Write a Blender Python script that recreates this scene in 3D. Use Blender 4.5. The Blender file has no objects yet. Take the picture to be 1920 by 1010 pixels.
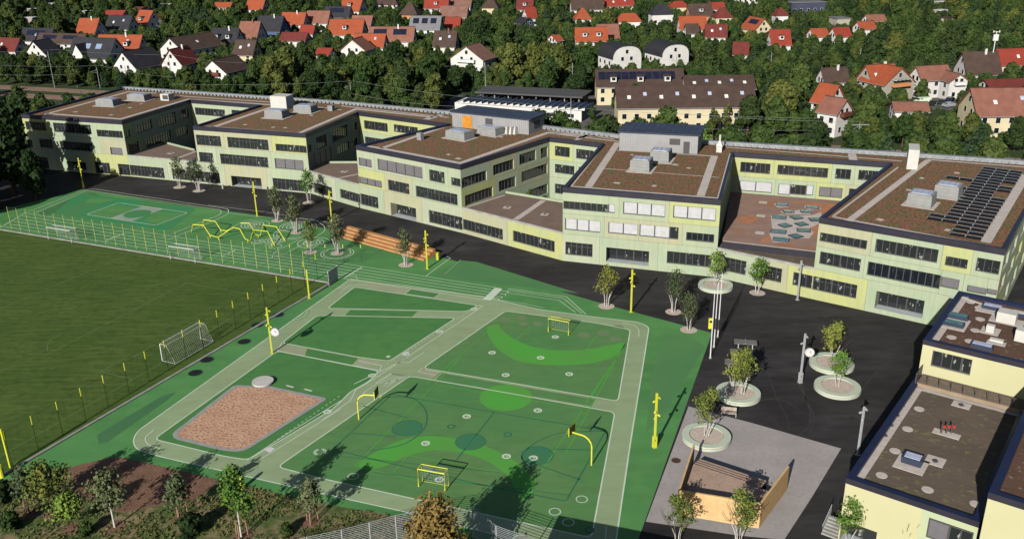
import bpy, math, random
import numpy as np
from mathutils import Vector, Matrix
from mathutils.geometry import tessellate_polygon
R = math.radians
random.seed(7)
sc = bpy.context.scene
COL = sc.collection
# ------------------------------------------------------------------ camera
F_PX, PITCH, ROLL, CAM_H = 1708.06, 0.374921, -0.01798565, 54.0
_cp, _sp = math.cos(PITCH), math.sin(PITCH)
_fw = Vector((0, _cp, -_sp)); _rt0 = Vector((1, 0, 0)); _up0 = Vector((0, _sp, _cp))
_rt = _rt0*math.cos(ROLL) + _up0*math.sin(ROLL)
_up = -_rt0*math.sin(ROLL) + _up0*math.cos(ROLL)
CAM = Vector((0, 0, CAM_H))
cam_d = bpy.data.cameras.new('camera'); cam_o = bpy.data.objects.new('camera', cam_d); COL.objects.link(cam_o)
m = Matrix((_rt, _up, -_fw)).transposed().to_4x4(); m.translation = CAM
cam_o.matrix_world = m
cam_d.sensor_width = 36.0; cam_d.lens = F_PX/1920*36.0; cam_d.clip_start = 0.5; cam_d.clip_end = 6000
sc.camera = cam_o
sc.render.resolution_x = 1024; sc.render.resolution_y = 538
# ------------------------------------------------------------------ light
SUN_AZ, SUN_EL = 66.0, 25.0          # direction in which shadows fall (plan angle), elevation
d = Vector((math.cos(R(SUN_AZ))*math.cos(R(SUN_EL)), math.sin(R(SUN_AZ))*math.cos(R(SUN_EL)), -math.sin(R(SUN_EL))))
sun_d = bpy.data.lights.new('sun', 'SUN'); sun_d.energy = 5.0; sun_d.angle = R(0.5); sun_d.color = (1, 0.95, 0.86)
sun_o = bpy.data.objects.new('sun', sun_d); COL.objects.link(sun_o)
sun_o.rotation_euler = d.to_track_quat('-Z', 'Y').to_euler(); sun_o.location = (-60, -60, 120)
w = bpy.data.worlds.new('World'); sc.world = w; w.use_nodes = True
nt = w.node_tree; bg = nt.nodes['Background']
sky = nt.nodes.new('ShaderNodeTexSky'); sky.sky_type = 'NISHITA'; sky.sun_disc = False
sky.sun_elevation = R(SUN_EL)
sky.sun_rotation = math.atan2(-d.x, -d.y)
nt.links.new(sky.outputs[0], bg.inputs[0]); bg.inputs[1].default_value = 0.05
sc.view_settings.view_transform = 'Standard'; sc.view_settings.look = 'None'
sc.cycles.diffuse_bounces = 0      # deep, clean shadows as in the photograph
sc.view_settings.exposure = 0.04; sc.view_settings.gamma = 1.0

# ------------------------------------------------------------------ helpers
def ray(px, py):
    return _fw*F_PX + _rt*(px-960) - _up*(py-505)
def G(px, py, z=0.0):
    r = ray(px, py); t = (z-CAM_H)/r.z
    return CAM + r*t
def P(v):
    q = Vector(v)-CAM; dz = q.dot(_fw)
    return (960+F_PX*q.dot(_rt)/dz, 505-F_PX*q.dot(_up)/dz)
def ppm(px, py, z=0):
    p = G(px, py, z); a = P(p); b = P(p+Vector((0, 0, 1)))
    return a[1]-b[1]
CR = {'o': (0, 0, 1), 'a': (0, 150, 4.0), 'b': (340, 170, 4.0), 'c': (640, 190, 3.2583), 'd': (1000, 220, 3.1563),
      'e': (1340, 260, 2.8052), 'f': (1200, 540, 2.1486), 'g': (1100, 480, 2.9703), 'h': (480, 380, 2.9703),
      'i': (600, 670, 2.9703), 'j': (0, 670, 2.9703), 'k': (0, 330, 2.9703), 'L': (1560, 540, 4.039),
      'M': (1540, 760, 4.039), 'N': (1200, 740, 3.739), 'O': (1740, 300, 3.367), 'Q': (500, 860, 3.84),
      'R': (0, 160, 3.609), 'S': (380, 350, 6.0)}
def C(k, x, y):
    o = CR[k]; return (o[0]+x/o[2], o[1]+y/o[2])
def CG(k, pts, z=0.0):
    return [G(*C(k, x, y), z) for x, y in pts]
def unit2(a, b):
    v = Vector((b[0]-a[0], b[1]-a[1])); return v.normalized()

_mats = {}
def nodes(name):
    m = bpy.data.materials.new(name); m.use_nodes = True
    n = m.node_tree; return m, n, n.nodes['Principled BSDF']
def mat(name, c1, c2=None, scale=1.0, rough=0.8, detail=4, lo=0.35, hi=0.65, c3=None, scale3=12.0, amt3=0.35, bump=0.0,
        metal=0.0, spec=0.3, emit=None, obj_rand=0.0, space='pos', lo3=0.5, hi3=0.62):
    if name in _mats: return _mats[name]
    m, n, b = nodes(name); L = n.links
    b.inputs['Roughness'].default_value = rough; b.inputs['Metallic'].default_value = metal
    b.inputs['Specular IOR Level'].default_value = spec
    col = None
    if c2 is None and c3 is None:
        b.inputs['Base Color'].default_value = (*c1, 1)
    if c2 is None: c2 = tuple(v*0.86 for v in c1)
    geo = n.nodes.new('ShaderNodeNewGeometry') if space == 'pos' else n.nodes.new('ShaderNodeTexCoord')
    src = geo.outputs['Position'] if space == 'pos' else geo.outputs['Object']
    nz = n.nodes.new('ShaderNodeTexNoise'); nz.inputs['Scale'].default_value = scale; nz.inputs['Detail'].default_value = detail
    L.new(src, nz.inputs['Vector'])
    rp = n.nodes.new('ShaderNodeMapRange'); rp.inputs[1].default_value = lo; rp.inputs[2].default_value = hi
    L.new(nz.outputs['Fac'], rp.inputs[0])
    mx = n.nodes.new('ShaderNodeMix'); mx.data_type = 'RGBA'
    mx.inputs[6].default_value = (*c1, 1); mx.inputs[7].default_value = (*c2, 1)
    L.new(rp.outputs[0], mx.inputs[0]); col = mx.outputs[2]
    if c3 is not None:
        n3 = n.nodes.new('ShaderNodeTexNoise'); n3.inputs['Scale'].default_value = scale3; n3.inputs['Detail'].default_value = 3
        L.new(src, n3.inputs['Vector'])
        r3 = n.nodes.new('ShaderNodeMapRange'); r3.inputs[1].default_value = lo3; r3.inputs[2].default_value = hi3; r3.inputs[4].default_value = amt3
        L.new(n3.outputs['Fac'], r3.inputs[0])
        m3 = n.nodes.new('ShaderNodeMix'); m3.data_type = 'RGBA'; m3.inputs[7].default_value = (*c3, 1)
        L.new(col, m3.inputs[6]); L.new(r3.outputs[0], m3.inputs[0]); col = m3.outputs[2]
    if obj_rand:
        oi = n.nodes.new('ShaderNodeObjectInfo'); hv = n.nodes.new('ShaderNodeHueSaturation')
        mr = n.nodes.new('ShaderNodeMapRange'); mr.inputs[3].default_value = 1-obj_rand; mr.inputs[4].default_value = 1+obj_rand
        L.new(oi.outputs['Random'], mr.inputs[0]); L.new(mr.outputs[0], hv.inputs['Value'])
        mh = n.nodes.new('ShaderNodeMath'); mh.operation = 'MULTIPLY_ADD'; mh.inputs[1].default_value = -0.05; mh.inputs[2].default_value = 0.52
        L.new(oi.outputs['Random'], mh.inputs[0]); L.new(mh.outputs[0], hv.inputs['Hue'])
        L.new(col, hv.inputs['Color']); col = hv.outputs[0]
    L.new(col, b.inputs['Base Color'])
    if bump:
        bp = n.nodes.new('ShaderNodeBump'); bp.inputs['Strength'].default_value = bump; bp.inputs['Distance'].default_value = 0.1
        nb = n.nodes.new('ShaderNodeTexNoise'); nb.inputs['Scale'].default_value = scale3; nb.inputs['Detail'].default_value = 3
        L.new(src, nb.inputs['Vector']); L.new(nb.outputs['Fac'], bp.inputs['Height']); L.new(bp.outputs[0], b.inputs['Normal'])
    if emit: b.inputs['Emission Color'].default_value = (*emit, 1); b.inputs['Emission Strength'].default_value = 1
    _mats[name] = m
    return m

class MB:
    def __init__(s): s.v = []; s.f = []; s.m = []
    def face(s, pts, mi=0):
        i = len(s.v); s.v += [tuple(p) for p in pts]; s.f.append(tuple(range(i, i+len(pts)))); s.m.append(mi)
    def poly(s, pts, z, mi=0):
        """flat concave polygon at height z, facing up"""
        P3 = [Vector((p[0], p[1], z)) for p in pts]
        for t in tessellate_polygon([P3]):
            a, b, c = [P3[k] for k in t]
            if (b-a).cross(c-a).z < 0: a, b, c = a, c, b
            s.face([a, b, c], mi)
    def prism(s, pts, z0, z1, mi=0, top=None):
        n = len(pts)
        area = sum(pts[i][0]*pts[(i+1) % n][1]-pts[(i+1) % n][0]*pts[i][1] for i in range(n))
        if area < 0: pts = pts[::-1]
        s.poly(pts, z1, mi if top is None else top)
        for i in range(n):
            a, b = pts[i], pts[(i+1) % n]
            s.face([(a[0], a[1], z0), (b[0], b[1], z0), (b[0], b[1], z1), (a[0], a[1], z1)], mi)
    def box(s, c, d, rz=0.0, mi=0, taper=1.0, M=None):
        x, y, z = d[0]/2, d[1]/2, d[2]/2; ca, sa = math.cos(rz), math.sin(rz)
        P8 = []
        for zz, k in ((-z, 1.0), (z, taper)):
            for xx, yy in ((-x, -y), (x, -y), (x, y), (-x, y)):
                xx *= k; yy *= k
                P8.append(Vector((c[0]+xx*ca-yy*sa, c[1]+xx*sa+yy*ca, c[2]+zz)))
        if M is not None: P8 = [M @ p for p in P8]
        for q in ((3, 2, 1, 0), (4, 5, 6, 7), (0, 1, 5, 4), (1, 2, 6, 5), (2, 3, 7, 6), (3, 0, 4, 7)):
            s.face([P8[k] for k in q], mi)
    def tube(s, pts, r, seg=6, mi=0, cap=True, r1=None):
        pts = [Vector(p) for p in pts]; n = len(pts); rings = []
        for i, p in enumerate(pts):
            t = (pts[min(i+1, n-1)]-pts[max(i-1, 0)])
            if t.length < 1e-6: t = Vector((0, 0, 1))
            t.normalize(); a = t.orthogonal() if abs(t.z) < 0.99 else Vector((1, 0, 0))
            if abs(t.z) < 0.99: a = t.cross(Vector((0, 0, 1)))
            a.normalize(); b = t.cross(a); rr = r if r1 is None else r+(r1-r)*i/(n-1)
            rings.append([p+(a*math.cos(k*2*math.pi/seg)+b*math.sin(k*2*math.pi/seg))*rr for k in range(seg)])
        o = len(s.v)
        for rg in rings: s.v += [tuple(q) for q in rg]
        for i in range(n-1):
            for k in range(seg):
                a = o+i*seg+k; b_ = o+i*seg+(k+1) % seg
                s.f.append((a, b_, b_+seg, a+seg)); s.m.append(mi)
        if cap:
            s.f.append(tuple(o+k for k in range(seg))[::-1]); s.m.append(mi)
            s.f.append(tuple(o+(n-1)*seg+k for k in range(seg))); s.m.append(mi)
    def disc(s, c, r, z=None, seg=24, mi=0, ry=None):
        z = c[2] if z is None else z
        s.face([(c[0]+r*math.cos(2*math.pi*k/seg), c[1]+(ry or r)*math.sin(2*math.pi*k/seg), z) for k in range(seg)], mi)
    def ring(s, c, r0, r1, z, seg=28, mi=0, a0=0.0, a1=2*math.pi):
        for k in range(seg):
            t0 = a0+(a1-a0)*k/seg; t1 = a0+(a1-a0)*(k+1)/seg
            s.face([(c[0]+r0*math.cos(t0), c[1]+r0*math.sin(t0), z), (c[0]+r1*math.cos(t0), c[1]+r1*math.sin(t0), z),
                    (c[0]+r1*math.cos(t1), c[1]+r1*math.sin(t1), z), (c[0]+r0*math.cos(t1), c[1]+r0*math.sin(t1), z)], mi)
    def cyl(s, c, r, z0, z1, seg=20, mi=0, top=None, r_top=None):
        rt = r_top if r_top is not None else r
        lo = [(c[0]+r*math.cos(2*math.pi*k/seg), c[1]+r*math.sin(2*math.pi*k/seg), z0) for k in range(seg)]
        hi = [(c[0]+rt*math.cos(2*math.pi*k/seg), c[1]+rt*math.sin(2*math.pi*k/seg), z1) for k in range(seg)]
        for k in range(seg):
            j = (k+1) % seg; s.face([lo[k], lo[j], hi[j], hi[k]], mi)
        s.face(hi, mi if top is None else top)
    def ribbon(s, pts, w, z=None, mi=0, closed=False):
        pts = [Vector((p[0], p[1])) for p in pts]; n = len(pts); Lf = []; Rt = []
        for i in range(n):
            if closed: a, b = pts[i-1], pts[(i+1) % n]
            else: a, b = pts[max(i-1, 0)], pts[min(i+1, n-1)]
            d1 = (pts[i]-a); d2 = (b-pts[i])
            d1 = d1.normalized() if d1.length > 1e-9 else d2.normalized(); d2 = d2.normalized() if d2.length > 1e-9 else d1
            t = (d1+d2); t = t.normalized() if t.length > 1e-6 else d1
            nn = Vector((-t.y, t.x)); k = 1/max(0.5, abs(nn.dot(Vector((-d1.y, d1.x)))))
            Lf.append(pts[i]+nn*w/2*k); Rt.append(pts[i]-nn*w/2*k)
        for i in range(n if closed else n-1):
            j = (i+1) % n
            s.face([(*Rt[i], z), (*Rt[j], z), (*Lf[j], z), (*Lf[i], z)], mi)
    def build(s, name, mats, parent=None, world=True, smooth=False, kind=None, label=None):
        me = bpy.data.meshes.new(name)
        off = Vector((0, 0, 0))
        if parent is not None and world:
            off = wloc(parent)
        vs = [(v[0]-off.x, v[1]-off.y, v[2]-off.z) for v in s.v]
        me.from_pydata(vs, [], s.f)
        if not isinstance(mats, (list, tuple)): mats = [mats]
        for q in mats: me.materials.append(q)
        me.polygons.foreach_set('material_index', s.m)
        if smooth: me.polygons.foreach_set('use_smooth', [True]*len(s.f))
        me.update()
        o = bpy.data.objects.new(name, me); COL.objects.link(o)
        if parent is not None: o.parent = parent
        if kind: o['kind'] = kind
        if label: o['label'] = label
        return o
def wloc(o):
    v = Vector((0, 0, 0))
    while o is not None: v += o.location; o = o.parent
    return v
def thing(name, label, cat, loc=(0, 0, 0), rz=0.0, group=None):
    o = bpy.data.objects.new(name, None); COL.objects.link(o); o.location = loc; o.rotation_euler = (0, 0, rz)
    o.empty_display_size = 0.5
    o['label'] = label; o['category'] = cat
    if group: o['group'] = group
    return o
def tag(o, label, cat, group=None):
    o['label'] = label; o['category'] = cat
    if group: o['group'] = group
    return o
def copy_tree(o, parent=None):
    c = o.copy(); COL.objects.link(c); c.parent = parent
    for ch in list(o.children): copy_tree(ch, c)
    return c
def smooth_corners(pts, r, n=5, closed=True):
    out = []; N = len(pts); pts = [Vector((p[0], p[1])) for p in pts]
    for i in range(N):
        if not closed and i in (0, N-1): out.append(pts[i]); continue
        p = pts[i]; a = pts[i-1]-p; b = pts[(i+1) % N]-p
        rr = min(r if not isinstance(r, (list, tuple)) else r[i], a.length*0.45, b.length*0.45)
        if rr < 0.05: out.append(p); continue
        a = p+a.normalized()*rr; b = p+b.normalized()*rr
        for k in range(n+1):
            t = k/n; out.append(a*(1-t)**2+p*2*t*(1-t)+b*t*t)
    return out
# ------------------------------------------------------------------ materials of the setting
M_land = mat('land', (0.036, 0.068, 0.018), (0.060, 0.072, 0.032), .05, c3=(0.024, 0.045, 0.012), scale3=.6)
M_asph = mat('asphalt', (.024, .0225, .023), (.046, .043, .044), .09, rough=.85, c3=(0.064, 0.059, 0.058), scale3=.35, amt3=.3, detail=8, bump=.1, lo3=.52, hi3=.75)
M_pitch = mat('pitch_grass', (0.049, 0.099, 0.014), (0.074, 0.129, 0.022), .16, rough=.95, c3=(0.035, 0.071, 0.011), scale3=1.4, amt3=.5, bump=.4)
M_green = mat('rubber_green', (0.104, 0.297, 0.089), (0.078, 0.243, 0.078), .055, rough=.85, c3=(0.130, 0.313, 0.095), scale3=.35, amt3=.4)
M_deep = mat('rubber_deep', (0.071, 0.223, 0.066), (0.088, 0.246, 0.068), .09, rough=.85, c3=(0.063, 0.193, 0.059), scale3=.5, amt3=.4)
M_olive = mat('rubber_olive', (0.126, 0.259, 0.089), (0.092, 0.251, 0.081), .07, rough=.85, c3=(0.101, 0.218, 0.072), scale3=.4, amt3=.4)
M_teal = mat('rubber_teal', (0.039, 0.273, 0.110), (0.078, 0.247, 0.083), .12, rough=.85)
M_sage = mat('rubber_sage', (0.319, 0.420, 0.238), (0.290, 0.378, 0.210), .12, rough=.85, c3=(0.348, 0.434, 0.252), scale3=.6, amt3=.3)
M_sage2 = mat('rubber_sage_pale', (0.377, 0.405, 0.257), None, .3, rough=.85)
M_lime = mat('paint_lime', (0.090, 0.403, 0.058), (0.112, 0.351, 0.065), .25, rough=.8)
M_tpaint = mat('paint_teal', (0.039, 0.189, 0.098), None, .3, rough=.8)
M_tfill = mat('paint_teal_fill', (0.046, 0.210, 0.105), (0.063, 0.203, 0.084), .5, rough=.8)
M_white = mat('paint_white', (0.675, 0.783, 0.621), (0.594, 0.702, 0.540), .8, rough=.7)
M_wl = mat('paint_white_field', (0.140, 0.210, 0.077), None, .3, rough=.8)
M_sand = mat('sand', (0.560, 0.325, 0.213), (0.627, 0.392, 0.269), .5, rough=1, c3=(0.314, 0.168, 0.101), scale3=3.2, amt3=.75, bump=1.0, lo3=.54, hi3=.6)
M_pave = mat('pale_paving', (0.434, 0.395, 0.388), (0.372, 0.341, 0.333), .25, rough=.9, c3=(0.310, 0.287, 0.279), scale3=2.5, amt3=.4)
M_kerb = mat('kerb_concrete', (0.390, 0.390, 0.364), (0.286, 0.286, 0.260), .8, rough=.9)
M_soil = mat('soil_grass', (.10, .135, .04), (.27, .20, .115), .28, rough=1, c3=(.06, .095, .025), scale3=1.1, amt3=.8, detail=9, bump=.9, lo3=.48, hi3=.56, lo=.42, hi=.58)
M_mulch = mat('mulch', (0.225, 0.123, 0.080), (0.160, 0.087, 0.058), .8, rough=1, c3=(0.290, 0.174, 0.116), scale3=7, amt3=.6, bump=.8)
M_ballast = mat('ballast', (0.238, 0.168, 0.133), (0.308, 0.238, 0.196), .3, rough=1, c3=(0.140, 0.084, 0.063), scale3=2)
M_rail = mat('rail_steel', (.16, .09, .06), None, 1, rough=.6)
M_path = mat('street_grey', (.16, .155, .15), (.12, .115, .11), .2, rough=.9)

def streaks(m, ang, sx, sy, scale, amt):
    """long fine streaks (mowing, brushing) multiplied into a material's colour"""
    n = m.node_tree; L = n.links; b = n.nodes['Principled BSDF']; src = b.inputs['Base Color'].links[0].from_socket
    g = n.nodes.new('ShaderNodeNewGeometry'); mp = n.nodes.new('ShaderNodeMapping'); mp.vector_type = 'POINT'; mp.inputs['Rotation'].default_value = (0, 0, -ang); mp.inputs['Scale'].default_value = (sx, sy, 1)
    nz = n.nodes.new('ShaderNodeTexNoise'); nz.inputs['Scale'].default_value = scale; nz.inputs['Detail'].default_value = 5; L.new(g.outputs['Position'], mp.inputs[0]); L.new(mp.outputs[0], nz.inputs['Vector'])
    r_ = n.nodes.new('ShaderNodeMapRange'); r_.inputs[1].default_value = .3; r_.inputs[2].default_value = .7; r_.inputs[3].default_value = 1-amt; r_.inputs[4].default_value = 1+amt; L.new(nz.outputs['Fac'], r_.inputs[0])
    hv = n.nodes.new('ShaderNodeHueSaturation'); L.new(src, hv.inputs['Color']); L.new(r_.outputs[0], hv.inputs['Value']); L.new(hv.outputs[0], b.inputs['Base Color'])
M_pitch = mat('pitch_turf', (.060, .112, .017), (.082, .128, .024), .10, rough=.95, c3=(.045, .09, .012), scale3=.9, amt3=.6, bump=.4)
streaks(M_pitch, R(20), .12, 1.0, 1.6, .22)
streaks(M_asph, R(-35), .25, 1.0, .4, .30); streaks(M_asph, R(50), .3, 1.0, 1.2, .20)
streaks(M_green, R(66), .25, 1.0, .35, .10); streaks(M_olive, R(66), .3, 1.0, 1.1, .07); streaks(M_deep, R(66), .3, 1.0, 1.1, .06); streaks(M_sage, R(60), .3, 1, .9, .06)
def sheet(name, mt, polys, z, mats=None):
    b = MB()
    for p in polys: b.poly(p, z)
    return b.build(name, mt, kind='structure')
# world ground
b = MB(); b.face([(-1500, -400, -.06), (1500, -400, -.06), (1500, 3200, -.06), (-1500, 3200, -.06)]); b.build('ground', M_land, kind='structure')
b = MB(); b.poly([(-150, 40), (62, 40), (75, 100), (95, 150), (40, 175), (-12, 200), (-100, 240), (-150, 215)], 0.0); b.build('asphalt_yard', M_asph, kind='structure')
# football pitch
FC = Vector((-28.9, 132.6)); du = Vector((-math.cos(R(23.7)), math.sin(R(23.7)))); dv = Vector((-math.cos(R(64.2)), -math.sin(R(64.2))))
b = MB(); b.poly([FC, FC+du*100, FC+du*100+dv*75, FC+dv*75], .006); b.build('football_pitch', M_pitch, kind='structure')
b = MB()
def pk(*pts, k='k', w=.12, z=.012, bb=None, mi=0, closed=False): (bb or b).ribbon(CG(k, pts), w, z, mi, closed)
pk((0, 320), (700, 432), (1560, 568), w=.12); pk((710, 440), (0, 740)); pk((1035, 595), (230, 1010)); pk((1035, 595), (1440, 665))
pk((1100, 800), (740, 1010)); pk((-5, 80), (200, -5), k='j'); pk((560, 80), (700, 0), k='j'); pk((560, 80), (740, 120), k='j')
pk((1630, 585), (1100, 900), k='k'); pk((900, 30), (300, 375), (-100, 610), k='j')
p = [C('k', 265, 975), C('k', 262, 940), C('k', 290, 905), C('k', 340, 880)]
b.ribbon([G(*q) for q in p], .1, .012)
b.build('pitch_lines', M_wl, kind='structure')
# kerb between pitch and playground
b = MB(); ka, kb = FC+Vector((.15, 0)), FC+dv*75
kn = Vector((-dv.y, dv.x))
b.prism([ka, kb, kb+kn*.35, ka+kn*.35], 0, .14); b.build('kerb', M_kerb, kind='structure')
b = MB(); b.prism([FC+Vector((0, .1)), FC+du*95+Vector((0, .1)), FC+du*95+Vector((.1, .45)), FC+Vector((.1, .45))], 0, .13); b.build('kerb', M_kerb, kind='structure')
# green rubber surface
O = lambda *pts: [G(x, y) for x, y in pts]
green = O((155, 355), (340, 384), (480, 403), (640, 434), (818, 479), (960, 520), (1140, 572), (1335, 624), (1188, 1035), (900, 1040), (748, 967), (600, 943), (471, 912), (229, 857), (202, 858), (0, 906), (-40, 918)) + [tuple(FC+dv*62+kn*.4), tuple(FC+kn*.4+Vector((.05, 0)))] + O((-30, 424), (-60, 414), (0, 394))
sheet('playground_surface', M_green, [green], .012)
soil = O((-40, 918), (0, 906), (202, 858), (229, 857), (471, 912), (600, 943), (748, 967), (900, 1040), (980, 1060), (980, 1250), (-500, 1250), (-300, 1000))
sheet('planted_ground', M_soil, [soil], .016)
mul = CG('j', [(380, 612), (600, 562), (680, 555), (1235, 685), (1090, 790), (640, 870), (520, 800), (440, 760)])
sheet('mulch_bed', M_mulch, [smooth_corners(mul, 1.2)], .03)
pav = CG('N', [(340, 80), (780, 195), (1410, 375), (1205, 715), (1010, 1015), (700, 985), (40, 887)])
sheet('stone_paving', M_pave, [pav], .016)
# sage track: outer shape then green infields on top
ring = O((657, 523), (668, 525), (905, 556), (1010, 580), (1120, 595), (1198, 604), (1217, 613), (1208, 670), (1182, 830), (1154, 1020), (1110, 1040), (1000, 1020), (768, 961), (600, 924), (293, 854), (256, 842), (249, 826), (258, 808))
rr = [3, 1, 0, 0, 0, 1, 3, 0, 0, 1, 1, 0, 0, 0, 4, 3, 4, 3]
ring = smooth_corners(ring, rr, 5)
sheet('running_track', M_sage, [ring], .018)
I1 = CG('h', [(548, 470), (1020, 540), (1238, 573), (1170, 606), (610, 592), (398, 588)])
I2 = CG('h', [(340, 628), (1112, 643), (742, 882), (570, 860), (145, 780)])
I3 = O((520, 658), (712, 696), (690, 716), (656, 735), (640, 752), (622, 768), (465, 862), (420, 855), (289, 823))
I4 = O((948, 583), (1120, 606), (1182, 618), (1159, 752), (961, 718), (793, 690))
I5 = O((768, 705), (960, 738), (1153, 773), (1109, 1008), (900, 962), (600, 896), (520, 875))
S1 = CG('h', [(525, 597), (900, 604), (868, 635), (495, 628)])
S2 = CG('h', [(285, 812), (570, 865), (535, 903), (272, 853)])
S3 = CG('h', [(862, 483), (1025, 508), (990, 530), (830, 508)])
S4 = CG('i', [(680, 87), (1530, 232), (1505, 270), (645, 124)])
sheet('infield', M_deep, [smooth_corners(I1, .7), smooth_corners(I2, .7), smooth_corners(I3, .8), S1, S2, S3], .024)
sheet('sports_court', M_olive, [smooth_corners(I4, [.4, 1, 1.2, .6, 0, .4]), smooth_corners(I5, [.3, 0, .6, 1.4, 0, 0, .6]), S4], .024)
# upper mini court
uc = CG('k', [(490, 82), (1236, 192), (960, 318), (290, 214)])
sheet('mini_court_surface', M_teal, [smooth_corners(CG('k', [(440, 95), (1100, 180), (940, 305), (290, 214)]), 2)], .02)
sheet('mini_court_surface', M_green, [CG('k', [(500, 210), (640, 160), (760, 175), (650, 235)]), CG('k', [(880, 200), (1020, 210), (880, 265), (790, 250)]), CG('k', [(500, 125), (660, 130), (560, 150), (470, 150)])], .024)
GB = mat('paint_grey', (.33, .42, .34), None, .4)
b = MB(); b.poly(CG('k', [(612, 236), (795, 167), (912, 183), (735, 252)]), .028); b.build('painted_band', GB, kind='structure')
b = MB(); c = G(*C('k', 765, 211)); b.disc(c, 2.6, .034); b.build('painted_circle', M_teal, kind='structure')
# white lines
b = MB(); W = .17
def ln(k, *pts, w=W, r=0, closed=False, z=.038):
    q = CG(k, pts)
    if r: q = smooth_corners(q, r, 4, closed)
    b.ribbon(q, w, z, 0, closed)
b.ribbon(ring, .16, .036, closed=True)
for poly, r_ in ((I1, .7), (I2, .7), (I3, .8)): b.ribbon(smooth_corners(poly, r_), .15, .036, closed=True)
for poly in (I4, I5): b.ribbon(smooth_corners(poly, .8), .15, .036, closed=True)
ln('h', (145, 780), (120, 825), (690, 935), (700, 908), (570, 880), w=.12)
ln('h', (862, 483), (830, 508), (990, 530), (1025, 508), w=.1)
ln('h', (1260, 577), (1215, 610), (800, 888), (545, 1010), w=.12); ln('h', (1238, 573), (1270, 577), w=.12)
ln('h', (800, 885), (850, 890), (940, 830), w=.1); ln('h', (665, 1005), (750, 952), (840, 965), (740, 1005), w=.1)
ln('h', (690, 1008), (770, 965), w=.08); ln('h', (720, 1008), (800, 970), w=.08)
ln('i', (480, 0), (400, 55), (300, 120), (200, 180), (170, 240), (0, 358), w=.12)
ln('i', (230, 225), (250, 190), (400, 92), (500, 105), w=.1)
ln('i', (350, 160), (440, 100), w=.08); ln('i', (370, 165), (455, 108), w=.08)
ln('h', (928, 918), (905, 942), (1000, 960), w=.1); ln('h', (940, 930), (1030, 945), w=.08)
ln('j', (860, 400), (800, 450), (830, 490), (895, 508), w=.12, r=2)
ln('j', (1900, 240), (1600, 425), (1375, 572), w=.12); ln('j', (1420, 585), (1640, 450), (1901, 285), w=.1)
ln('j', (0, 0), (0, 1), w=.01)
ln('g', (200, 372), (270, 388), (292, 410), (290, 450), w=.1, r=1)
ln('i', (1590, 1008), (1595, 940), w=.1)
# sprint lanes
la = [(50, 400), (941, 541)]; lb_ = [(8, 425), (906, 562)]
for t in range(6):
    q = t/5; b.ribbon([G(la[0][0]+(lb_[0][0]-la[0][0])*q, la[0][1]+(lb_[0][1]-la[0][1])*q), G(la[1][0]+(lb_[1][0]-la[1][0])*q, la[1][1]+(lb_[1][1]-la[1][1])*q)], .12, .038)
b.ribbon([G(50, 398), G(2, 426)], .2, .038); b.ribbon([G(679, 501), G(646, 521)], .25, .042)
ln('k', (590, 360), (690, 320), w=.3); ln('k', (1230, 450), (1320, 408), w=.3)
ln('h', (1400, 478), (1730, 525), (1838, 622), w=.12); ln('h', (1400, 488), (1715, 534), (1815, 618), w=.1)
ln('h', (1390, 500), (1690, 545), (1780, 612), w=.1); ln('h', (1350, 540), (1480, 560), (1600, 585), w=.08)
ln('h', (945, 410), (1083, 308), (1060, 300), w=.12); ln('h', (1050, 400), (1140, 318), w=.05)
ln('h', (450, 400), (480, 395), (560, 405), (565, 430), (520, 440), w=.1, r=1)
ln('h', (470, 500), (520, 460), (620, 458), w=.1)
# numbers behind the finish
for (x, y, s_) in ((1388, 495, '1'), (1375, 510, '2'), (1355, 525, '3'), (1338, 535, '4')):
    c = G(*C('h', x, y)); b.ribbon([(c.x-.5, c.y+.2), (c.x+.5, c.y)], .14, .04); b.ribbon([(c.x+.45, c.y), (c.x+.35, c.y-.6)], .14, .041)
# upper court lines
ln('k', (480, 215), (660, 150), (1048, 205), (870, 275), w=.16, r=.8, closed=True)
ln('k', (200, 205), (490, 80), (1236, 190), (1228, 215), (900, 345), w=.14, r=1.2)
ln('k', (155, 200), (470, 80), (520, 72), (1275, 185), (1270, 215), (940, 355), w=.14, r=1.2)
ln('S', (300, 300), (620, 340), (1250, 372), (1400, 400), w=.1)
ln('S', (60, 210), (700, 285), (1440, 410), w=.1)
ln('S', (1080, 600), (800, 740), (780, 800), (860, 790), (1180, 620), (1380, 500), (1370, 440), (1250, 372), w=.13, r=2)
ln('S', (700, 660), (1240, 500), (1300, 450), (1250, 400), w=.1, r=2)
ln('S', (330, 460), (480, 378), (620, 366), (740, 390), (760, 430), (560, 500), w=.12, r=3)
for (x, y, rs) in ((560, 430, (6, 4.2, 2.6, 1.5)), (1050, 450, (8.5, 7, 5, 3.2, 2)), (1010, 525, (9.6, 8)), (805, 608, (5, 3.4, 2)), (620, 620, (3.3, 1.8)), (818, 672, (3.3,)), (1250, 632, (8, 5.2, 3.4, 1.8)), (1515, 750, (8, 6.6))):
    c = G(*C('S', x, y))
    for r_ in rs: b.ring(c, r_*.36-.16, r_*.36, .042)
b.build('painted_lines', M_white, kind='structure')
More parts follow.
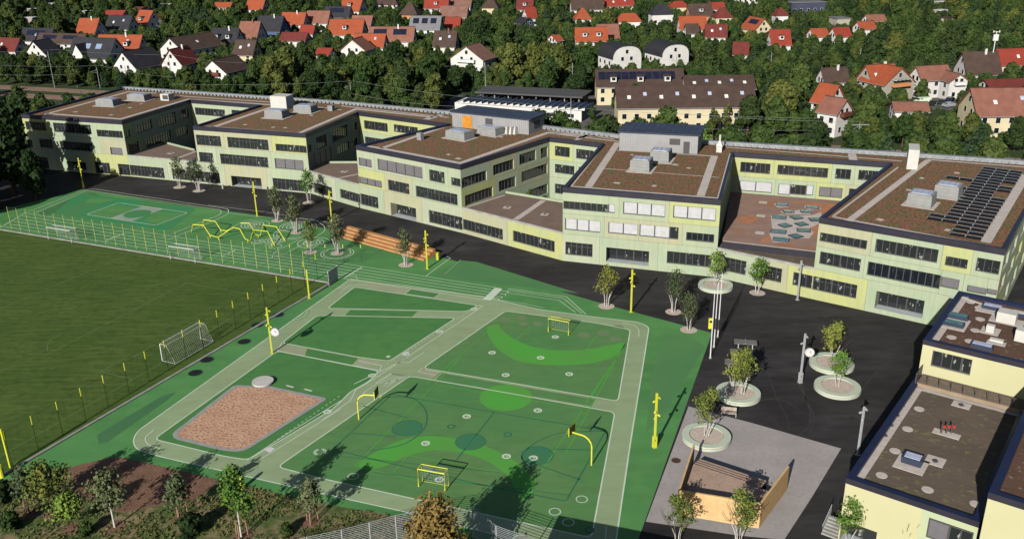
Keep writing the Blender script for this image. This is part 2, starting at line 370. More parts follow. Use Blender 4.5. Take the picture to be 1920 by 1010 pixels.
# finish box and small pads
b = MB(); b.poly(CG('h', [(1330, 475), (1373, 482), (1308, 545), (1262, 540)]), .046); b.build('painted_band', M_white, kind='structure')
b = MB()
for k, pts in (('h', [(722, 858), (735, 851), (752, 855), (738, 864)]), ('h', [(820, 843), (838, 828), (852, 832), (835, 848)]), ('j', [(1468, 512), (1500, 496), (1535, 506), (1502, 530)]), ('j', [(1590, 158), (1600, 154), (1640, 165), (1630, 170)]), ('j', [(1690, 178), (1700, 174), (1742, 185), (1732, 190)])):
    b.poly(CG(k, pts), .046)
b.build('painted_pad', mat('pad_white', (.72, .72, .7), None, 1), kind='structure')
# darker and lighter dashes along the centre lane
b = MB()
p0, p1 = Vector(C('h', 1200, 600)), Vector(C('h', 700, 920))
for i in range(26):
    t = i/26; q = p0.lerp(p1, t); q2 = p0.lerp(p1, t+.018); b.ribbon([G(*q), G(*q2)], .08, .042)
p0, p1 = Vector(C('j', 1890, 215)), Vector(C('j', 1400, 560))
for i in range(22):
    t = i/22; q = p0.lerp(p1, t); q2 = p0.lerp(p1, t+.02); b.ribbon([G(*q), G(*q2)], .1, .042)
b.build('painted_dashes', M_white, kind='structure')
sheet('painted_patch', M_sage2, [CG('h', [(645, 440), (862, 483), (830, 508), (570, 465)]), CG('h', [(115, 795), (285, 812), (272, 853), (110, 822)]), CG('h', [(570, 865), (690, 885), (700, 905), (535, 903)])[:4], CG('h', [(930, 920), (1030, 940), (1000, 980), (905, 945)])], .0215)
# lime shapes and lines
b = MB()
b.poly(smooth_corners(O((912, 611), (914, 628), (932, 655), (965, 676), (1005, 683), (1045, 685), (1100, 683), (1148, 672), (1172, 650), (1172, 641), (1130, 650), (1085, 657), (1040, 657), (995, 650), (960, 634), (940, 618), (936, 606)), 3, 4), .030)
b.poly(smooth_corners([G(*C('i', x, y)) for x, y in ((190, 600), (300, 530), (420, 470), (520, 442), (640, 435), (760, 450), (880, 475), (1000, 525), (1110, 590), (1190, 660), (1195, 745), (1125, 805), (1100, 760), (1060, 670), (960, 590), (860, 545), (740, 520), (620, 515), (480, 545), (370, 605), (300, 622))], 3, 4), .030)
c = G(948.5, 744.7); rad = (G(998, 744.7)-c).length; b.disc(c, rad, .030, 40)
b.build('painted_zone', M_lime, kind='structure')
b = MB()
def ll(k, *pts, w=.13, z=.0345): b.ribbon(CG(k, pts), w, z)
ll('i', (195, 600), (640, 150), (785, 0)); ll('i', (640, 150), (1480, 290)); ll('i', (1120, 805), (1655, 0)); ll('i', (195, 602), (560, 690)); ll('i', (410, 640), (490, 545), (1000, 640)); ll('i', (780, 690), (1120, 740))
ll('h', (1290, 720), (950, 1010)); ll('g', (215, 490), (0, 810)); ll('h', (1440, 770), (1530, 690)); ll('h', (1830, 830), (1900, 740))
ll('o', (1172, 645), (1060, 850)); ll('h', (1390, 625), (1700, 895), w=.06)
b.build('painted_court_lines', M_lime, kind='structure')
b = MB()
for (x, y, rx) in ((485, 393, 86), (838, 469, 86), (1210, 545, 92)):
    c = G(*C('i', x, y)); r_ = (G(*C('i', x+rx, y))-c).length; b.disc(c, r_, .0325, 36)
b.build('painted_circle', M_tfill, kind='structure')
b = MB()
for (x, y, rx) in ((485, 393, 86), (838, 469, 86), (1210, 545, 92)):
    c = G(*C('i', x, y)); r_ = (G(*C('i', x+rx, y))-c).length; b.ring(c, r_-.12, r_, .036, 36)
def tl(*pts, w=.16, r=0, z=.036, cl=False):
    q = CG('i', pts)
    if r: q = smooth_corners(q, r, 5, cl)
    b.ribbon(q, w, z, 0, cl)
tl((70, 512), (400, 205), (970, 305), (1590, 410), (1370, 800), (880, 705), (70, 512), r=.4)
tl((970, 305), (760, 570)); tl((240, 270), (480, 335)); tl((180, 420), (420, 440)); tl((1300, 510), (1520, 515)); tl((1200, 595), (1450, 680))
tl((300, 225), (520, 215), (600, 300), (590, 400), (470, 490), (280, 520), r=5)
tl((1590, 410), (1330, 415), (1180, 480), (1110, 560), (1180, 620), r=5)
tl((60, 545), (1000, 640), w=.1); tl((300, 640), (1390, 765), w=.1)
b.build('painted_court_lines', M_tpaint, kind='structure')
b = MB()
for k, x, y in (('i', 817, 328), ('i', 1213, 295), ('i', 588, 478), ('i', 1038, 550), ('i', 665, 680), ('i', 1034, 98), ('i', 1388, 93), ('h', 1315, 835), ('h', 1585, 863), ('h', 1667, 748), ('i', 1188, 560), ('h', 1215, 592), ('h', 1023, 718), ('h', 835, 842), ('h', 647, 962), ('i', 42, 302)):
    c = G(*C(k, x, y)); b.ring(c, .27, .5, .040, 20)
    b.ribbon([(c.x-.18, c.y+.1), (c.x+.14, c.y+.16), (c.x+.02, c.y-.2)], .1, .041)
for k, x, y in (('i', 1308, 858), ('i', 1458, 789), ('i', 1383, 917), ('j', 1777, 526), ('i', 5, 525), ('i', 185, 662)):
    c = G(*C(k, x, y)); b.ring(c, .5, .6, .040, 24)
b.build('painted_numbers', M_white, kind='structure')
b = MB()
for k, x, y in (('i', 730, 385), ('i', 1045, 430), ('i', 1500, 960)):
    c = G(*C(k, x, y)); b.ring(c, .3, .48, .040, 16)
b.build('painted_numbers', M_tpaint, kind='structure')
b = MB()
for k, x, y, r_ in (('h', 1385, 650, .85), ('h', 1482, 642, .85), ('h', 1492, 672, .85), ('h', 1572, 673, .85), ('h', 1825, 737, .95), ('g', 90, 430, .95), ('g', 162, 463, .95), ('g', 175, 398, .9)):
    c = G(*C(k, x, y)); b.disc(c, r_*.9, .031, 20)
b.build('painted_dots', mat('dot_sand', (.18, .27, .13), None, 1), kind='structure')
b = MB(); c = G(521, 590)
for r_ in (1.2, 1.9, 2.6, 3.3): b.ring(c+Vector((1.2, .3, 0)), r_-.09, r_, .02)
b.build('painted_circle', M_teal, kind='structure')
# sandpit
b = MB(); sp = smooth_corners(CG('j', [(1310, 160), (1500, 166), (1810, 232), (1350, 522), (1240, 512), (985, 450), (970, 425)]), [.5, 0, .3, 2, 1, 1.5, 1], 5)
b.ribbon(sp, .5, .06, closed=True); b.build('sandpit_edge', mat('edge_stone', (.38, .38, .37), None, 1), kind='structure')
b = MB(); b.poly(sp, .045); b.build('sandpit', M_sand, kind='structure')
sheet('gravel_court', mat('tan_gravel', (.42, .33, .23), (.34, .27, .19), .4, rough=1, c3=(.25, .2, .14), scale3=3), [[(66, 108), (80, 100), (110, 138), (96, 150)]], .004)
# faint tyre curves and repair patches in the asphalt
M_tyre = mat('tyre_dust', (.065, .061, .061), (.045, .042, .042), .8, rough=.95)
b = MB()
for pts, w_ in (([(1190, 700), (1250, 880), (1240, 960), (1150, 1010)], .12), ([(1140, 640), (1225, 800), (1275, 900), (1240, 985)], .10), ([(1000, 620), (1060, 800), (1120, 900), (1130, 980)], .10), ([(900, 860), (960, 800), (1080, 790), (1180, 850)], .12), ([(1290, 400), (1340, 320), (1500, 300), (1700, 330)], .12), ([(1250, 330), (1400, 290), (1620, 300)], .10), ([(800, 300), (980, 330), (1180, 300), (1400, 260)], .10), ([(1500, 800), (1560, 700), (1700, 560)], .12)):
    b.ribbon(smooth_corners(CG('g', pts), 4, 6, closed=False), w_, .005)
b.build('tyre_marks', M_tyre, kind='structure')
M_patch = mat('asphalt_patch', (.034, .032, .032), (.026, .025, .025), .5, rough=.9)
b = MB()
for k, pts in (('d', [(190, 860), (330, 880), (300, 945), (160, 920)]), ('e', [(560, 850), (700, 880), (690, 905), (550, 872)]), ('g', [(1640, 300), (1760, 330), (1740, 350), (1620, 320)])): b.poly(CG(k, pts), .006)
b.build('asphalt_patch', M_patch, kind='structure')
b = MB()
for k, x, y in (('g', 1000, 300), ('g', 1550, 420), ('g', 620, 250), ('d', 700, 960), ('a', 1000, 860), ('h', 1300, 200), ('g', 1480, 900)):
    c = G(*C(k, x, y)); b.disc((c.x, c.y, .011), .32, seg=16)
b.build('yard_drains', M_patch, kind='structure')
# scuffed and faded areas of the rubber
b = MB()
b.poly(CG('j', [(540, 430), (900, 215), (985, 190), (930, 240), (600, 470), (550, 480)]), .0142)
b.poly(CG('k', [(215, 205), (440, 110), (520, 95), (560, 110), (330, 195), (240, 230)]), .0142)
b.build('rubber_wear', mat('rubber_worn', (.072, .195, .078), (.06, .18, .075), .3), kind='structure')
b = MB(); b.poly(CG('h', [(1000, 400), (1135, 320), (1230, 330), (1800, 505), (1500, 470), (1060, 415)]), .0142)
b.poly(CG('g', [(430, 430), (560, 440), (660, 500), (420, 900), (330, 980), (360, 700)]), .0142)
b.build('rubber_wear', mat('rubber_faded', (.105, .26, .09), (.085, .235, .09), .12), kind='structure')
# ------------------------------------------------------------------ building materials
FAC = [mat('facade_lime', (.46, .48, .21), (.42, .46, .22), .25, rough=.75, c3=(.38, .44, .24), scale3=.9, amt3=.45),
       mat('facade_mint', (.35, .435, .30), (.38, .44, .31), .25, rough=.75, c3=(.42, .46, .33), scale3=.9, amt3=.45),
       mat('facade_olive', (.39, .40, .28), (.42, .42, .27), .25, rough=.75, c3=(.36, .40, .28), scale3=.9, amt3=.45),
       mat('facade_sage', (.335, .41, .30), (.38, .435, .29), .25, rough=.75, c3=(.40, .42, .30), scale3=.9, amt3=.45),
       mat('facade_pale', (.41, .45, .34), (.37, .43, .30), .25, rough=.75, c3=(.44, .46, .33), scale3=.9, amt3=.45)]
for q in FAC:      # rain streaks: noise stretched along the height of the wall
    n = q.node_tree; L = n.links; bb = n.nodes['Principled BSDF']; src = bb.inputs['Base Color'].links[0].from_socket
    g = n.nodes.new('ShaderNodeNewGeometry'); mp = n.nodes.new('ShaderNodeMapping'); mp.inputs['Scale'].default_value = (1, 1, .12)
    nz = n.nodes.new('ShaderNodeTexNoise'); nz.inputs['Scale'].default_value = 2.2; nz.inputs['Detail'].default_value = 4; L.new(g.outputs['Position'], mp.inputs[0]); L.new(mp.outputs[0], nz.inputs['Vector'])
    r_ = n.nodes.new('ShaderNodeMapRange'); r_.inputs[1].default_value = .35; r_.inputs[2].default_value = .65; r_.inputs[3].default_value = .945; r_.inputs[4].default_value = 1.04; L.new(nz.outputs['Fac'], r_.inputs[0])
    hv = n.nodes.new('ShaderNodeHueSaturation'); L.new(src, hv.inputs['Color']); L.new(r_.outputs[0], hv.inputs['Value']); L.new(hv.outputs[0], bb.inputs['Base Color'])
M_joint = mat('panel_joint', (.24, .26, .18), None, 1, rough=.9)
M_frame = mat('window_frame', (.085, .085, .09), None, 1, rough=.5)
M_navy_shade = mat('parapet_navy_shade', (.022, .032, .085), (.018, .026, .07), .6, rough=.4, metal=.2)  # navy tops and inner faces, inner shade put into the colour
M_par = mat('parapet_metal', (.05, .046, .065), (.04, .038, .055), .6, rough=.45, metal=.3)
M_greyp = mat('parapet_grey', (0.345, 0.368, 0.391), (0.253, 0.276, 0.299), .7, rough=.5, metal=.2, c3=(0.460, 0.471, 0.483), scale3=2)
M_blindg = mat('blind_grey', (.17, .165, .18), (.15, .145, .16), 2, rough=.5)
M_blindw = mat('blind_white', (.52, .53, .55), (.45, .46, .49), 1.5, rough=.6)
M_sedum = mat('sedum', (.30, .135, .085), (.185, .155, .065), .5, rough=1, detail=9, c3=(.10, .06, .035), scale3=2.4, amt3=.85, bump=1.0, lo=.40, hi=.60, lo3=.46, hi3=.60)
M_gravel = mat('roof_gravel', (0.230, 0.162, 0.128), (0.189, 0.135, 0.108), .4, rough=1, c3=(0.270, 0.203, 0.162), scale3=6, amt3=.5, bump=.5)
M_gravel2 = mat('roof_gravel_moss', (0.156, 0.119, 0.090), (0.125, 0.098, 0.075), .3, rough=1, c3=(0.237, 0.237, 0.075), scale3=1.6, amt3=.55, bump=.6, lo3=.60, hi3=.68)
M_paver = mat('roof_paver', (.62, .56, .52), (.54, .48, .44), 1.2, rough=.9, c3=(.42, .37, .33), scale3=3)
M_conc = mat('concrete_box', (.30, .31, .31), (.25, .26, .26), 1, rough=.8)
M_metal = mat('grey_cladding', (0.338, 0.338, 0.350), (0.300, 0.300, 0.312), .5, rough=.6)
M_cream = mat('cream_render', (0.566, 0.549, 0.336), (0.541, 0.525, 0.312), .3, rough=.8)
M_rooflid = mat('dark_roof_sheet', (.045, .06, .10), (.035, .045, .08), .3, rough=.45)
M_solar = mat('solar_cells', (.012, .014, .03), (.02, .025, .05), 1, rough=.2, spec=.5)
M_alu = mat('aluminium', (.55, .56, .57), None, 1, rough=.4, metal=.4)
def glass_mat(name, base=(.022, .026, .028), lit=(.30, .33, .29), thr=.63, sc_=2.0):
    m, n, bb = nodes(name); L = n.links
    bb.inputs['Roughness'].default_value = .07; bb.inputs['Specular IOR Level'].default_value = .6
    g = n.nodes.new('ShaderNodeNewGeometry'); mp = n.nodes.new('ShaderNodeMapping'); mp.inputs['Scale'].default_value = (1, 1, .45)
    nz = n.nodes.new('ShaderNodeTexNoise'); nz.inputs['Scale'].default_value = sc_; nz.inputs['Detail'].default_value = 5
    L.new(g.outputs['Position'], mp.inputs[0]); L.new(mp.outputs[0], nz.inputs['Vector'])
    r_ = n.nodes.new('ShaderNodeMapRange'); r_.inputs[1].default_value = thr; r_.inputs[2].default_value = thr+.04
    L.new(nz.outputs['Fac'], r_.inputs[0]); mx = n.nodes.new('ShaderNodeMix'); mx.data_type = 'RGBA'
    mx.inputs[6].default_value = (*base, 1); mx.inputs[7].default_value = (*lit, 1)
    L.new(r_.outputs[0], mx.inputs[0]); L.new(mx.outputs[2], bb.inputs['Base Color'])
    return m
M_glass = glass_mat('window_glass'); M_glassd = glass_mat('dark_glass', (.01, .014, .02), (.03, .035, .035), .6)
M_glassb = mat('skylight_glass', (.42, .47, .66), (.55, .6, .75), 1.5, rough=.15, spec=.6)
M_glasst = mat('skylight_teal', (.06, .16, .17), (.12, .26, .26), 1.2, rough=.15, spec=.6)

def onwall(A, B, px, py):
    A = Vector((A[0], A[1])); t = (Vector((B[0], B[1]))-A).normalized(); n = Vector((t.y, -t.x))
    r = ray(px, py); dn = r.x*n.x+r.y*n.y
    k = ((A.x-CAM.x)*n.x+(A.y-CAM.y)*n.y)/dn; p = CAM+r*k
    return (Vector((p.x, p.y))-A).dot(t), p.z

def window_unit(parent, A, t, n, u0, u1, z0, z1, typ, inset, per=None, partname='window'):
    """frame, mullions, pane (and blind) set back by inset from the wall plane"""
    def pt(u, z, dpt): return (A[0]+t.x*u+n.x*(-dpt), A[1]+t.y*u+n.y*(-dpt), z)
    ft = .09; b = MB()
    def bar(ua, ub, za, zb, d0, d1):
        q = [pt(ua, za, d0), pt(ub, za, d0), pt(ub, zb, d0), pt(ua, zb, d0)]; r_ = [pt(ua, za, d1), pt(ub, za, d1), pt(ub, zb, d1), pt(ua, zb, d1)]
        b.face(q)
        for i in range(4): b.face([q[i], r_[i], r_[(i+1) % 4], q[(i+1) % 4]])
    d0, d1 = inset-.10, inset+.02
    bar(u0, u1, z0, z0+ft, d0, d1); bar(u0, u1, z1-ft, z1, d0, d1); bar(u0, u0+ft, z0+ft, z1-ft, d0, d1); bar(u1-ft, u1, z0+ft, z1-ft, d0, d1)
    wdt = u1-u0
    if typ in ('n', 'd', 'g'):
        n_ = max(1, int(round(wdt/(per or .95))))
        for i in range(1, n_):
            u = u0+wdt*i/n_; k = .14 if i % 3 == 0 else .07
            bar(u-k/2*1.4, u+k/2*1.4, z0+ft, z1-ft, d0+.02, d1)
        if typ == 'n' and (z1-z0) > 2.1: bar(u0+ft, u1-ft, z1-.75, z1-.68, d0+.03, d1)
    else:
        n_ = max(1, int(round(wdt/2.3)))
        for i in range(1, n_):
            u = u0+wdt*i/n_; bar(u-.06, u+.06, z0+ft, z1-ft, d0-.03, d1)
    f = b.build(partname, M_frame, parent)
    g = MB(); g.face([pt(u0+ft*.5, z0+ft*.5, inset), pt(u1-ft*.5, z0+ft*.5, inset), pt(u1-ft*.5, z1-ft*.5, inset), pt(u0+ft*.5, z1-ft*.5, inset)])
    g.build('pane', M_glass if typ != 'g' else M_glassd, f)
    if typ in ('b', 'w'):
        g = MB()
        for i in range(n_):
            ua, ub = u0+wdt*i/n_+.09, u0+wdt*(i+1)/n_-.09
            q = [pt(ua, z0+.1, inset-.06), pt(ub, z0+.1, inset-.06), pt(ub, z1-.1, inset-.06), pt(ua, z1-.1, inset-.06)]
            r_ = [pt(ua, z0+.1, inset-.03), pt(ub, z0+.1, inset-.03), pt(ub, z1-.1, inset-.03), pt(ua, z1-.1, inset-.03)]
            g.face(q)
            for j in range(4): g.face([q[j], r_[j], r_[(j+1) % 4], q[(j+1) % 4]])
        g.build('blind', M_blindg if typ == 'b' else M_blindw, f)
    return f

def facade(parent, A, B, bands, wins, mats=FAC, seed=0, uw=(), pal=None, name='wall'):
    """wall A->B seen from its right-hand side, with real window recesses; each storey is split into coloured panels"""
    A = Vector((A[0], A[1])); Bv = Vector((B[0], B[1])); t = (Bv-A).normalized(); n = Vector((t.y, -t.x)); Lw = (Bv-A).length
    rnd = random.Random(seed)
    W_ = []
    for wn in wins:
        k, x0, y0, x1, y1, typ = wn[:6]
        u0, z1 = onwall(A, Bv, *C(k, x0, y0)); u1, z0 = onwall(A, Bv, *C(k, x1, y1))
        W_.append([u0, u1, z0, z1, typ])
    for wn in uw: W_.append(list(wn))
    b = MB(); jb = MB(); last = -1
    for bi, (za, zb) in enumerate(bands):
        ws = []
        for (u0, u1, z0, z1, typ) in W_:
            zc = (z0+z1)/2
            if not (za <= zc < zb): continue
            u0, u1 = max(u0, .05), min(u1, Lw-.05)
            if u1-u0 < .5: continue
            ws.append([u0, u1, max(z0, za+.03), min(z1, zb-.03), typ])
        ws.sort()
        ok = []
        for q in ws:
            if ok and q[0] < ok[-1][1]+.02: q[0] = ok[-1][1]+.02
            if q[1]-q[0] > .3: ok.append(q)
        ws = ok
        cuts = [0]
        for i in range(len(ws)-1): cuts.append((ws[i][1]+ws[i+1][0])/2)
        cuts.append(Lw)
        if not ws: cuts = [0, Lw]
        cols = []
        for i in range(len(cuts)-1):
            pa, pb = cuts[i], cuts[i+1]
            if pal and bi < len(pal) and i < len(pal[bi]): mi = pal[bi][i]
            else:
                mi = rnd.randrange(len(mats))
                while mi == last and len(mats) > 1: mi = rnd.randrange(len(mats))
            last = mi
            def q4(ua, ub, zc_, zd):
                if ub-ua < 1e-4 or zd-zc_ < 1e-4: return
                b.face([(A.x+t.x*ua, A.y+t.y*ua, zc_), (A.x+t.x*ub, A.y+t.y*ub, zc_), (A.x+t.x*ub, A.y+t.y*ub, zd), (A.x+t.x*ua, A.y+t.y*ua, zd)], mi)
            def jq(ua, ub, zc_, zd): jb.face([(A.x+t.x*ua+n.x*.004, A.y+t.y*ua+n.y*.004, zc_), (A.x+t.x*ub+n.x*.004, A.y+t.y*ub+n.y*.004, zc_), (A.x+t.x*ub+n.x*.004, A.y+t.y*ub+n.y*.004, zd), (A.x+t.x*ua+n.x*.004, A.y+t.y*ua+n.y*.004, zd)])
            if len(mats) > 1:
                if i: jq(pa-.03, pa+.03, za, zb)
                if bi: jq(pa, pb, za-.03, za+.03)
            if not ws: q4(pa, pb, za, zb); continue
            u0, u1, z0, z1, typ = ws[i]
            q4(pa, u0, za, zb); q4(u1, pb, za, zb); q4(u0, u1, za, z0); q4(u0, u1, z1, zb)
            inset = .32 if typ != 'd' else 1.7
            def pp(u, z, d_): return (A.x+t.x*u-n.x*d_, A.y+t.y*u-n.y*d_, z)
            b.face([pp(u0, z0, 0), pp(u1, z0, 0), pp(u1, z0, inset), pp(u0, z0, inset)], mi if typ != 'd' else len(mats))
            b.face([pp(u0, z1, inset), pp(u1, z1, inset), pp(u1, z1, 0), pp(u0, z1, 0)], mi)
            b.face([pp(u0, z0, inset), pp(u0, z1, inset), pp(u0, z1, 0), pp(u0, z0, 0)], mi)
            b.face([pp(u1, z0, 0), pp(u1, z1, 0), pp(u1, z1, inset), pp(u1, z0, inset)], mi)
            window_unit(parent, A, t, n, u0+.01, u1-.01, z0+.01, z1-.01, typ, inset, per=1.3 if typ == 'd' else None, partname='entrance' if typ == 'd' else 'window')
    o = b.build(name, list(mats)+[mat('threshold', (.5, .56, .58), None, 1)], parent)
    if jb.v: jb.build('panel_joint', M_joint, o)
    return o

def curb(b, pts, wl, wr, z0, z1, closed=True, mi=0, mt=None):
    """solid strip along pts, wl to the left and wr to the right of the line"""
    pts = [Vector((p[0], p[1])) for p in pts]; n = len(pts); Lf = []; Rt = []
    for i in range(n):
        if closed: a, c = pts[i-1], pts[(i+1) % n]
        else: a, c = pts[max(i-1, 0)], pts[min(i+1, n-1)]
        d1 = pts[i]-a; d2 = c-pts[i]
        d1 = d1.normalized() if d1.length > 1e-9 else d2.normalized(); d2 = d2.normalized() if d2.length > 1e-9 else d1
        tt = (d1+d2).normalized(); nn = Vector((-tt.y, tt.x)); k = 1/max(.35, nn.dot(Vector((-d1.y, d1.x))))
        Lf.append(pts[i]+nn*wl*k); Rt.append(pts[i]-nn*wr*k)
    for i in range(n if closed else n-1):
        j = (i+1) % n
        b.face([(*Rt[i], z1), (*Rt[j], z1), (*Lf[j], z1), (*Lf[i], z1)], mi if mt is None else mt)
        b.face([(*Rt[i], z0), (*Rt[j], z0), (*Rt[j], z1), (*Rt[i], z1)], mi)
        b.face([(*Lf[j], z0), (*Lf[i], z0), (*Lf[i], z1), (*Lf[j], z1)], mi if mt is None else mt)
        b.face([(*Rt[j], z0), (*Rt[i], z0), (*Lf[i], z0), (*Lf[j], z0)], mi)
    if not closed:
        for i in (0, n-1): b.face([(*Rt[i], z0), (*Lf[i], z0), (*Lf[i], z1), (*Rt[i], z1)], mi)

# ------------------------------------------------------------------ the school
school = thing('school_building', 'long three storey school with yellow green panel walls and red brown planted flat roofs', 'building', (-25, 165, 0))
F0, FR1, I1a, I1b = (-111.4, 207.2), (-85, 198.3), (-77.4, 221.5), (-58.7, 213.3)
FL2, FR2, I2a, I2b = (-67.2, 191.6), (-41.4, 182.3), (-33.8, 203.2), (-13.1, 189.4)
FL3, FR3, I3a, I3b = (-29.5, 171.6), (-8.75, 155.6), (7.8, 175.2), (17.4, 169.6)
F2, F3, I4a, I4b = (8.4, 140.8), (31.9, 132.4), (40.5, 161.0), (65.1, 151.8)
FL5, F4, R5, R6 = (44.0, 123.3), (63.3, 109.2), (90.5, 147.5), (110, 140)
REAR = [(-100.8, 241.2), (-39.8, 216.1), (-13.0, 202.0), (7.6, 185.7), (21.3, 176.9), (36.5, 170.8), (70.4, 158.8), (88.3, 151.9), (116, 141.5)]
ZB = [(0, 4.75), (4.75, 8.25), (8.25, 11.75)]
GW = [('a', 285, 575, 375, 680, 'n'), ('a', 500, 608, 655, 690, 'd'), ('a', 705, 614, 835, 708, 'n'), ('a', 882, 628, 1238, 740, 'n'), ('a', 1287, 667, 1655, 778, 'n'),
      ('b', 372, 638, 608, 745, 'd'), ('b', 683, 654, 935, 760, 'n'), ('b', 990, 687, 1135, 803, 'n'), ('b', 1187, 734, 1480, 886, 'n'),
      ('c', 300, 618, 460, 742, 'd'), ('c', 533, 662, 987, 848, 'n'), ('c', 1047, 787, 1303, 923, 'n'),
      ('d', 190, 735, 350, 828, 'n'), ('d', 432, 768, 682, 880, 'd'), ('d', 792, 790, 1052, 890, 'n'), ('d', 1130, 824, 1255, 935, 'n'), ('d', 1367, 874, 1465, 980, 'n'),
      ('e', 415, 700, 742, 842, 'n'), ('e', 852, 800, 1090, 945, 'd')]
def inseg(A, B, ws):
    """the windows of the list whose middle lies on the wall between A and B (a window across a corner is split)"""
    out = []
    L_ = math.hypot(B[0]-A[0], B[1]-A[1])
    for q in ws:
        u0, z1 = onwall(A, B, *C(q[0], q[1], q[2])); u1, z0 = onwall(A, B, *C(q[0], q[3], q[4]))
        if min(u1, L_)-max(u0, 0) > .7 and -1.5 < (z0+z1)/2 < 6: out.append(q)
    return out
U1 = [('a', 187, 310, 352, 384, 'n'), ('a', 395, 320, 690, 410, 'n'), ('a', 722, 372, 925, 438, 'n'), ('a', 185, 445, 250, 505, 'n'), ('a', 290, 440, 400, 515, 'n'), ('a', 445, 457, 700, 540, 'n'), ('a', 824, 505, 925, 569, 'b')]
U2 = [('b', 108, 330, 302, 422, 'n'), ('b', 342, 347, 658, 450, 'n'), ('b', 705, 398, 942, 470, 'n'), ('b', 130, 460, 245, 543, 'n'), ('b', 288, 472, 656, 580, 'n'), ('b', 698, 507, 922, 600, 'b')]
U3 = [('c', 105, 342, 188, 407, 'b'), ('c', 220, 350, 498, 474, 'b'), ('c', 535, 415, 632, 505, 'n'), ('c', 670, 463, 733, 525, 'n'), ('c', 60, 448, 250, 531, 'b'), ('c', 283, 477, 417, 571, 'n'), ('c', 453, 514, 711, 638, 'n')]
U4 = [('d', 178, 494, 440, 565, 'n'), ('d', 444, 514, 482, 568, 'w'), ('d', 533, 499, 778, 593, 'w'), ('d', 830, 520, 1078, 616, 'w'), ('d', 188, 596, 396, 684, 'w'), ('d', 445, 619, 617, 701, 'w'), ('d', 630, 632, 803, 719, 'w'), ('d', 808, 647, 857, 724, 'n'), ('d', 906, 678, 1068, 744, 'g')]
U5 = [('e', 556, 492, 797, 584, 'n'), ('e', 850, 526, 1168, 655, 'n'), ('e', 1217, 616, 1325, 687, 'n'), ('e', 1382, 624, 1492, 717, 'n'), ('e', 556, 592, 762, 700, 'n'), ('e', 808, 645, 1180, 792, 'g'), ('e', 1184, 722, 1280, 796, 'b'), ('e', 1330, 768, 1425, 822, 'b'), ('e', 1428, 785, 1500, 828, 'b')]
GB_ = [(0, 4.9)]
P1 = [[1, 2, 0, 1, 3], [1, 0, 1, 2], [0, 3, 1]]
facade(school, F0, FR1, ZB, U1+inseg(F0, FR1, GW), seed=1, pal=[[1, 1, 0, 0], [1, 3, 1, 2], [0, 1, 1]])
facade(school, FR1, FL2, GB_, inseg(FR1, FL2, GW), seed=2, pal=[[3, 4]])
facade(school, FL2, FR2, ZB, U2+inseg(FL2, FR2, GW), seed=3, pal=[[4, 2, 1], [4, 3, 1], [2, 2, 0]])
facade(school, FR2, FL3, GB_, inseg(FR2, FL3, GW), seed=4, pal=[[4, 3]])
facade(school, FL3, FR3, ZB, U3+inseg(FL3, FR3, GW), seed=5, pal=[[3, 2], [0, 2, 1], [4, 4, 1, 3]])
facade(school, FR3, F2, GB_, inseg(FR3, F2, GW), seed=6, pal=[[2, 0]])
facade(school, F2, F3, ZB, U4+inseg(F2, F3, GW), seed=7, pal=[[4, 3, 1], [3, 2, 2, 2, 3], [1, 1, 3, 0]])
facade(school, F3, FL5, GB_, inseg(F3, FL5, GW), seed=8, pal=[[1, 2, 0]])
facade(school, FL5, F4, ZB, U5+inseg(FL5, F4, GW), seed=9, pal=[[0, 1], [1, 1, 1, 1, 4], [2, 1, 0, 1]])
# side walls of the wings
facade(school, FR1, I1a, ZB, [('a', 928, 388, 985, 425, 'n'), ('a', 1015, 330, 1150, 365, 'n'), ('a', 1187, 278, 1330, 318, 'n'), ('a', 1357, 228, 1425, 275, 'n'), ('a', 962, 482, 1055, 545, 'n'), ('a', 1090, 438, 1295, 468, 'n'), ('a', 1320, 368, 1420, 405, 'n')], seed=10)
facade(school, FR2, I2a, ZB, [('b', 947, 412, 982, 455, 'n'), ('b', 1010, 354, 1100, 412, 'n'), ('b', 1128, 300, 1255, 338, 'n'), ('b', 1292, 242, 1325, 288, 'n'), ('b', 962, 490, 1140, 535, 'b'), ('b', 1165, 420, 1270, 442, 'n'), ('b', 1277, 372, 1330, 402, 'n')], seed=11)
facade(school, FR3, I3a, ZB, [('c', 735, 470, 890, 488, 'g'), ('c', 927, 392, 1055, 413, 'g'), ('c', 1088, 326, 1190, 358, 'g'), ('c', 1218, 288, 1262, 338, 'g'), ('c', 755, 577, 928, 586, 'n'), ('c', 962, 490, 1067, 518, 'g'), ('c', 1100, 432, 1260, 440, 'g'), ('c', 1142, 545, 1262, 560, 'n')], seed=12, pal=[[1, 1], [0, 1, 2], [3, 2, 3, 1]])
def uws(L_, n_, s=0): 
    r_ = random.Random(s); out = []
    for za, zb in ((1.2, 3.4), (5.5, 7.4), (8.9, 10.8)):
        for i in range(n_):
            c_ = L_*(i+.5)/n_+r_.uniform(-.6, .6); w_ = L_/n_*r_.uniform(.45, .7); out.append((c_-w_/2, c_+w_/2, za, zb, 'g'))
    return out
facade(school, F3, I4a, ZB, [], seed=13)
facade(school, F4, R5, ZB, [], uw=uws(46, 6, 1), seed=14)
for A_, B_, s_ in ((I1b, FL2, 15), (I2b, FL3, 16), (I3b, F2, 17), (I4b, FL5, 18), ((-100.8, 241.2), F0, 19)):
    facade(school, A_, B_, ZB, [], seed=s_)
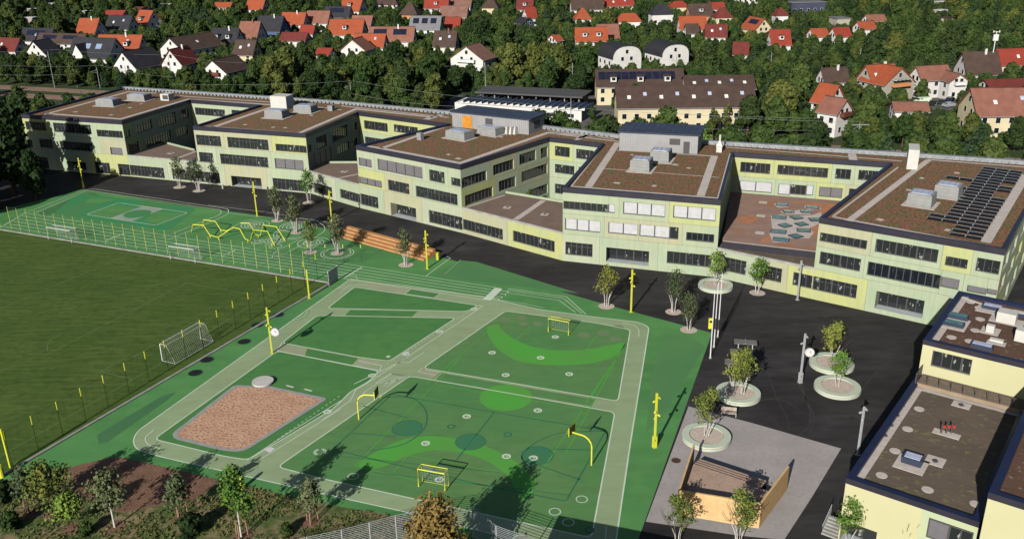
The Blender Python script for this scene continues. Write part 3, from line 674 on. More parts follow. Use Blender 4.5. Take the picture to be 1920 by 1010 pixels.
# courtyard walls of the rear spine
facade(school, I1a, I1b, ZB, [('a', 1460, 206, 1692, 280, 'n'), ('a', 1735, 224, 1850, 300, 'n')], seed=20, pal=[[1], [4], [1, 1]])
facade(school, I2a, I2b, ZB, [('b', 1368, 222, 1550, 312, 'n'), ('b', 1592, 252, 1775, 335, 'n'), ('b', 1375, 344, 1600, 435, 'n')], seed=21, pal=[[1], [1], [0, 0]])
facade(school, I3a, I3b, ZB, [('c', 1305, 272, 1395, 344, 'n'), ('c', 1435, 290, 1540, 362, 'n'), ('c', 1305, 382, 1423, 452, 'n'), ('c', 1450, 400, 1560, 470, 'n'), ('c', 1305, 502, 1365, 570, 'n')], seed=22, pal=[[1], [1, 1], [0, 1]])
facade(school, I4a, I4b, ZB, [('e', 137, 122, 290, 188, 'n'), ('e', 332, 137, 593, 208, 'n'), ('e', 638, 157, 713, 217, 'n'), ('e', 759, 164, 860, 225, 'n'), ('e', 132, 220, 298, 287, 'w'), ('e', 337, 237, 393, 298, 'w'), ('e', 396, 240, 478, 299, 'n'), ('e', 481, 244, 515, 300, 'w'), ('e', 552, 252, 668, 314, 'b'), ('e', 708, 262, 800, 330, 'n')], seed=23, pal=[[1], [1, 1, 1, 1, 0], [0, 0, 1, 1]])
for i in range(len(REAR)-1): facade(school, REAR[i+1], REAR[i], [(0, 11.75)], [], seed=30+i, mats=[FAC[1]], name='wall')
facade(school, R5, R6, [(0, 11.75)], [], seed=40, mats=[FAC[1]])
# roofs
OUT = [F0, FR1, I1a, I1b, FL2, FR2, I2a, I2b, FL3, FR3, I3a, I3b, F2, F3, I4a, I4b, FL5, F4, R5, R6]
full = OUT+REAR[::-1]
b = MB(); b.poly(full, 12.1); b.build('planted_roof', M_sedum, school)
b = MB(); curb(b, [REAR[0]]+OUT, .46, .03, 11.72, 12.6, closed=False, mt=1); b.build('parapet', [M_par, M_navy_shade], school)
b = MB(); curb(b, REAR, .02, 1.0, 11.7, 12.75, closed=False)
for i in range(len(REAR)-1):
    a_, c_ = Vector(REAR[i]), Vector(REAR[i+1]); L_ = (c_-a_).length; t_ = (c_-a_)/L_; n_ = Vector((t_.y, -t_.x))
    for k in range(int(L_/1.1)):
        q = a_+t_*(k*1.1+.5)+n_*1.35; b.box((q.x, q.y, 12.35), (.5, .35, .3), math.atan2(t_.y, t_.x), 0)
b.build('rear_parapet', M_greyp, school)
def rz_(A, B): return math.atan2(B[1]-A[1], B[0]-A[0])
a1, a3, a4, a5 = rz_(F0, FR1), rz_(FL3, FR3), rz_(F2, F3), rz_(FL5, F4)
b = MB()
def rp(k, *pts, w=.55, z=12.112): b.ribbon(CG(k, pts, z), max(w*(1.75 if k in 'pbcq' else 1.15), .3), z)
b_ = lambda *p: [(x*2.9703, y*2.9703) for x, y in p]
CR['p'] = (0, 0, 2.9703); CR['q'] = (640, 0, 2.9703); CR['r'] = (1280, 0, 2.9703)
rp('p', (240, 640), (715, 512), (870, 520)); rp('p', (262, 633), (672, 663), (1050, 553), (1520, 585), w=.6)
rp('b', (235, 275), (690, 120), w=.7); rp('b', (180, 270), (880, 320), (1310, 138), (1890, 200), w=.6)
rp('c', (160, 275), (240, 287), (725, 378), (1262, 192), (1564, 215), w=.65); rp('c', (245, 287), (660, 145), w=.6); rp('c', (1440, 225), (1505, 212), w=.6)
rp('d', (325, 412), (500, 150), w=1.1, z=12.118); rp('d', (990, 465), (1072, 228), w=1.1, z=12.118); rp('d', (225, 408), (1095, 478), w=.5); rp('d', (380, 300), (1100, 356), w=.25); rp('d', (495, 195), (1080, 230), w=.5)
rp('d', (225, 408), (418, 165), w=.25, z=12.124); rp('d', (1093, 478), (1165, 215), w=.25, z=12.124)
rp('e', (705, 432), (1125, 112), w=.9, z=12.118); rp('e', (1425, 545), (1640, 190), w=1.1, z=12.118); rp('e', (620, 410), (1505, 577), w=.5); rp('e', (620, 410), (965, 150), w=.3)
rp('e', (1520, 575), (1660, 330), w=.3, z=12.124)
rp('e', (1120, 110), (1640, 150), w=.6); rp('e', (60, 45), (700, 95), (985, 118), w=.45); rp('e', (720, 70), (730, 118), w=1.2, z=12.118)
rp('p', (1000, 535), (1520, 570), (1900, 612), w=.4); rp('q', (0, 590), (600, 655), w=.4); rp('q', (1180, 745), (1560, 790), w=.4); rp('d', (90, 80), (290, 100), (480, 130), w=.5)
rp('q', (470, 665), (560, 640), w=.9); rp('d', (250, 135), (320, 105), w=.8)
rnd = random.Random(5)
def pads(k, lst, s_=.9, z=12.126):
    for x, y in lst:
        c = G(*C(k, x, y), z); b.box((c.x, c.y, z), (s_*rnd.uniform(.7, 1.2), s_*rnd.uniform(.6, 1), .02), a5+rnd.uniform(-.2, .2))
pads('a', [(835, 262), (975, 208), (1060, 180), (565, 240)]); pads('b', [(975, 187), (780, 278), (480, 255), (690, 275)]); pads('c', [(655, 325), (975, 218), (715, 350)])
pads('d', [(495, 388), (715, 405), (840, 280), (920, 300), (585, 222)]); pads('e', [(1090, 207), (1275, 180), (1022, 270), (1225, 480), (870, 425)])
b.build('roof_paving', M_paver, school)
for k, x, y, w_, d_, h_, az in (('a', 820, 190, 5.2, 3.2, 1.5, a1), ('a', 1050, 150, 5.2, 3.0, 1.4, a1), ('b', 720, 200, 4.6, 3.2, 1.6, a1), ('b', 935, 160, 4.6, 3.2, 1.5, a1), ('c', 725, 225, 5.0, 3.2, 1.5, a3), ('c', 915, 200, 4.8, 3.2, 1.4, a3),
                                ('d', 640, 310, 3.4, 3.6, 1.9, a4), ('d', 755, 255, 3.4, 3.6, 1.9, a4), ('e', 1085, 345, 3.5, 3.4, 1.8, a5), ('e', 1225, 300, 3.5, 3.4, 1.8, a5)):
    c = G(*C(k, x, y), 12.1); b = MB(); b.box((c.x, c.y, 12.16), (w_+1.1, d_+1.1, .06), az, 1); b.box((c.x, c.y, 12.19+h_/2), (w_, d_, h_), az, 0, taper=.95)
    for q in (.3, .6, .9): b.box((c.x, c.y, 12.19+h_*q), (w_*(1.012-.05*q), d_*(1.012-.05*q), .05), az, 2)
    s_ = b.build('skylight', [M_conc, M_paver, M_alu], school); b = MB(); b.box((c.x, c.y, 12.24+h_), (w_*.74, d_*.7, .14), az); b.build('glass', M_glassb, s_)
    b = MB(); b.box((c.x, c.y, 12.2+h_), (w_*.84, d_*.82, .1), az, 0)
    for q in (-.25, 0, .25): b.box((c.x+math.cos(az)*w_*q, c.y+math.sin(az)*w_*q, 12.33+h_), (.1, d_*.72, .05), az, 0)
    b.build('frame', M_alu, s_)
# white plant boxes and vents
def rbox(k, x, y, w_, d_, h_, az, mt, name, z=12.1, taper=1.0):
    c = G(*C(k, x, y), z); b = MB(); b.box((c.x, c.y, z+h_/2), (w_, d_, h_), az, 0, taper=taper); o = b.build(name, mt, school); return o, c
M_wbox = mat('white_cladding', (.62, .61, .58), (.56, .55, .52), .7, rough=.6)
o, c = rbox('b', 762, 130, 4.2, 3.4, 3.0, a1, M_wbox, 'plant_box')
o, c = rbox('a', 1258, 150, 2.4, 2.2, 1.6, a1, M_wbox, 'plant_box'); b = MB(); b.box((c.x-.1*1, c.y-1.15, 12.1+.85), (1.5, .1, 1), a1); b.build('grille', M_frame, o)
o, c = rbox('e', 1035, 145, 1.7, 4.6, 3.4, a5+.25, M_wbox, 'plant_box'); 
rbox('b', 1125, 150, 1.2, 1.2, 1.2, a1, M_conc, 'vent_box'); rbox('c', 483, 235, 1.1, .9, 1.4, a3, M_conc, 'vent_box')
o, c = rbox('d', 1100, 205, 1.0, 1.0, 1.2, a4, M_wbox, 'roof_chimney'); b = MB(); b.box((c.x, c.y, 13.7), (1.2, 1.2, .9), a4, taper=.3); b.tube([(c.x, c.y, 14), (c.x, c.y, 15.3)], .18, 8); b.build('vent_pipe', M_wbox, o)
for i in range(3):
    rbox('c', 1015+i*25, 200, .55, 1.2, 1.5, a3, M_wbox, 'ventilator', taper=.55)
# plant rooms
def plant_room(k, pts, h_, extra):
    q = CG(k, pts, 12.1); p = [q[0], q[1], q[2], q[0]+(q[2]-q[1])]
    b = MB(); b.prism([(v.x, v.y) for v in p], 12.1, 12.1+h_)
    t = (p[1]-p[0]).normalized(); n_ = Vector((t.y, -t.x, 0)); L_ = (p[1]-p[0]).length
    for i in range(int(L_/.45)):
        c = p[0]+t*(i*.45+.2)+n_*.015; b.box((c.x, c.y, 12.1+h_/2), (.05, .05, h_-.02), math.atan2(t.y, t.x))
    o = b.build('plant_room', M_metal, school)
    b = MB(); cx = sum(v.x for v in p)/4; cy = sum(v.y for v in p)/4
    qq = [(cx+(v.x-cx)*1.05, cy+(v.y-cy)*1.08) for v in p]; b.prism(qq, 12.1+h_, 12.35+h_)
    for i in range(14):
        s = i/13; a_ = Vector(qq[0]).lerp(Vector(qq[1]), s); c_ = Vector(qq[3]).lerp(Vector(qq[2]), s); b.ribbon([a_, c_], .08, 12.39+h_)
    b.build('roof', M_rooflid, o)
    return o, p, t, n_
o, p, t, n_ = plant_room('c', [(680, 155), (1145, 205), (1240, 165)], 3.0, 0)
b = MB(); c = G(*C('c', 771, 165), 12.1)
u = (c-p[0]).dot(t); c = p[0]+t*u+n_*.06; b.box((c.x, c.y, 13.4), (2.3, .1, 2.55), math.atan2(t.y, t.x)); b.build('door', mat('orange_door', (.62, .27, .03), (.5, .2, .03), 2, rough=.6), o)
b = MB(); c = p[0]+t*(u+5.2)+n_*.03; b.box((c.x, c.y, 13.4), (1.7, .08, 2.4), math.atan2(t.y, t.x)); b.build('door_recess', M_frame, o)
t2 = (p[2]-p[1]).normalized(); c = p[1].lerp(p[2], .5)+Vector((t2.y, -t2.x, 0))*.05; b = MB(); b.box((c.x, c.y, 13.7), (2.6, .1, 1.3), math.atan2(t2.y, t2.x)); b.build('grille', M_frame, o)
o, p, t, n_ = plant_room('d', [(508, 195), (970, 218), (1002, 160)], 3.4, 0)
b = MB(); c = p[0].lerp(p[1], .86)+n_*.05; b.box((c.x, c.y, 13.2), (1.1, .1, 2.2), math.atan2(t.y, t.x)); b.build('door', M_frame, o)
b = MB(); c = p[0].lerp(p[1], .71)+n_*.05; b.box((c.x, c.y, 14.2), (1.9, .1, 1.1), math.atan2(t.y, t.x)); b.build('grille', M_frame, o)
# solar rows on the fifth wing
e1 = (Vector(F4)-Vector(FL5)).normalized(); e2 = Vector((-e1.y, e1.x))
s0 = G(*C('O', 345, 505), 12.3); s1 = G(*C('O', 612, 70), 12.3); dd = Vector((s1.x-s0.x, s1.y-s0.y)); NR = 22
cnt = [2, 2, 2, 4, 4, 3, 3, 3, 3, 3, 3, 3, 4, 4, 3, 3, 4, 3, 3, 3, 3, 3]
for i in range(NR):
    p0 = Vector((s0.x, s0.y))+dd*i/NR; b = MB()
    for k in range(cnt[i]):
        c = p0-e1*(k*2.0+1.1+(2.0 if cnt[i] == 4 and i > 10 else 0)); rot = Matrix.Translation((c.x, c.y, 12.5)) @ Matrix.Rotation(math.atan2(e1.y, e1.x), 4, 'Z') @ Matrix.Rotation(R(9), 4, 'X')
        b.box((0, 0, 0), (1.9, .60, .05), 0, 0, M=rot)
        b.box((0, .32, .012), (1.98, .06, .06), 0, 1, M=rot)
        for xx in (-.97, .97): b.box((xx, 0, .012), (.06, .58, .06), 0, 1, M=rot)
    b.build('solar_panel_row', [mat('solar_black', (.012, .013, .018), (.018, .02, .026), 1, rough=.35), M_alu], school)
# one storey links between the wings
def podium(A, B, back, mt, z=4.6, strips=(), pd=()):
    t = unit2(A, B)
    b = MB(); b.poly([A, B]+back, z); o = b.build('link_roof', mt, school)
    b = MB(); curb(b, [A, B], .28, .02, z, 4.92, closed=False); b.build('parapet', M_kerb, o)
    if mt is M_gravel: curb_b = MB(); curb(curb_b, back, .3, .0, 0.0, 5.0, closed=False); curb_b.build('rear_wall', FAC[1], o)
    b = MB()
    for s_ in strips: b.ribbon(CG(s_[0], s_[1], z+.012), s_[2], z+.012)
    for k, x, y in pd:
        c = G(*C(k, x, y), z); b.box((c.x, c.y, z+.02), (1.3, 1.3, .03), a4); b.box((c.x, c.y, z+.06), (.45, .45, .1), a4, 1)
    if b.v: b.build('roof_paving', [M_paver, M_frame], o)
    return o
podium(FR1, FL2, [(-71.3, 202.5), (-81.0, 210.6)], M_gravel, strips=[('a', [(1300, 598), (1470, 535)], .7)], pd=[('a', 1282, 550)])
podium(FR2, FL3, [(-25.6, 175.9), (-32.0, 189.0), (-38.8, 189.4)], M_gravel, strips=[('b', [(1180, 655), (1330, 625)], .6)], pd=[('b', 1222, 607)])
podium(FR3, F2, [(13.2, 156.0), (-.8, 164.9)], M_gravel, strips=[('c', [(1065, 722), (1235, 605)], 1.1), ('c', [(740, 655), (1000, 572)], .5)], pd=[('c', 1013, 648), ('c', 1243, 690)])
o = podium(F3, FL5, [(45.6, 125.6), (34.6, 141.0)][:0] + [(50.5, 132.0), (35.0, 142.6)], M_gravel2, z=4.55)
b = MB(); pp = CG('e', [(38, 548), (525, 605)], 5.3); q0 = Vector(F3).lerp(Vector(I4a), .15); q1 = Vector(FL5).lerp(Vector(I4b), .10)
q0 = Vector((pp[0].x, pp[0].y)); q1 = Vector((pp[1].x+1.5, pp[1].y-.5))
b.prism([tuple(q0), tuple(q1), I4b, I4a], 4.7, 5.2); o5 = b.build('terrace_roof', mat('terrace_roof_brown', (.36, .235, .19), (.30, .195, .155), .4, rough=1, c3=(.38, .17, .09), scale3=.18, amt3=.8, lo3=.55, hi3=.66), school)
b = MB(); curb(b, [q0, q1], .45, .03, 4.6, 5.45, closed=False); b.build('parapet', M_par, o5)
b = MB(); qq = [q0+e2*.5, q1+e2*.5]; b.ribbon(qq, .5, 5.462); b.ribbon([q0+e2*1.0, q1+e2*1.0], .7, 5.215)
for k, x, y in (('e', 255, 335), ('e', 243, 405), ('e', 237, 495)): c = G(*C(k, x, y), 5.2); b.box((c.x, c.y, 5.22), (1.4, 1.2, .03), a4)
b.poly(CG('e', [(305, 545), (288, 500), (302, 470), (295, 405), (350, 398), (400, 408), (520, 400), (560, 385), (565, 440), (500, 470), (520, 495), (498, 525), (400, 524), (395, 548)], 5.2), 5.218)
b.poly(CG('e', [(310, 345), (330, 335), (395, 345), (385, 362), (330, 362)], 5.2), 5.218); b.poly(CG('e', [(345, 385), (370, 372), (420, 380), (450, 372), (520, 382), (500, 398), (380, 400)], 5.2), 5.218); b.poly(CG('e', [(470, 360), (480, 348), (555, 356), (560, 372), (490, 375)], 5.2), 5.218)
b.build('roof_paving', M_paver, o5)
b = MB(); b.poly(CG('e', [(125, 415), (200, 400), (235, 425), (190, 450), (120, 445)], 5.2), 5.2135); b.poly(CG('e', [(400, 340), (460, 330), (640, 345), (600, 395), (560, 390), (470, 345)], 5.2), 5.2135); b.poly(CG('e', [(495, 450), (545, 440), (540, 500), (500, 520), (520, 490)], 5.2), 5.2135); b.poly(CG('e', [(235, 530), (300, 510), (305, 540), (250, 545)], 5.2), 5.2135)
b.build('orange_gravel', mat('orange_gravel', (.56, .24, .12), (.42, .20, .12), .6, rough=1, c3=(.2, .11, .08), scale3=3), o5)
for (x, y, w_, d_, r_) in ((355, 348, 1.9, 1.1, 0), (388, 384, 1.5, 1.1, .3), (340, 414, 2.0, 1.5, 0), (370, 457, 1.5, 1.4, .8), (335, 489, 2.2, 1.5, 0), (350, 532, 2.3, 1.4, 0), (515, 362, 2.0, 1.2, 0), (480, 384, 1.6, 1.0, .2), (430, 416, 1.5, 1.3, .7), (456, 450, 1.5, 1.3, .7), (468, 483, 1.9, 1.4, .1), (427, 513, 1.5, 1.5, .8), (533, 427, 1.9, 1.4, .3)):
    c = G(*C('e', x, y), 5.25); b = MB(); az = a4+r_; b.box((c.x, c.y, 5.31), (w_+.25, d_+.25, .16), az); s_ = b.build('skylight', M_rooflid, o5)
    b = MB(); b.box((c.x, c.y, 5.41), (w_, d_, .04), az); b.build('glass', M_glasst, s_)
# ------------------------------------------------------------------ sports hall (lower right)
hall = thing('sports_hall', 'cream rendered hall in three stepped blocks with dark edged flat roofs at the lower right', 'building', (40, 75, 0))
HL, HT = 7.0, 11.0
A0 = G(*C('M', 190, 545), HL); A1 = G(*C('M', 1212, 850), HL); A3 = G(*C('L', 620, 690), HL)
et = (A3-A0).normalized(); ef = Vector((et.y, -et.x, 0))      # along the left side / along the front
wl = (A1-A0).length
T0 = G(*C('L', 680, 385), HT); T3 = G(*C('L', 920, 12), HT)
dTL = (T0-A0).dot(et); lenT = (T3-T0).length
Bp = lambda u, v, z=0: Vector((A0.x+et.x*u+ef.x*v, A0.y+et.y*u+ef.y*v, z))
low = [Bp(0, 0), Bp(0, wl), Bp(dTL, wl), Bp(dTL, 0)]
tall = [Bp(dTL, 0), Bp(dTL, wl+12), Bp(dTL+lenT, wl+12), Bp(dTL+lenT, 0)]
# third block from its own left front corner
Q0 = G(*C('M', 1270, 655), HT); uq, vq = (Q0-A0).dot(et), (Q0-A0).dot(ef)
third = [Bp(uq, vq), Bp(uq, vq+20), Bp(dTL, vq+20), Bp(dTL, vq)]
CM = [M_cream]
M_minthall = mat('mint_render', (.42, .52, .36), (.48, .53, .33), .3, rough=.8)
facade(hall, low[0], low[1], [(0, 2.9), (2.9, HL-.5)], [], mats=[M_cream], uw=[(.1, 3.2, .2, 2.6, 'd')], seed=1)
g0 = Bp(0, wl*.62); wl2 = (A1-A0).length
b = MB(); t_ = ef
u0, z1 = onwall(low[0], low[1], *C('M', 820, 845)); u1, z0 = onwall(low[0], low[1], *C('M', 1128, 1100))
n_ = Vector((t_.y, -t_.x))
ua, _ = onwall(low[0], low[1], *C('M', 770, 760))
q = [(low[0]+t_*ua+n_.to_3d()*.02), (low[0]+t_*(wl-.02)+n_.to_3d()*.02)]
b.face([(q[0].x, q[0].y, 0), (q[1].x, q[1].y, 0), (q[1].x, q[1].y, HL-.5), (q[0].x, q[0].y, HL-.5)]); b.build('wall_panel', M_minthall, hall)
um = u0+(u1-u0)*.48
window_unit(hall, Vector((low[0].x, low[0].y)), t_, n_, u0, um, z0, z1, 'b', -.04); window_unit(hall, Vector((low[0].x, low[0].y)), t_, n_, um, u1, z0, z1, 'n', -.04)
facade(hall, low[3], low[0], [(0, HL-.5)], [], mats=[M_cream]); facade(hall, low[1], low[2], [(0, HL-.5)], [], mats=[M_cream])
wd = [('L', 765, 470, 1042, 662, 'n')]
facade(hall, tall[0], tall[1], [(0, HL), (HL, HT-.5)], wd, mats=[M_cream], seed=2)
facade(hall, tall[3], tall[0], [(0, HT-.5)], [], mats=[M_cream]); facade(hall, tall[2], tall[3], [(0, HT-.5)], [], mats=[M_cream]); facade(hall, tall[1], tall[2], [(0, HT-.5)], [], mats=[M_cream])
facade(hall, third[0], third[1], [(0, HT-.5)], [], mats=[M_cream]); facade(hall, third[3], third[0], [(0, HT-.5)], [], mats=[M_cream]); facade(hall, third[1], third[2], [(0, HT-.5)], [], mats=[M_cream])
b = MB(); b.poly(low, HL-.35); rl = b.build('gravel_roof', M_gravel2, hall)
M_sed2 = mat('sedum_dark', (.14, .075, .05), (.11, .065, .045), .6, rough=1, c3=(.3, .25, .18), scale3=2.2, amt3=.7, bump=.6, lo3=.62, hi3=.68)
b = MB(); b.poly(tall, HT-.35); rt = b.build('planted_roof', M_sed2, hall)
b = MB(); b.poly(third, HT-.33); b.build('planted_roof', M_sed2, hall)
b = MB(); curb(b, low, .6, .04, HL-.55, HL, mt=1); b.build('parapet', [M_par, M_navy_shade], hall)
b = MB(); curb(b, tall, .6, .04, HT-.55, HT, mt=1); b.build('parapet', [M_par, M_navy_shade], hall)
b = MB(); curb(b, third, .6, .04, HT-.56, HT+.01, mt=1); b.build('parapet', [M_par, M_navy_shade], hall)
b = MB()
b.ribbon([Bp(.3, .85), Bp(dTL-2.6, .85)], .7, HL-.33); b.ribbon([Bp(dTL-2.9, .5), Bp(dTL-2.9, wl-.5)], .6, HL-.32)
for k, x, y, s_ in (('M', 457, 528, .5), ('M', 558, 343, .5), ('M', 653, 178, .5), ('M', 805, 637, .5), ('M', 1170, 745, .5), ('L', 660, 915, .5), ('L', 740, 772, .5)):
    c = G(*C(k, x, y), HL-.35); b.cyl(c, s_, HL-.35, HL-.31, 14)
for k, x, y, sx, sy in (('M', 680, 445, 2.6, 2.6), ('M', 862, 420, 1.6, 1.6), ('M', 948, 215, 2.4, 1.0), ('L', 980, 885, 1.7, 1.2)):
    c = G(*C(k, x, y), HL-.35); b.box((c.x, c.y, HL-.325), (sx, sy, .05), math.atan2(ef.y, ef.x))
b.build('roof_paving', M_paver, rl)
b = MB(); c = G(*C('M', 690, 425), HL-.3); b.box((c.x, c.y, HL+.0), (1.7, 1.3, .6), math.atan2(ef.y, ef.x)); o = b.build('skylight', M_rooflid, hall)
b = MB(); b.box((c.x, c.y, HL+.33), (1.35, .95, .06), math.atan2(ef.y, ef.x)); b.build('glass', M_glassb, o)
for k, x, y in (('M', 862, 422), ('L', 978, 886), ('M', 570, 75), ('M', 525, 150), ('M', 480, 228), ('L', 532, 890), ('L', 487, 965)):
    c = G(*C(k, x, y), HL-.3); b = MB(); b.box((c.x, c.y, HL-.24), (.4, .4, .14), 0); b.build('roof_drain', M_frame, hall)
for i, x in enumerate((907, 944, 982)):
    c = G(*C('M', x, 205), HL-.3); b = MB(); b.tube([(c.x, c.y, HL-.3), (c.x, c.y, HL+.75)], .09, 8); b.box((c.x+.2, c.y+.05, HL+.35), (.28, .2, .3), 0, 1)
    b.build('vent_pipe', [M_frame, mat('red_cap', (.45, .05, .03), None, 1)], hall)
b = MB(); b.ribbon([Bp(dTL+.4, .85), Bp(dTL+lenT-.6, .85)], .8, HT-.335)
for k, x, y, sx, sy in (('L', 1205, 170, 3, 2), ('L', 930, 270, 2.6, 3.4), ('L', 1325, 250, 3.4, 2), ('L', 1200, 325, 1.8, 2), ('L', 1245, 415, 1.8, 1)):
    c = G(*C(k, x, y), HT-.35); b.box((c.x, c.y, HT-.325), (sx, sy, .05), math.atan2(ef.y, ef.x))
for k, x, y in (('L', 1050, 105), ('L', 1122, 235), ('L', 905, 372), ('L', 1042, 402), ('L', 1115, 150), ('L', 1085, 320)):
    c = G(*C(k, x, y), HT-.35); b.cyl(c, .5, HT-.35, HT-.31, 14)
b.build('roof_paving', M_paver, rt)
for k, x, y, mt in (('L', 955, 225, M_glasst), ('L', 922, 280, M_glasst), ('L', 1215, 155, M_glassb), ('L', 1135, 448, M_glassb), ('L', 1430, 210, M_wbox)):
    c = G(*C(k, x, y), HT-.3); b = MB(); b.box((c.x, c.y, HT-.12), (2.1, 1.0, .45), math.atan2(ef.y, ef.x)); o = b.build('skylight', M_rooflid, hall)
    b = MB(); b.box((c.x, c.y, HT+.13), (1.8, .75, .05), math.atan2(ef.y, ef.x)); b.build('glass', mt, o)
for k, x, y, s_ in (('L', 1320, 250, (1.9, 1.6, 1.2)), ('L', 1195, 335, (.8, .6, .9)), ('L', 1245, 405, (1.3, .6, .3)), ('L', 1440, 395, (1.4, 1.2, 1.3))):
    c = G(*C(k, x, y), HT-.35); b = MB(); b.box((c.x, c.y, HT-.35+s_[2]/2), s_, math.atan2(ef.y, ef.x)); b.build('vent_box', M_wbox, hall)
b = MB()
for i in range(26):
    c = G(*C('L', 950+i*19, 62+i*6.2), HT-.3); b.box((c.x, c.y, HT-.25), (.25, .25, .12), .3)
b.build('roof_weights', M_wbox, rt)
# terrace deck and its railing in front of the tall block
b = MB(); b.prism([Bp(dTL-2.5, .5), Bp(dTL-2.5, wl), Bp(dTL-.02, wl), Bp(dTL-.02, .5)], HL-.34, HL+.1); b.build('terrace_deck', mat('deck_boards', (.36, .27, .19), (.31, .23, .16), 1, rough=.9), hall)
b = MB(); ra, rb = Bp(dTL-2.45, .3), Bp(dTL-2.45, wl-.1); n_p = 9
for i in range(n_p+1):
    p = ra.lerp(rb, i/n_p); b.tube([(p.x, p.y, HL), (p.x, p.y, HL+1.15)], .035, 5)
for z in (HL+1.15, HL+.25): b.tube([(ra.x, ra.y, z), (rb.x, rb.y, z)], .03, 5)
for i in range(90):
    p = ra.lerp(rb, (i+.5)/90); b.tube([(p.x, p.y, HL+.25), (p.x, p.y, HL+1.15)], .012, 3, cap=False)
b.build('railing', M_frame, hall)
b = MB(); p = Bp(dTL-1.3, .35); b.box((p.x, p.y, HL+.6), (2.4, .08, 1.2), math.atan2(et.y, et.x)); b.build('railing', M_frame, hall)
# ------------------------------------------------------------------ yard: poles
M_yel = mat('yellow_paint', (.70, .72, .06), (.62, .64, .05), 2, rough=.45)
M_galv = mat('galvanised', (.52, .54, .56), (.44, .46, .48), 2, rough=.45, metal=.2)
M_whitep = mat('white_pole', (.75, .75, .76), None, 1, rough=.4)
M_black = mat('black_rubber', (.012, .012, .012), (.02, .02, .02), 2, rough=.7)
M_lamp = mat('lamp_glass', (.6, .6, .55), None, 1, rough=.2)
poleP = []
def lamp_post(k, x, y, mt, label, h=6.6, spots=(5.9, 5.2, 4.8, 4.1), box=True, clock=None, az=.4):
    c = G(*C(k, x, y)); t = thing('lamp_post', label, 'lamp post', (c.x, c.y, 0), 0, 'square lighting masts around the school yard')
    b = MB(); b.box((0, 0, h/2), (.19, .19, h), az); b.box((0, 0, .03), (.45, .45, .06), az); b.build('pole', mt, t, world=False)
    for i, z in enumerate(spots):
        a = az+i*1.9; dx, dy = math.cos(a), math.sin(a); b = MB()
        b.tube([(dx*.1, dy*.1, z), (dx*.28, dy*.28, z+.02)], .04, 6); b.tube([(dx*.22, dy*.22, z+.06), (dx*.42, dy*.42, z-.12)], .115, 10); s = b.build('spotlight', mt, t, world=False)
        b = MB(); b.tube([(dx*.42, dy*.42, z-.12), (dx*.43, dy*.43, z-.13)], .095, 10); b.build('lens', M_lamp, s, world=False)
    if box: b = MB(); b.box((0, 0, .75), (.42, .36, 1.3), az); b.box((0, -.19, 1.0), (.1, .02, .25), az, 1); b.build('switch_box', [mt, M_frame], t, world=False)
    if clock:
        z, dx = clock; b = MB(); b.tube([(0, 0, z), (dx*.3, 0, z)], .05, 6); b.tube([(dx*.75, -.12, z), (dx*.75, .12, z)], .55, 28); o = b.build('clock', M_whitep, t, world=False)
        b = MB()
        for yy in (-.135,):
            b.box((dx*.75+.02, yy, z+.14), (.05, .01, .32), 0); b.box((dx*.75+.12, yy-.002, z+.03), (.24, .01, .05), 0)
            for hh in range(12):
                a = hh*math.pi/6; b.box((dx*.75+.45*math.sin(a), yy, z+.45*math.cos(a)), (.04, .01, .08), 0)
        b.build('clock_face', M_black, o, world=False)
    return t
lamp_post('o', 157, 352, M_yel, 'yellow mast with box at its foot at the far left asphalt corner')
lamp_post('o', 482, 405, M_yel, 'yellow mast between the mini court and the second entrance', box=False, h=6.9)
lamp_post('o', 622, 417, M_yel, 'yellow mast at the left end of the wooden steps', box=False, h=6.2)
lamp_post('o', 801, 504, M_yel, 'yellow mast in front of the right end of the wooden steps', box=False)
lamp_post('o', 1183, 585, M_yel, 'yellow mast beside the rounded corner tree with asphalt behind', box=False)
lamp_post('o', 1227, 838, M_yel, 'yellow mast with large box standing beside the sports court right edge', spots=(6.0, 5.5, 4.5, 4.0, 3.4))
lamp_post('o', 510, 662, M_yel, 'yellow mast carrying a round white clock on the running track', box=False, clock=(3.1, 1), spots=(6.1, 5.5, 4.2, 3.9))
lamp_post('o', 1500, 717, M_galv, 'grey mast carrying a round white clock on the asphalt', clock=(4.1, 1), spots=(6.1, 5.2))
lamp_post('o', 1608, 852, M_galv, 'grey mast beside the left wall of the cream hall', box=False, h=5.8, spots=(5.4, 5.0, 4.4))
lamp_post('o', 1495, 562, M_galv, 'grey mast by the yellow panel wall near the school', box=False, h=6.2, spots=(5.6, 4.9, 4.4))
lamp_post('k', 1722, 680, M_yel, 'yellow mast beside the grey panel at the corner of the football pitch', box=False, h=4.6, spots=())
for i, (x, y, lb) in enumerate(((688, 568, 'white flagpole nearest the green surface with yellow box'), (708, 507, 'middle one of three white flagpoles'), (730, 450, 'white flagpole farthest from the green surface'))):
    c = G(*C('g', x, y)); t = thing('flagpole', lb, 'flagpole', (c.x, c.y, 0), 0, 'white flagpoles at the playground corner')
    b = MB(); b.tube([(0, 0, 0), (0, 0, 9.3)], .08, 8, r1=.05); b.build('pole', M_whitep, t, world=False); b = MB(); b.cyl((0, 0), .16, 0, .25, 10); b.build('base', M_galv, t, world=False)
    if i == 0: b = MB(); b.box((-.25, .1, 4.9), (.5, .3, 1.4), 0); b.box((-.25, -.07, 5.2), (.3, .04, .3), 0, 1); b.build('signal_box', [M_yel, M_black], t, world=False)
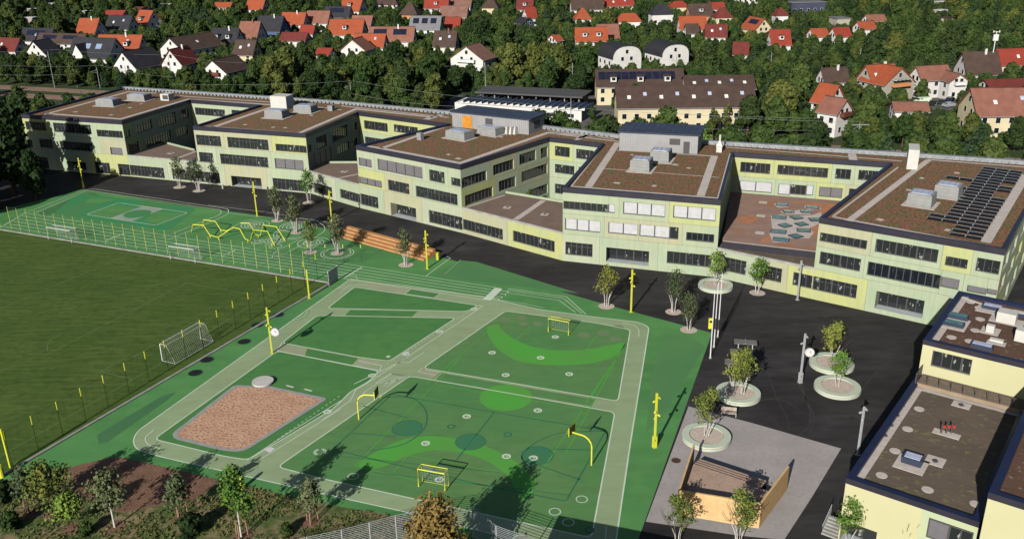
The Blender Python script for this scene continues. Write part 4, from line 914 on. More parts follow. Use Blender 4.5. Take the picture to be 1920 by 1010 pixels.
# ------------------------------------------------------------------ fences
M_net = mat('net_green', (.04, .07, .05), None, 1, rough=.6)
def net_fence(pts, h, label, ymin, posts, mesh=(10, .02), name='net_fence', top_only=False, postm=None, netm=None, r=.055):
    p0 = Vector((pts[0][0], pts[0][1], 0)); t = thing(name, label, 'fence', p0)
    a, c = Vector((pts[0][0], pts[0][1], 0)), Vector((pts[1][0], pts[1][1], 0))
    for i in range(posts+1):
        p = a.lerp(c, i/posts)-p0; b = MB()
        if top_only: b.tube([p, p+Vector((0, 0, h-ymin))], r*.55, 6, 1); b.tube([p+Vector((0, 0, h-ymin)), p+Vector((0, 0, h))], r*1.35, 6, 0)
        else: b.tube([p, p+Vector((0, 0, h))], r, 6, 0)
        b.build('post', [postm or M_yel, M_net], t, world=False)
    b = MB(); n = mesh[0]
    for j in range(n+1):
        z = .1+(h-.2)*j/n; b.tube([a-p0+Vector((0, 0, z)), c-p0+Vector((0, 0, z))], mesh[1], 3, 0, cap=False)
    L_ = (c-a).length; m_ = int(L_/1.0)
    for j in range(m_):
        p = a.lerp(c, (j+.5)/m_)-p0; b.tube([p, p+Vector((0, 0, h-.1))], mesh[1]*.45, 3, 0, cap=False)
    b.build('net', netm or M_net, t, world=False)
    return t
net_fence([G(*C('k', 65, 295)), G(*C('k', 1768, 570))], 4.4, 'tall fence of thin yellow posts along the sprint lanes', 1.2, 29, mesh=(9, .011), netm=mat('net_grey', (.12, .2, .15), None, 1), r=.036, postm=mat('pale_yellow', (.62, .66, .16), None, 1))
net_fence([G(*C('k', -230, 255)), G(*C('k', 5, 287))], 4.4, 'short end of thin yellow posts at the left photo edge', 1.2, 4, mesh=(9, .011), netm=_mats['net_grey'], r=.036, postm=_mats['pale_yellow'])
net_fence([G(*C('k', 1768, 572)), G(*C('j', 68, 602))], 4.2, 'fence with yellow topped dark posts along the kerb of the football pitch', 1.0, 17, mesh=(1, .015), top_only=True)
net_fence([G(*C('h', 100, 330)), G(*C('h', 590, 333))], 3.2, 'short green net fence at the pitch corner beside the sprint start', .6, 5, mesh=(8, .012), top_only=True)
# grey panel
c0, c1 = G(*C('k', 1835, 612)), G(*C('k', 1880, 580)); v = (c1-c0); b = MB(); cc = (c0+c1)/2
t = thing('ball_wall', 'light grey upright panel in a dark frame beside the sprint start', 'panel', cc); az = math.atan2(v.y, v.x)
b.box((0, 0, 1.25), (2.6, .12, 2.3), az); b.build('panel', M_galv, t, world=False); b = MB()
for s in (-1, 1): b.box((math.cos(az)*1.35*s, math.sin(az)*1.35*s, 1.25), (.1, .1, 2.5), az)
b.build('frame', M_whitep, t, world=False)
# ball-catch fence in the foreground
M_cable = mat('steel_cable', (.42, .45, .48), None, 1, rough=.5)
tops = [(640, 992), (692, 978.5), (741, 965), (800, 955), (848, 948)]; tops2 = [(885, 946), (930, 984.5), (977, 1001)]
for li, (tp, lb) in enumerate(((tops, 'grey cable fence left of the rusty leaved tree'), (tops2, 'grey cable fence right of the rusty leaved tree'))):
    W_ = [G(x, y, 3.6) for x, y in tp]; 
    if li == 0:
        v = (W_[-1]-W_[0]).normalized(); W_ = [W_[0]-v*9, W_[0]-v*6, W_[0]-v*3]+W_
    else:
        v = (W_[-1]-W_[1]).normalized(); W_ = W_+[W_[-1]+v*3, W_[-1]+v*6]
    p0 = Vector((W_[0].x, W_[0].y, 0)); t = thing('cable_fence', lb, 'fence', p0)
    for q in W_: b = MB(); b.tube([(q.x-p0.x, q.y-p0.y, 0), (q.x-p0.x, q.y-p0.y, 3.6)], .055, 8); b.build('post', M_galv, t, world=False)
    b = MB()
    for j in range(19):
        z = .15+j*.19; b.tube([(q.x-p0.x, q.y-p0.y, z) for q in W_], .022, 4, cap=False)
    b.build('cables', M_cable, t, world=False)
# ------------------------------------------------------------------ goals
def goal(p0, p1, h, depth, mt, label, r=.06, net=True, dirn=1, tops=.5):
    a = Vector((p0[0], p0[1], 0)); c = Vector((p1[0], p1[1], 0)); mid = (a+c)/2; u = (c-a).normalized(); n = Vector((-u.y, u.x, 0))*dirn; L_ = (c-a).length/2
    t = thing('football_goal', label, 'goal', mid); b = MB()
    A, B_ = -u*L_, u*L_; Z = Vector((0, 0, h))
    b.tube([A, A+Z, B_+Z, B_], r, 8); b.build('goal_frame', mt, t, world=False)
    b = MB(); bk = n*depth; tb = n*depth*tops
    for s in (A, B_): b.tube([s+Z, s+Z+tb, s+bk, s], r*.6, 6)
    b.tube([A+Z+tb, B_+Z+tb], r*.6, 6); b.tube([A+bk, B_+bk], r*.6, 6); b.build('rear_frame', mt, t, world=False)
    if net:
        b = MB(); k = int(L_*2/.3)
        for i in range(k+1):
            s = A.lerp(B_, i/k); b.tube([s+Z, s+Z+tb, s+bk], .011, 3, cap=False)
        for i in range(9):
            q = (Z+tb).lerp(bk, i/8); b.tube([A+q, B_+q], .011, 3, cap=False)
            for s in (A, B_):
                zz = h*(1-i/8); f_ = tops+(1-tops)*(i/8); b.tube([s+Vector((0, 0, zz)), s+Vector((0, 0, zz))+n*depth*f_], .011, 3, cap=False)
        b.build('net', mat('goal_net', (.35, .37, .36), None, 1), t, world=False)
    return t
goal(G(*C('j', 905, 18)), G(*C('k', 1118, 905)), 2.44, 2.2, M_whitep, 'large white football goal with grey net beside the kerb', dirn=-1)
goal(G(*C('k', 950, 462)), G(*C('k', 1088, 482)), 2.3, 1.8, M_whitep, 'white football goal with net at the middle of the lane fence', dirn=1, tops=.8)
goal(G(*C('k', 270, 350)), G(*C('k', 400, 370)), 2.2, 1.8, M_whitep, 'white football goal leaning near the left end of the lane fence', dirn=1, tops=.8)
goal(G(*C('i', 550, 718)), G(*C('i', 697, 745)), 2.1, 1.0, M_yel, 'yellow small goal standing on the near court', r=.075, dirn=1, tops=.9)
goal(G(*C('h', 1628, 718)), G(*C('h', 1740, 738)), 2.0, 1.0, M_yel, 'yellow small goal standing on the far court', r=.07, dirn=1, tops=.7)
# ------------------------------------------------------------------ basketball hoops
def hoop(base, dirv, label, reach=2.3, h=3.4):
    t = thing('basketball_hoop', label, 'basketball hoop', base); d_ = Vector((dirv[0], dirv[1], 0)).normalized(); b = MB()
    pts = [Vector((0, 0, 0)), Vector((0, 0, h-1.2))]+[Vector((0, 0, h-1.2))+d_*(1.1*(1-math.cos(a)))+Vector((0, 0, 1.1*math.sin(a))) for a in (R(25), R(50), R(75), R(90))]+[d_*reach+Vector((0, 0, h-.1))]
    b.tube(pts, .085, 8); b.build('curved_pole', M_yel, t, world=False)
    n = Vector((-d_.y, d_.x, 0)); c = d_*reach+Vector((0, 0, h+.25)); b = MB(); b.box(tuple(c), (.06, 1.5, 1.05), math.atan2(d_.y, d_.x)); o = b.build('backboard', mat('backboard_dark', (.03, .05, .02), None, 1, rough=.5), t, world=False)
    b = MB()
    for (yy, zz, sy, sz) in ((0, .5, 1.5, .05), (0, -.5, 1.5, .05), (.73, 0, .05, 1.0), (-.73, 0, .05, 1.0)):
        q = c+n*yy+Vector((0, 0, zz)); b.box((q.x, q.y, q.z), (.08, sy, sz), math.atan2(d_.y, d_.x))
    b.build('border', M_yel, o, world=False)
    b = MB(); rc = c+d_*.4+Vector((0, 0, -.45)); b.tube([rc+Vector((.24*math.cos(a), .24*math.sin(a), 0)) for a in [i*math.pi/8 for i in range(17)]], .022, 5, cap=False); b.build('rim', M_yel, t, world=False)
    return t
q0 = G(*C('i', 217, 345)); q1 = G(*C('i', 1512, 600)); dd = (q1-q0)
hoop(q0, (dd.x, dd.y+6), 'curved yellow basketball hoop beside the diagonal track'); hoop(q1, (-dd.x, -dd.y+6), 'curved yellow basketball hoop beside the right hand long track')
# ------------------------------------------------------------------ climbing frame
S = lambda k, x, y, z: G(*C(k, x, y), z)
cf = thing('climbing_frame', 'yellow zigzag tube climbing frame on painted rings', 'climbing frame', S('k', 1215, 345, 0))
def bars(*pts):
    b = MB(); b.tube([S(*p) for p in pts], .085, 7); b.build('zigzag_bar', M_yel, cf)
bars(('k', 1066, 312, 0), ('k', 1075, 270, 1.9), ('k', 1132, 273, 1.9), ('k', 1170, 330, .5), ('k', 1216, 341, .5), ('k', 1298, 286, 1.9), ('k', 1335, 294, 1.9), ('k', 1366, 350, .5), ('k', 1393, 360, .5), ('k', 1412, 300, 1.8), ('k', 1490, 308, 1.9), ('k', 1530, 388, 0))
bars(('k', 1128, 285, 0), ('k', 1135, 243, 1.9), ('k', 1200, 253, 1.9), ('k', 1230, 301, .5), ('k', 1262, 305, .6), ('k', 1300, 288, 1.4))
bars(('k', 1340, 262, 1.9), ('k', 1388, 262, 1.9), ('k', 1412, 300, 1.6), ('k', 1424, 326, .5), ('k', 1450, 331, .5), ('k', 1465, 273, 1.9), ('k', 1540, 282, 1.9), ('k', 1590, 362, 0))
for q, z in ((('k', 1170, 330), .5), (('k', 1216, 341), .5), (('k', 1380, 356), .5), (('k', 1230, 301), .5), (('k', 1437, 329), .5)):
    p = S(*q, z); b = MB(); b.tube([(p.x, p.y, 0), (p.x, p.y, z)], .07, 6); b.build('foot', M_yel, cf)
# ------------------------------------------------------------------ trampolines, seat drum
for i, (k, x, y, lb) in enumerate((('k', 1548, 773, 'black round ground trampoline inside the green painted rings'), ('k', 1432, 830, 'black round ground trampoline second from the clock mast'), ('k', 1360, 922, 'black round ground trampoline third from the clock mast'), ('j', 1152, 13, 'black round ground trampoline fourth from the clock mast'), ('j', 1088, 86, 'black round ground trampoline farthest from the clock mast'))):
    c = G(*C(k, x, y)); t = thing('ground_trampoline', lb, 'trampoline', c, 0, 'round ground trampolines along the kerb')
    b = MB(); b.cyl((0, 0), .78, 0, .05, 24); b.build('jump_mat', M_black, t, world=False); b = MB(); b.ring((0, 0), .78, .92, .045, 24); b.build('rim', mat('rim_green', (.03, .12, .06), None, 1), t, world=False)
c = G(*C('j', 1465, 143)); t = thing('seat_drum', 'round pale concrete seat at the corner of the sandpit', 'seat', c); b = MB(); b.cyl((0, 0), 1.25, 0, .22, 28, 1); b.cyl((0, 0), 1.32, .2, .36, 28); b.build('top', [mat('pale_seat', (.62, .6, .57), None, 1), M_kerb], t, world=False); b = MB(); b.cyl((0, 0), .9, 0, .2, 20); b.build('base', M_kerb, t, world=False)
# ------------------------------------------------------------------ wooden steps
M_wood = mat('warm_wood', (.56, .30, .13), (.50, .25, .10), 1.2, rough=.75, c3=(.44, .22, .09), scale3=5, amt3=.5)
f0, f1 = S('h', 455, 190, 0), S('h', 935, 325, 0); u = (f1-f0).normalized(); n = Vector((-u.y, u.x, 0)); t = thing('seating_steps', 'long orange wooden seating steps between green surface and asphalt', 'steps', f0)
for i in range(4):
    b = MB(); z = .32*(i+1); s = i*.75; a = f0+n*s; c = f1+n*s
    b.prism([a, c, c+n*.7, a+n*.7], .02, z-.06); b.prism([a-n*.05, c-n*.05, c+n*.7, a+n*.7], z-.05, z); b.build('step', M_wood, t)
c = S('h', 1013, 318, 0); t = thing('waste_bin', 'yellow upright waste bin at the right end of the wooden steps', 'bin', c); b = MB(); b.box((0, 0, .6), (.5, .45, 1.2), .3, 0); b.build('body', M_yel, t, world=False); b = MB(); b.box((0, 0, 1.24), (.56, .5, .08), .3); b.build('lid', M_yel, t, world=False)
# ------------------------------------------------------------------ planters
M_ring = mat('mint_concrete', (0.514, 0.605, 0.484), (0.575, 0.619, 0.484), 1.5, rough=.8); M_ringd = mat('ring_side', (0.575, 0.605, 0.500), None, 1, rough=.9)
M_bed = mat('bed_gravel', (0.660, 0.556, 0.466), (0.570, 0.480, 0.406), 2, rough=1, c3=(0.374, 0.300, 0.256), scale3=6, amt3=.4, bump=.4)
PL = {}
def planter(k, x, y, rx, label, key):
    c = G(*C(k, x, y), .42); r_ = (G(*C(k, x+rx, y), .42)-c).length; c = Vector((c.x, c.y, 0)); PL[key] = (c, r_)
    t = thing('round_planter', label, 'planter', c, 0, 'round bench planters on the asphalt'); b = MB(); seg = 48
    b.cyl((0, 0), r_, 0, .30, seg); b.cyl((0, 0), r_*.97, .30, .34, seg)
    b.build('plinth', M_ringd, t, world=False)
    b = MB(); o_ = MB()
    def ringwall(r0, r1, z0, z1):
        for q in range(seg):
            a0, a1 = 2*math.pi*q/seg, 2*math.pi*(q+1)/seg
            p = lambda r, a, z: (r*math.cos(a), r*math.sin(a), z)
            b.face([p(r1, a0, z0), p(r1, a1, z0), p(r1, a1, z1), p(r1, a0, z1)]); b.face([p(r0, a0, z1), p(r0, a1, z1), p(r0, a1, z0), p(r0, a0, z0)])
            b.face([p(r1, a0, z1), p(r1, a1, z1), p(r0, a1, z1), p(r0, a0, z1)])
    ringwall(r_*.70, r_*.985, .34, .50); b.build('seat_ring', M_ring, t, world=False)
    b = MB(); b.disc((0, 0, .37), r_*.69, seg=40); b.build('gravel_bed', M_bed, t, world=False)
planter('g', 718, 158, 97, 'round planter close to the school wall', 'a'); planter('g', 1365, 590, 122, 'round planter beside the grey clock mast', 'b'); planter('g', 1397, 722, 127, 'round planter between clock mast and hall', 'c')
planter('g', 844, 757, 125, 'round planter beside the concrete tables', 'd'); planter('f', 268, 592, 99, 'round planter standing on pale paving', 'e')
BEDS = {}
def bed(k, x, y, rx, key, mt=None):
    c = G(*C(k, x, y)); r_ = (G(*C(k, x+rx, y))-c).length; BEDS[key] = c
    b = MB(); b.disc((c.x, c.y, .05), r_, seg=28); b.ring((c.x, c.y), r_, r_+.08, .052, 28); b.build('tree_bed', M_bed, kind='structure')
for a_ in (('g', 110, 280, 42, 1), ('g', 483, 312, 42, 2), ('g', 568, 412, 44, 3), ('g', 950, 206, 41, 4), ('h', 835, 347, 39, 5), ('S', 1210, 738, 70, 6), ('S', 1515, 750, 72, 7), ('S', 1050, 520, 55, 8), ('S', 840, 385, 62, 9), ('b', 132, 752, 42, 10), ('b', 957, 842, 44, 11), ('a', 1347, 805, 42, 12)): bed(*a_)
# ------------------------------------------------------------------ tables, bench, bins
for i, (x, y, lb) in enumerate(((885, 478, 'grey concrete table farthest from the planter'), (863, 533, 'grey concrete table in the middle of the three'), (835, 590, 'grey concrete table next to the planter'))):
    c = G(*C('g', x, y), .76); t = thing('tennis_table', lb, 'table', (c.x, c.y, 0), R(-12), 'concrete table tennis tables'); M_tab = mat('table_top', (.17, .16, .155), (.2, .19, .18), 1, rough=.8)
    b = MB(); b.box((0, 0, .76), (2.9, 1.35, .08), 0); b.build('table_top', M_tab, t, world=False)
    for s in (-.9, .9): b = MB(); b.box((s, 0, .36), (.12, 1.0, .72), 0); b.build('leg', M_galv, t, world=False)
    b = MB(); b.box((0, 0, .88), (.05, 1.4, .16), 0); b.build('net', M_galv, t, world=False)
c = G(*C('g', 790, 890)); t = thing('park_bench', 'pale wooden bench with backrest beside the paving corner', 'bench', c, R(-12)); M_bw = mat('bench_wood', (.5, .42, .36), None, 3)
b = MB(); b.box((0, 0, .46), (1.7, .5, .07), 0); b.build('seat', M_bw, t, world=False); b = MB(); b.box((0, .3, .8), (1.7, .07, .45), 0); b.build('backrest', M_bw, t, world=False)
for s in (-.8, .8): b = MB(); b.box((s, 0, .22), (.07, .5, .44), 0); b.box((s, .3, .5), (.06, .06, .9), 0); b.build('leg', M_galv, t, world=False)
for k, x, y, lb in (('d', 337, 855, 'pale grey bollard beside the fourth entrance'), ('e', 785, 885, 'pale grey bollard left of the last entrance'), ('b', 312, 735, 'pale grey bollard left of the second entrance'), ('b', 652, 762, 'dark bollard right of the second entrance')):
    c = G(*C(k, x, y)); t = thing('bollard_light', lb, 'bollard', c); b = MB(); b.cyl((0, 0), .19, 0, 1.05, 12); b.build('post', M_galv if 'dark' not in lb else M_frame, t, world=False); b = MB(); b.cyl((0, 0), .22, 1.05, 1.15, 12, r_top=.15); b.build('cap', M_whitep if 'dark' not in lb else M_frame, t, world=False)
c = G(*C('N', 252, 460)); b = MB(); b.cyl(c, .42, .016, .04, 20); b.ring((c.x, c.y), .42, .5, .035, 20); tag(b.build('manhole_cover', mat('rust_iron', (.1, .05, .035), None, 3)), 'rusty round manhole cover on the pale paving', 'manhole cover')
c = G(*C('j', 12, 665)); t = thing('hydrant', 'yellow rounded post at the left photo edge beside the kerb end', 'post', c); b = MB(); b.tube([(0, 0, 0), (0, 0, 1.3)], .28, 12); b.build('body', M_yel, t, world=False); b = MB(); b.tube([(0, 0, 1.3), (0, 0, 1.45)], .2, 12); b.build('cap', M_yel, t, world=False)
c = G(*C('j', 1352, 728)); t = thing('hydrant', 'yellow rounded post behind the tall staked tree', 'post', c); b = MB(); b.tube([(0, 0, 0), (0, 0, 1.3)], .22, 12); b.build('body', M_yel, t, world=False); b = MB(); b.tube([(0, 0, 1.3), (0, 0, 1.45)], .15, 12); b.build('cap', M_yel, t, world=False)
c = G(*C('j', 58, 612)); t = thing('yellow_mast', 'leaning thick yellow mast at the left end of the kerb', 'mast', c); b = MB(); b.tube([(0, 0, 0), (0, 0, 4.6)], .11, 8); b.build('pole', M_yel, t, world=False); b = MB(); b.tube([(0, 0, 4.6), (0, 0, 4.68)], .13, 8); b.build('cap', M_yel, t, world=False)
# ------------------------------------------------------------------ wooden stage
M_pale = mat('pale_boards', (.74, .50, .24), (.66, .43, .20), .9, rough=.8, c3=(.58, .38, .18), scale3=3, amt3=.5)
M_decks = mat('stage_deck', (.50, .36, .28), (.44, .31, .24), 1, rough=.9, c3=(.34, .24, .19), scale3=4, amt3=.5)
st0, st1 = G(*C('N', 238, 828)), G(*C('N', 850, 926)); stg = thing('timber_stage', 'open air stage of pale boards with three walls and steps with painted shadow lines', 'stage', st0)
ZT = 2.75
w0, w1 = G(*C('N', 268, 668), ZT), G(*C('N', 850, 762), ZT); w2 = G(*C('N', 1048, 500), ZT); w3 = G(*C('N', 372, 345), ZT)
g = lambda v: (v.x, v.y)
def wall_strip(a, c, z1, z2, name='wall_panel', th=.18, mt=None):
    a = Vector(g(a)); c = Vector(g(c)); t = (c-a).normalized(); n = Vector((-t.y, t.x)); b = MB()
    b.v = []; q = [a, c, c+n*th, a+n*th]
    for (i, j) in ((0, 1), (1, 2), (2, 3), (3, 0)):
        zi = z1 if i in (0, 3) else z2; zj = z1 if j in (0, 3) else z2
        b.face([(*q[i], 0), (*q[j], 0), (*q[j], zj), (*q[i], zi)])
    b.face([(*q[0], z1), (*q[1], z2), (*q[2], z2), (*q[3], z1)])
    for k in range(1, 12):
        z = k*.22
        if z < min(z1, z2): b.face([(*(a-n*.006), z), (*(c-n*.006), z), (*(c-n*.006), z+.018), (*(a-n*.006), z+.018)], 1)
    b.build(name, [mt or M_pale, M_decks], stg)
wall_strip(w0, w1, ZT, ZT); wall_strip(w1, w2, ZT, ZT); wall_strip(w3, w0, ZT, ZT)
b = MB(); d0, d1, d2, d3 = [G(*C('N', x, y), .85) for x, y in ((300, 665), (850, 765), (870, 660), (360, 495))]
iw0, iw1 = Vector(g(w0))+Vector((.1, .2)), Vector(g(w1))+Vector((-.1, .2)); rr_ = Vector(g(G(*C('N', 900, 672), 1.45))); lf = Vector(g(G(*C('N', 362, 492), 1.45)))
b.prism([tuple(iw0), tuple(iw1), tuple(rr_), tuple(lf)], 0.03, 1.45); b.build('deck', M_decks, stg)
dr = (Vector(g(w2))-Vector(g(w1))).normalized(); nn = Vector((-(rr_-lf).normalized().y, (rr_-lf).normalized().x))
for i in range(4):
    b = MB(); a = lf+nn*(.52*i+.12); c = rr_+nn*(.52*i+.12)-(rr_-lf).normalized()*.9; z = 1.42-.09*i
    b.prism([tuple(a), tuple(c), tuple(c+nn*.3), tuple(a+nn*.3)], z-.16, z); b.prism([tuple(a+nn*.301), tuple(c+nn*.301), tuple(c+nn*.39), tuple(a+nn*.39)], .03, z-.02, 1)  # black strips between the treads, painted in for the shadow lines
    b.build('step', [M_decks, M_black], stg)
# stair with white rails by the hall
c = G(*C('M', 60, 985)); t = thing('outdoor_stair', 'pale railed stair beside the front corner of the cream hall', 'stair', c, math.atan2(et.y, et.x)); b = MB()
for i in range(6): b.box((i*.32, -.1, .08+.08*i), (.32, 1.6, .16+.16*i), 0)
b.build('steps', M_kerb, t, world=False); b = MB()
for s in (-.85, .65):
    b.tube([(-.3, s, 1.0), (2, s, 2.0)], .03, 5)
    for i in range(7): b.tube([(i*.33, s, .1), (i*.33, s, 1.1+.15*i)], .018, 4)
b.build('railing', M_galv, t, world=False)
# flat roofed shelter below the picture's lower edge, whose shadow falls on the court corner
ps = G(975, 1003, 4.4); sd = Vector((math.cos(R(-19)), math.sin(R(-19)))); sn = Vector((sd.y, -sd.x)); p0 = Vector((ps.x, ps.y))
t = thing('bicycle_shelter', 'flat roofed shelter edge at the bottom of the picture beside the paving', 'shelter', (ps.x, ps.y, 0)); b = MB(); b.prism([tuple(p0), tuple(p0+sd*15), tuple(p0+sd*15+sn*7), tuple(p0+sn*7)], 4.15, 4.4); b.build('roof', M_kerb, t)
for i in range(4):
    for k in (.4, 6.4): q = p0+sd*(1+i*4.3)+sn*k; b = MB(); b.tube([(q.x, q.y, 0), (q.x, q.y, 4.15)], .1, 8); b.build('post', M_galv, t)
# ------------------------------------------------------------------ trees
def leaf_mat(name, c1, c2, c3=(0.02, 0.03, 0.01), rnd_=.25):
    m, n, b = nodes(name); L = n.links
    b.inputs['Roughness'].default_value = .7; b.inputs['Specular IOR Level'].default_value = .15
    g = n.nodes.new('ShaderNodeNewGeometry'); nz = n.nodes.new('ShaderNodeTexNoise'); nz.inputs['Scale'].default_value = .9; nz.inputs['Detail'].default_value = 5
    L.new(g.outputs['Position'], nz.inputs['Vector'])
    r_ = n.nodes.new('ShaderNodeMapRange'); r_.inputs[1].default_value = .38; r_.inputs[2].default_value = .62; L.new(nz.outputs['Fac'], r_.inputs[0])
    mx = n.nodes.new('ShaderNodeMix'); mx.data_type = 'RGBA'; mx.inputs[6].default_value = (*c1, 1); mx.inputs[7].default_value = (*c2, 1); L.new(r_.outputs[0], mx.inputs[0])
    pi_ = n.nodes.new('ShaderNodeObjectInfo'); nb = n.nodes.new('ShaderNodeTexNoise'); nb.inputs['Scale'].default_value = .07; L.new(g.outputs['Position'], nb.inputs['Vector'])
    ad = n.nodes.new('ShaderNodeMath'); ad.operation = 'ADD'; L.new(pi_.outputs['Random'], ad.inputs[0]); L.new(nb.outputs['Fac'], ad.inputs[1])
    mr = n.nodes.new('ShaderNodeMapRange'); mr.inputs[1].default_value = .2; mr.inputs[2].default_value = 1.6; mr.inputs[3].default_value = 1-rnd_*1.3; mr.inputs[4].default_value = 1+rnd_*1.6; L.new(ad.outputs[0], mr.inputs[0])
    hv = n.nodes.new('ShaderNodeHueSaturation'); L.new(mr.outputs[0], hv.inputs['Value']); L.new(mx.outputs[2], hv.inputs['Color'])
    mh = n.nodes.new('ShaderNodeMapRange'); mh.inputs[3].default_value = .525; mh.inputs[4].default_value = .485; L.new(pi_.outputs['Random'], mh.inputs[0]); L.new(mh.outputs[0], hv.inputs['Hue'])
    L.new(hv.outputs[0], b.inputs['Base Color'])
    return m
L_dark = leaf_mat('leaves_dark', (.019, .036, .012), (.038, .060, .017)); L_mid = leaf_mat('leaves_mid', (.032, .058, .015), (.058, .088, .022))
L_olive = leaf_mat('leaves_olive', (.056, .076, .018), (.09, .105, .026)); L_light = leaf_mat('leaves_light', (.09, .17, .028), (.14, .22, .04))
L_rust = leaf_mat('leaves_rust', (.14, .105, .028), (.20, .145, .045)); L_conif = leaf_mat('needles', (.022, .045, .022), (.038, .066, .027)); L_grey = leaf_mat('leaves_greygreen', (.075, .10, .045), (.12, .145, .07))
L_amber = leaf_mat('leaves_amber', (.17, .165, .035), (.13, .17, .04)); L_fresh = leaf_mat('leaves_fresh', (.11, .15, .03), (.16, .19, .045))
M_bark = mat('bark', (.09, .065, .045), (.06, .045, .03), 2, rough=1); M_wbark = mat('white_bark', (.62, .59, .55), (.5, .47, .43), 3, rough=.9); M_stake = mat('stake_wood', (.42, .27, .17), None, 2)
rng = np.random.default_rng(3)
def leaf_cloud(cent, rad, n, size, flat=1.0, spread=(.72, 1.06), up=.25):
    """n small quads scattered over the surface of lobes; returns (verts, faces)"""
    cent = np.array(cent, float); rad = np.array(rad, float)
    wgt = rad**2; idx = rng.choice(len(cent), n, p=wgt/wgt.sum())
    d_ = rng.normal(size=(n, 3)); d_[:, 2] += up*.6; d_ /= np.linalg.norm(d_, axis=1)[:, None]
    rr = rad[idx]*rng.uniform(spread[0], spread[1], n); p = cent[idx]+d_*rr[:, None]*np.array([1, 1, flat])
    nn = d_+rng.normal(size=(n, 3))*.55; nn /= np.linalg.norm(nn, axis=1)[:, None]
    a = np.cross(nn, rng.normal(size=(n, 3))); a /= np.linalg.norm(a, axis=1)[:, None]; b_ = np.cross(nn, a)
    s = size*rng.uniform(.6, 1.3, n)[:, None]
    V = np.stack([p-a*s*.5-b_*s*.35, p+a*s*.5-b_*s*.35, p+a*s*.5+b_*s*.35, p-a*s*.5+b_*s*.35], 1).reshape(-1, 3)
    F = np.arange(n*4).reshape(n, 4)
    return V, F
def ico(c, r, flat=1.0):
    t = (1+5**.5)/2; v = np.array([(-1, t, 0), (1, t, 0), (-1, -t, 0), (1, -t, 0), (0, -1, t), (0, 1, t), (0, -1, -t), (0, 1, -t), (t, 0, -1), (t, 0, 1), (-t, 0, -1), (-t, 0, 1)], float)
    v = v/np.linalg.norm(v[0])*r*rng.uniform(.85, 1.1, (12, 1)); v[:, 2] *= flat; v += np.array(c)
    f = [(0, 11, 5), (0, 5, 1), (0, 1, 7), (0, 7, 10), (0, 10, 11), (1, 5, 9), (5, 11, 4), (11, 10, 2), (10, 7, 6), (7, 1, 8), (3, 9, 4), (3, 4, 2), (3, 2, 6), (3, 6, 8), (3, 8, 9), (4, 9, 5), (2, 4, 11), (6, 2, 10), (8, 6, 7), (9, 8, 1)]
    return v, f
def np_mesh(name, parts, mats):
    vs = []; fs = []; ms = []; o = 0
    for V, Fc, mi in parts:
        vs.append(np.asarray(V, float)); fs += [tuple(int(q)+o for q in f) for f in Fc]; ms += [mi]*len(Fc); o += len(V)
    me = bpy.data.meshes.new(name); me.from_pydata(np.concatenate(vs).tolist(), [], fs)
    for m in mats: me.materials.append(m)
    me.polygons.foreach_set('material_index', ms); me.update(); return me
def crown_parts(h, r, z0, nl, n, size, flat=.8, core=True, taper=.3, seed=0, spread=(.72, 1.06)):
    r_ = np.random.default_rng(seed); cent = []; rad = []
    for i in range(nl):
        f = (i+.5)/nl; z = z0+(h-z0)*(.12+.80*f); a = r_.uniform(0, 6.28)+i*2.4; prof = math.sin(math.pi*(.15+.8*f)**(.8))**.7*(1-taper*f)
        q = r*prof*r_.uniform(.25, .72); lr = r*r_.uniform(.34, .52)*(1-taper*.6*f)
        cent.append((q*math.cos(a), q*math.sin(a), z)); rad.append(lr)
    cent.append((0, 0, z0+(h-z0)*.5)); rad.append(r*.55)
    parts = [(*leaf_cloud(cent, rad, n, size, flat, spread), 0)]
    if core:
        for c, q in zip(cent, rad):
            v, f = ico(c, q*.80, flat); parts.append((v, f, 0))
    return parts
def trunk_mesh(z1, r0, r1, limbs=3, crown_r=3, seed=0, mt=None, name='trunk'):
    r_ = random.Random(seed); b = MB(); b.tube([(0, 0, 0), (r_.uniform(-.1, .1), r_.uniform(-.1, .1), z1*.5), (0, 0, z1)], r0, 7, r1=r1)
    for i in range(limbs):
        a = i*6.28/limbs+r_.uniform(-.4, .4); q = crown_r*.55
        b.tube([(0, 0, z1*.55), (math.cos(a)*q*.5, math.sin(a)*q*.5, z1*.9), (math.cos(a)*q, math.sin(a)*q, z1*1.2)], r1, 5, r1=r1*.4)
    me = bpy.data.meshes.new(name); me.from_pydata(b.v, [], b.f); me.materials.append(mt or M_bark); return me
PROTO = {}
def proto(key, name, crown_me, trunk_me, r, h):
    PROTO[key] = dict(name=name, crown=crown_me, trunk=trunk_me, r=r, h=h)
def crown_mesh(name, mt, *a, **k): return np_mesh(name, crown_parts(*a, **k), [mt])
for i in range(3):
    tm = trunk_mesh(5, .3, .15, 4, 3.2, i)
    base = crown_parts(10.5, 4.2, 1.6, 15+2*i, 1900, .62, .85, seed=i+1)
    for nm, mt in (('dark', L_dark), ('mid', L_mid), ('olive', L_olive), ('light', L_light)):
        proto(nm+str(i), 'leafy_tree', np_mesh('crown_'+nm, base, [mt]), tm, 4.2, 10.5)
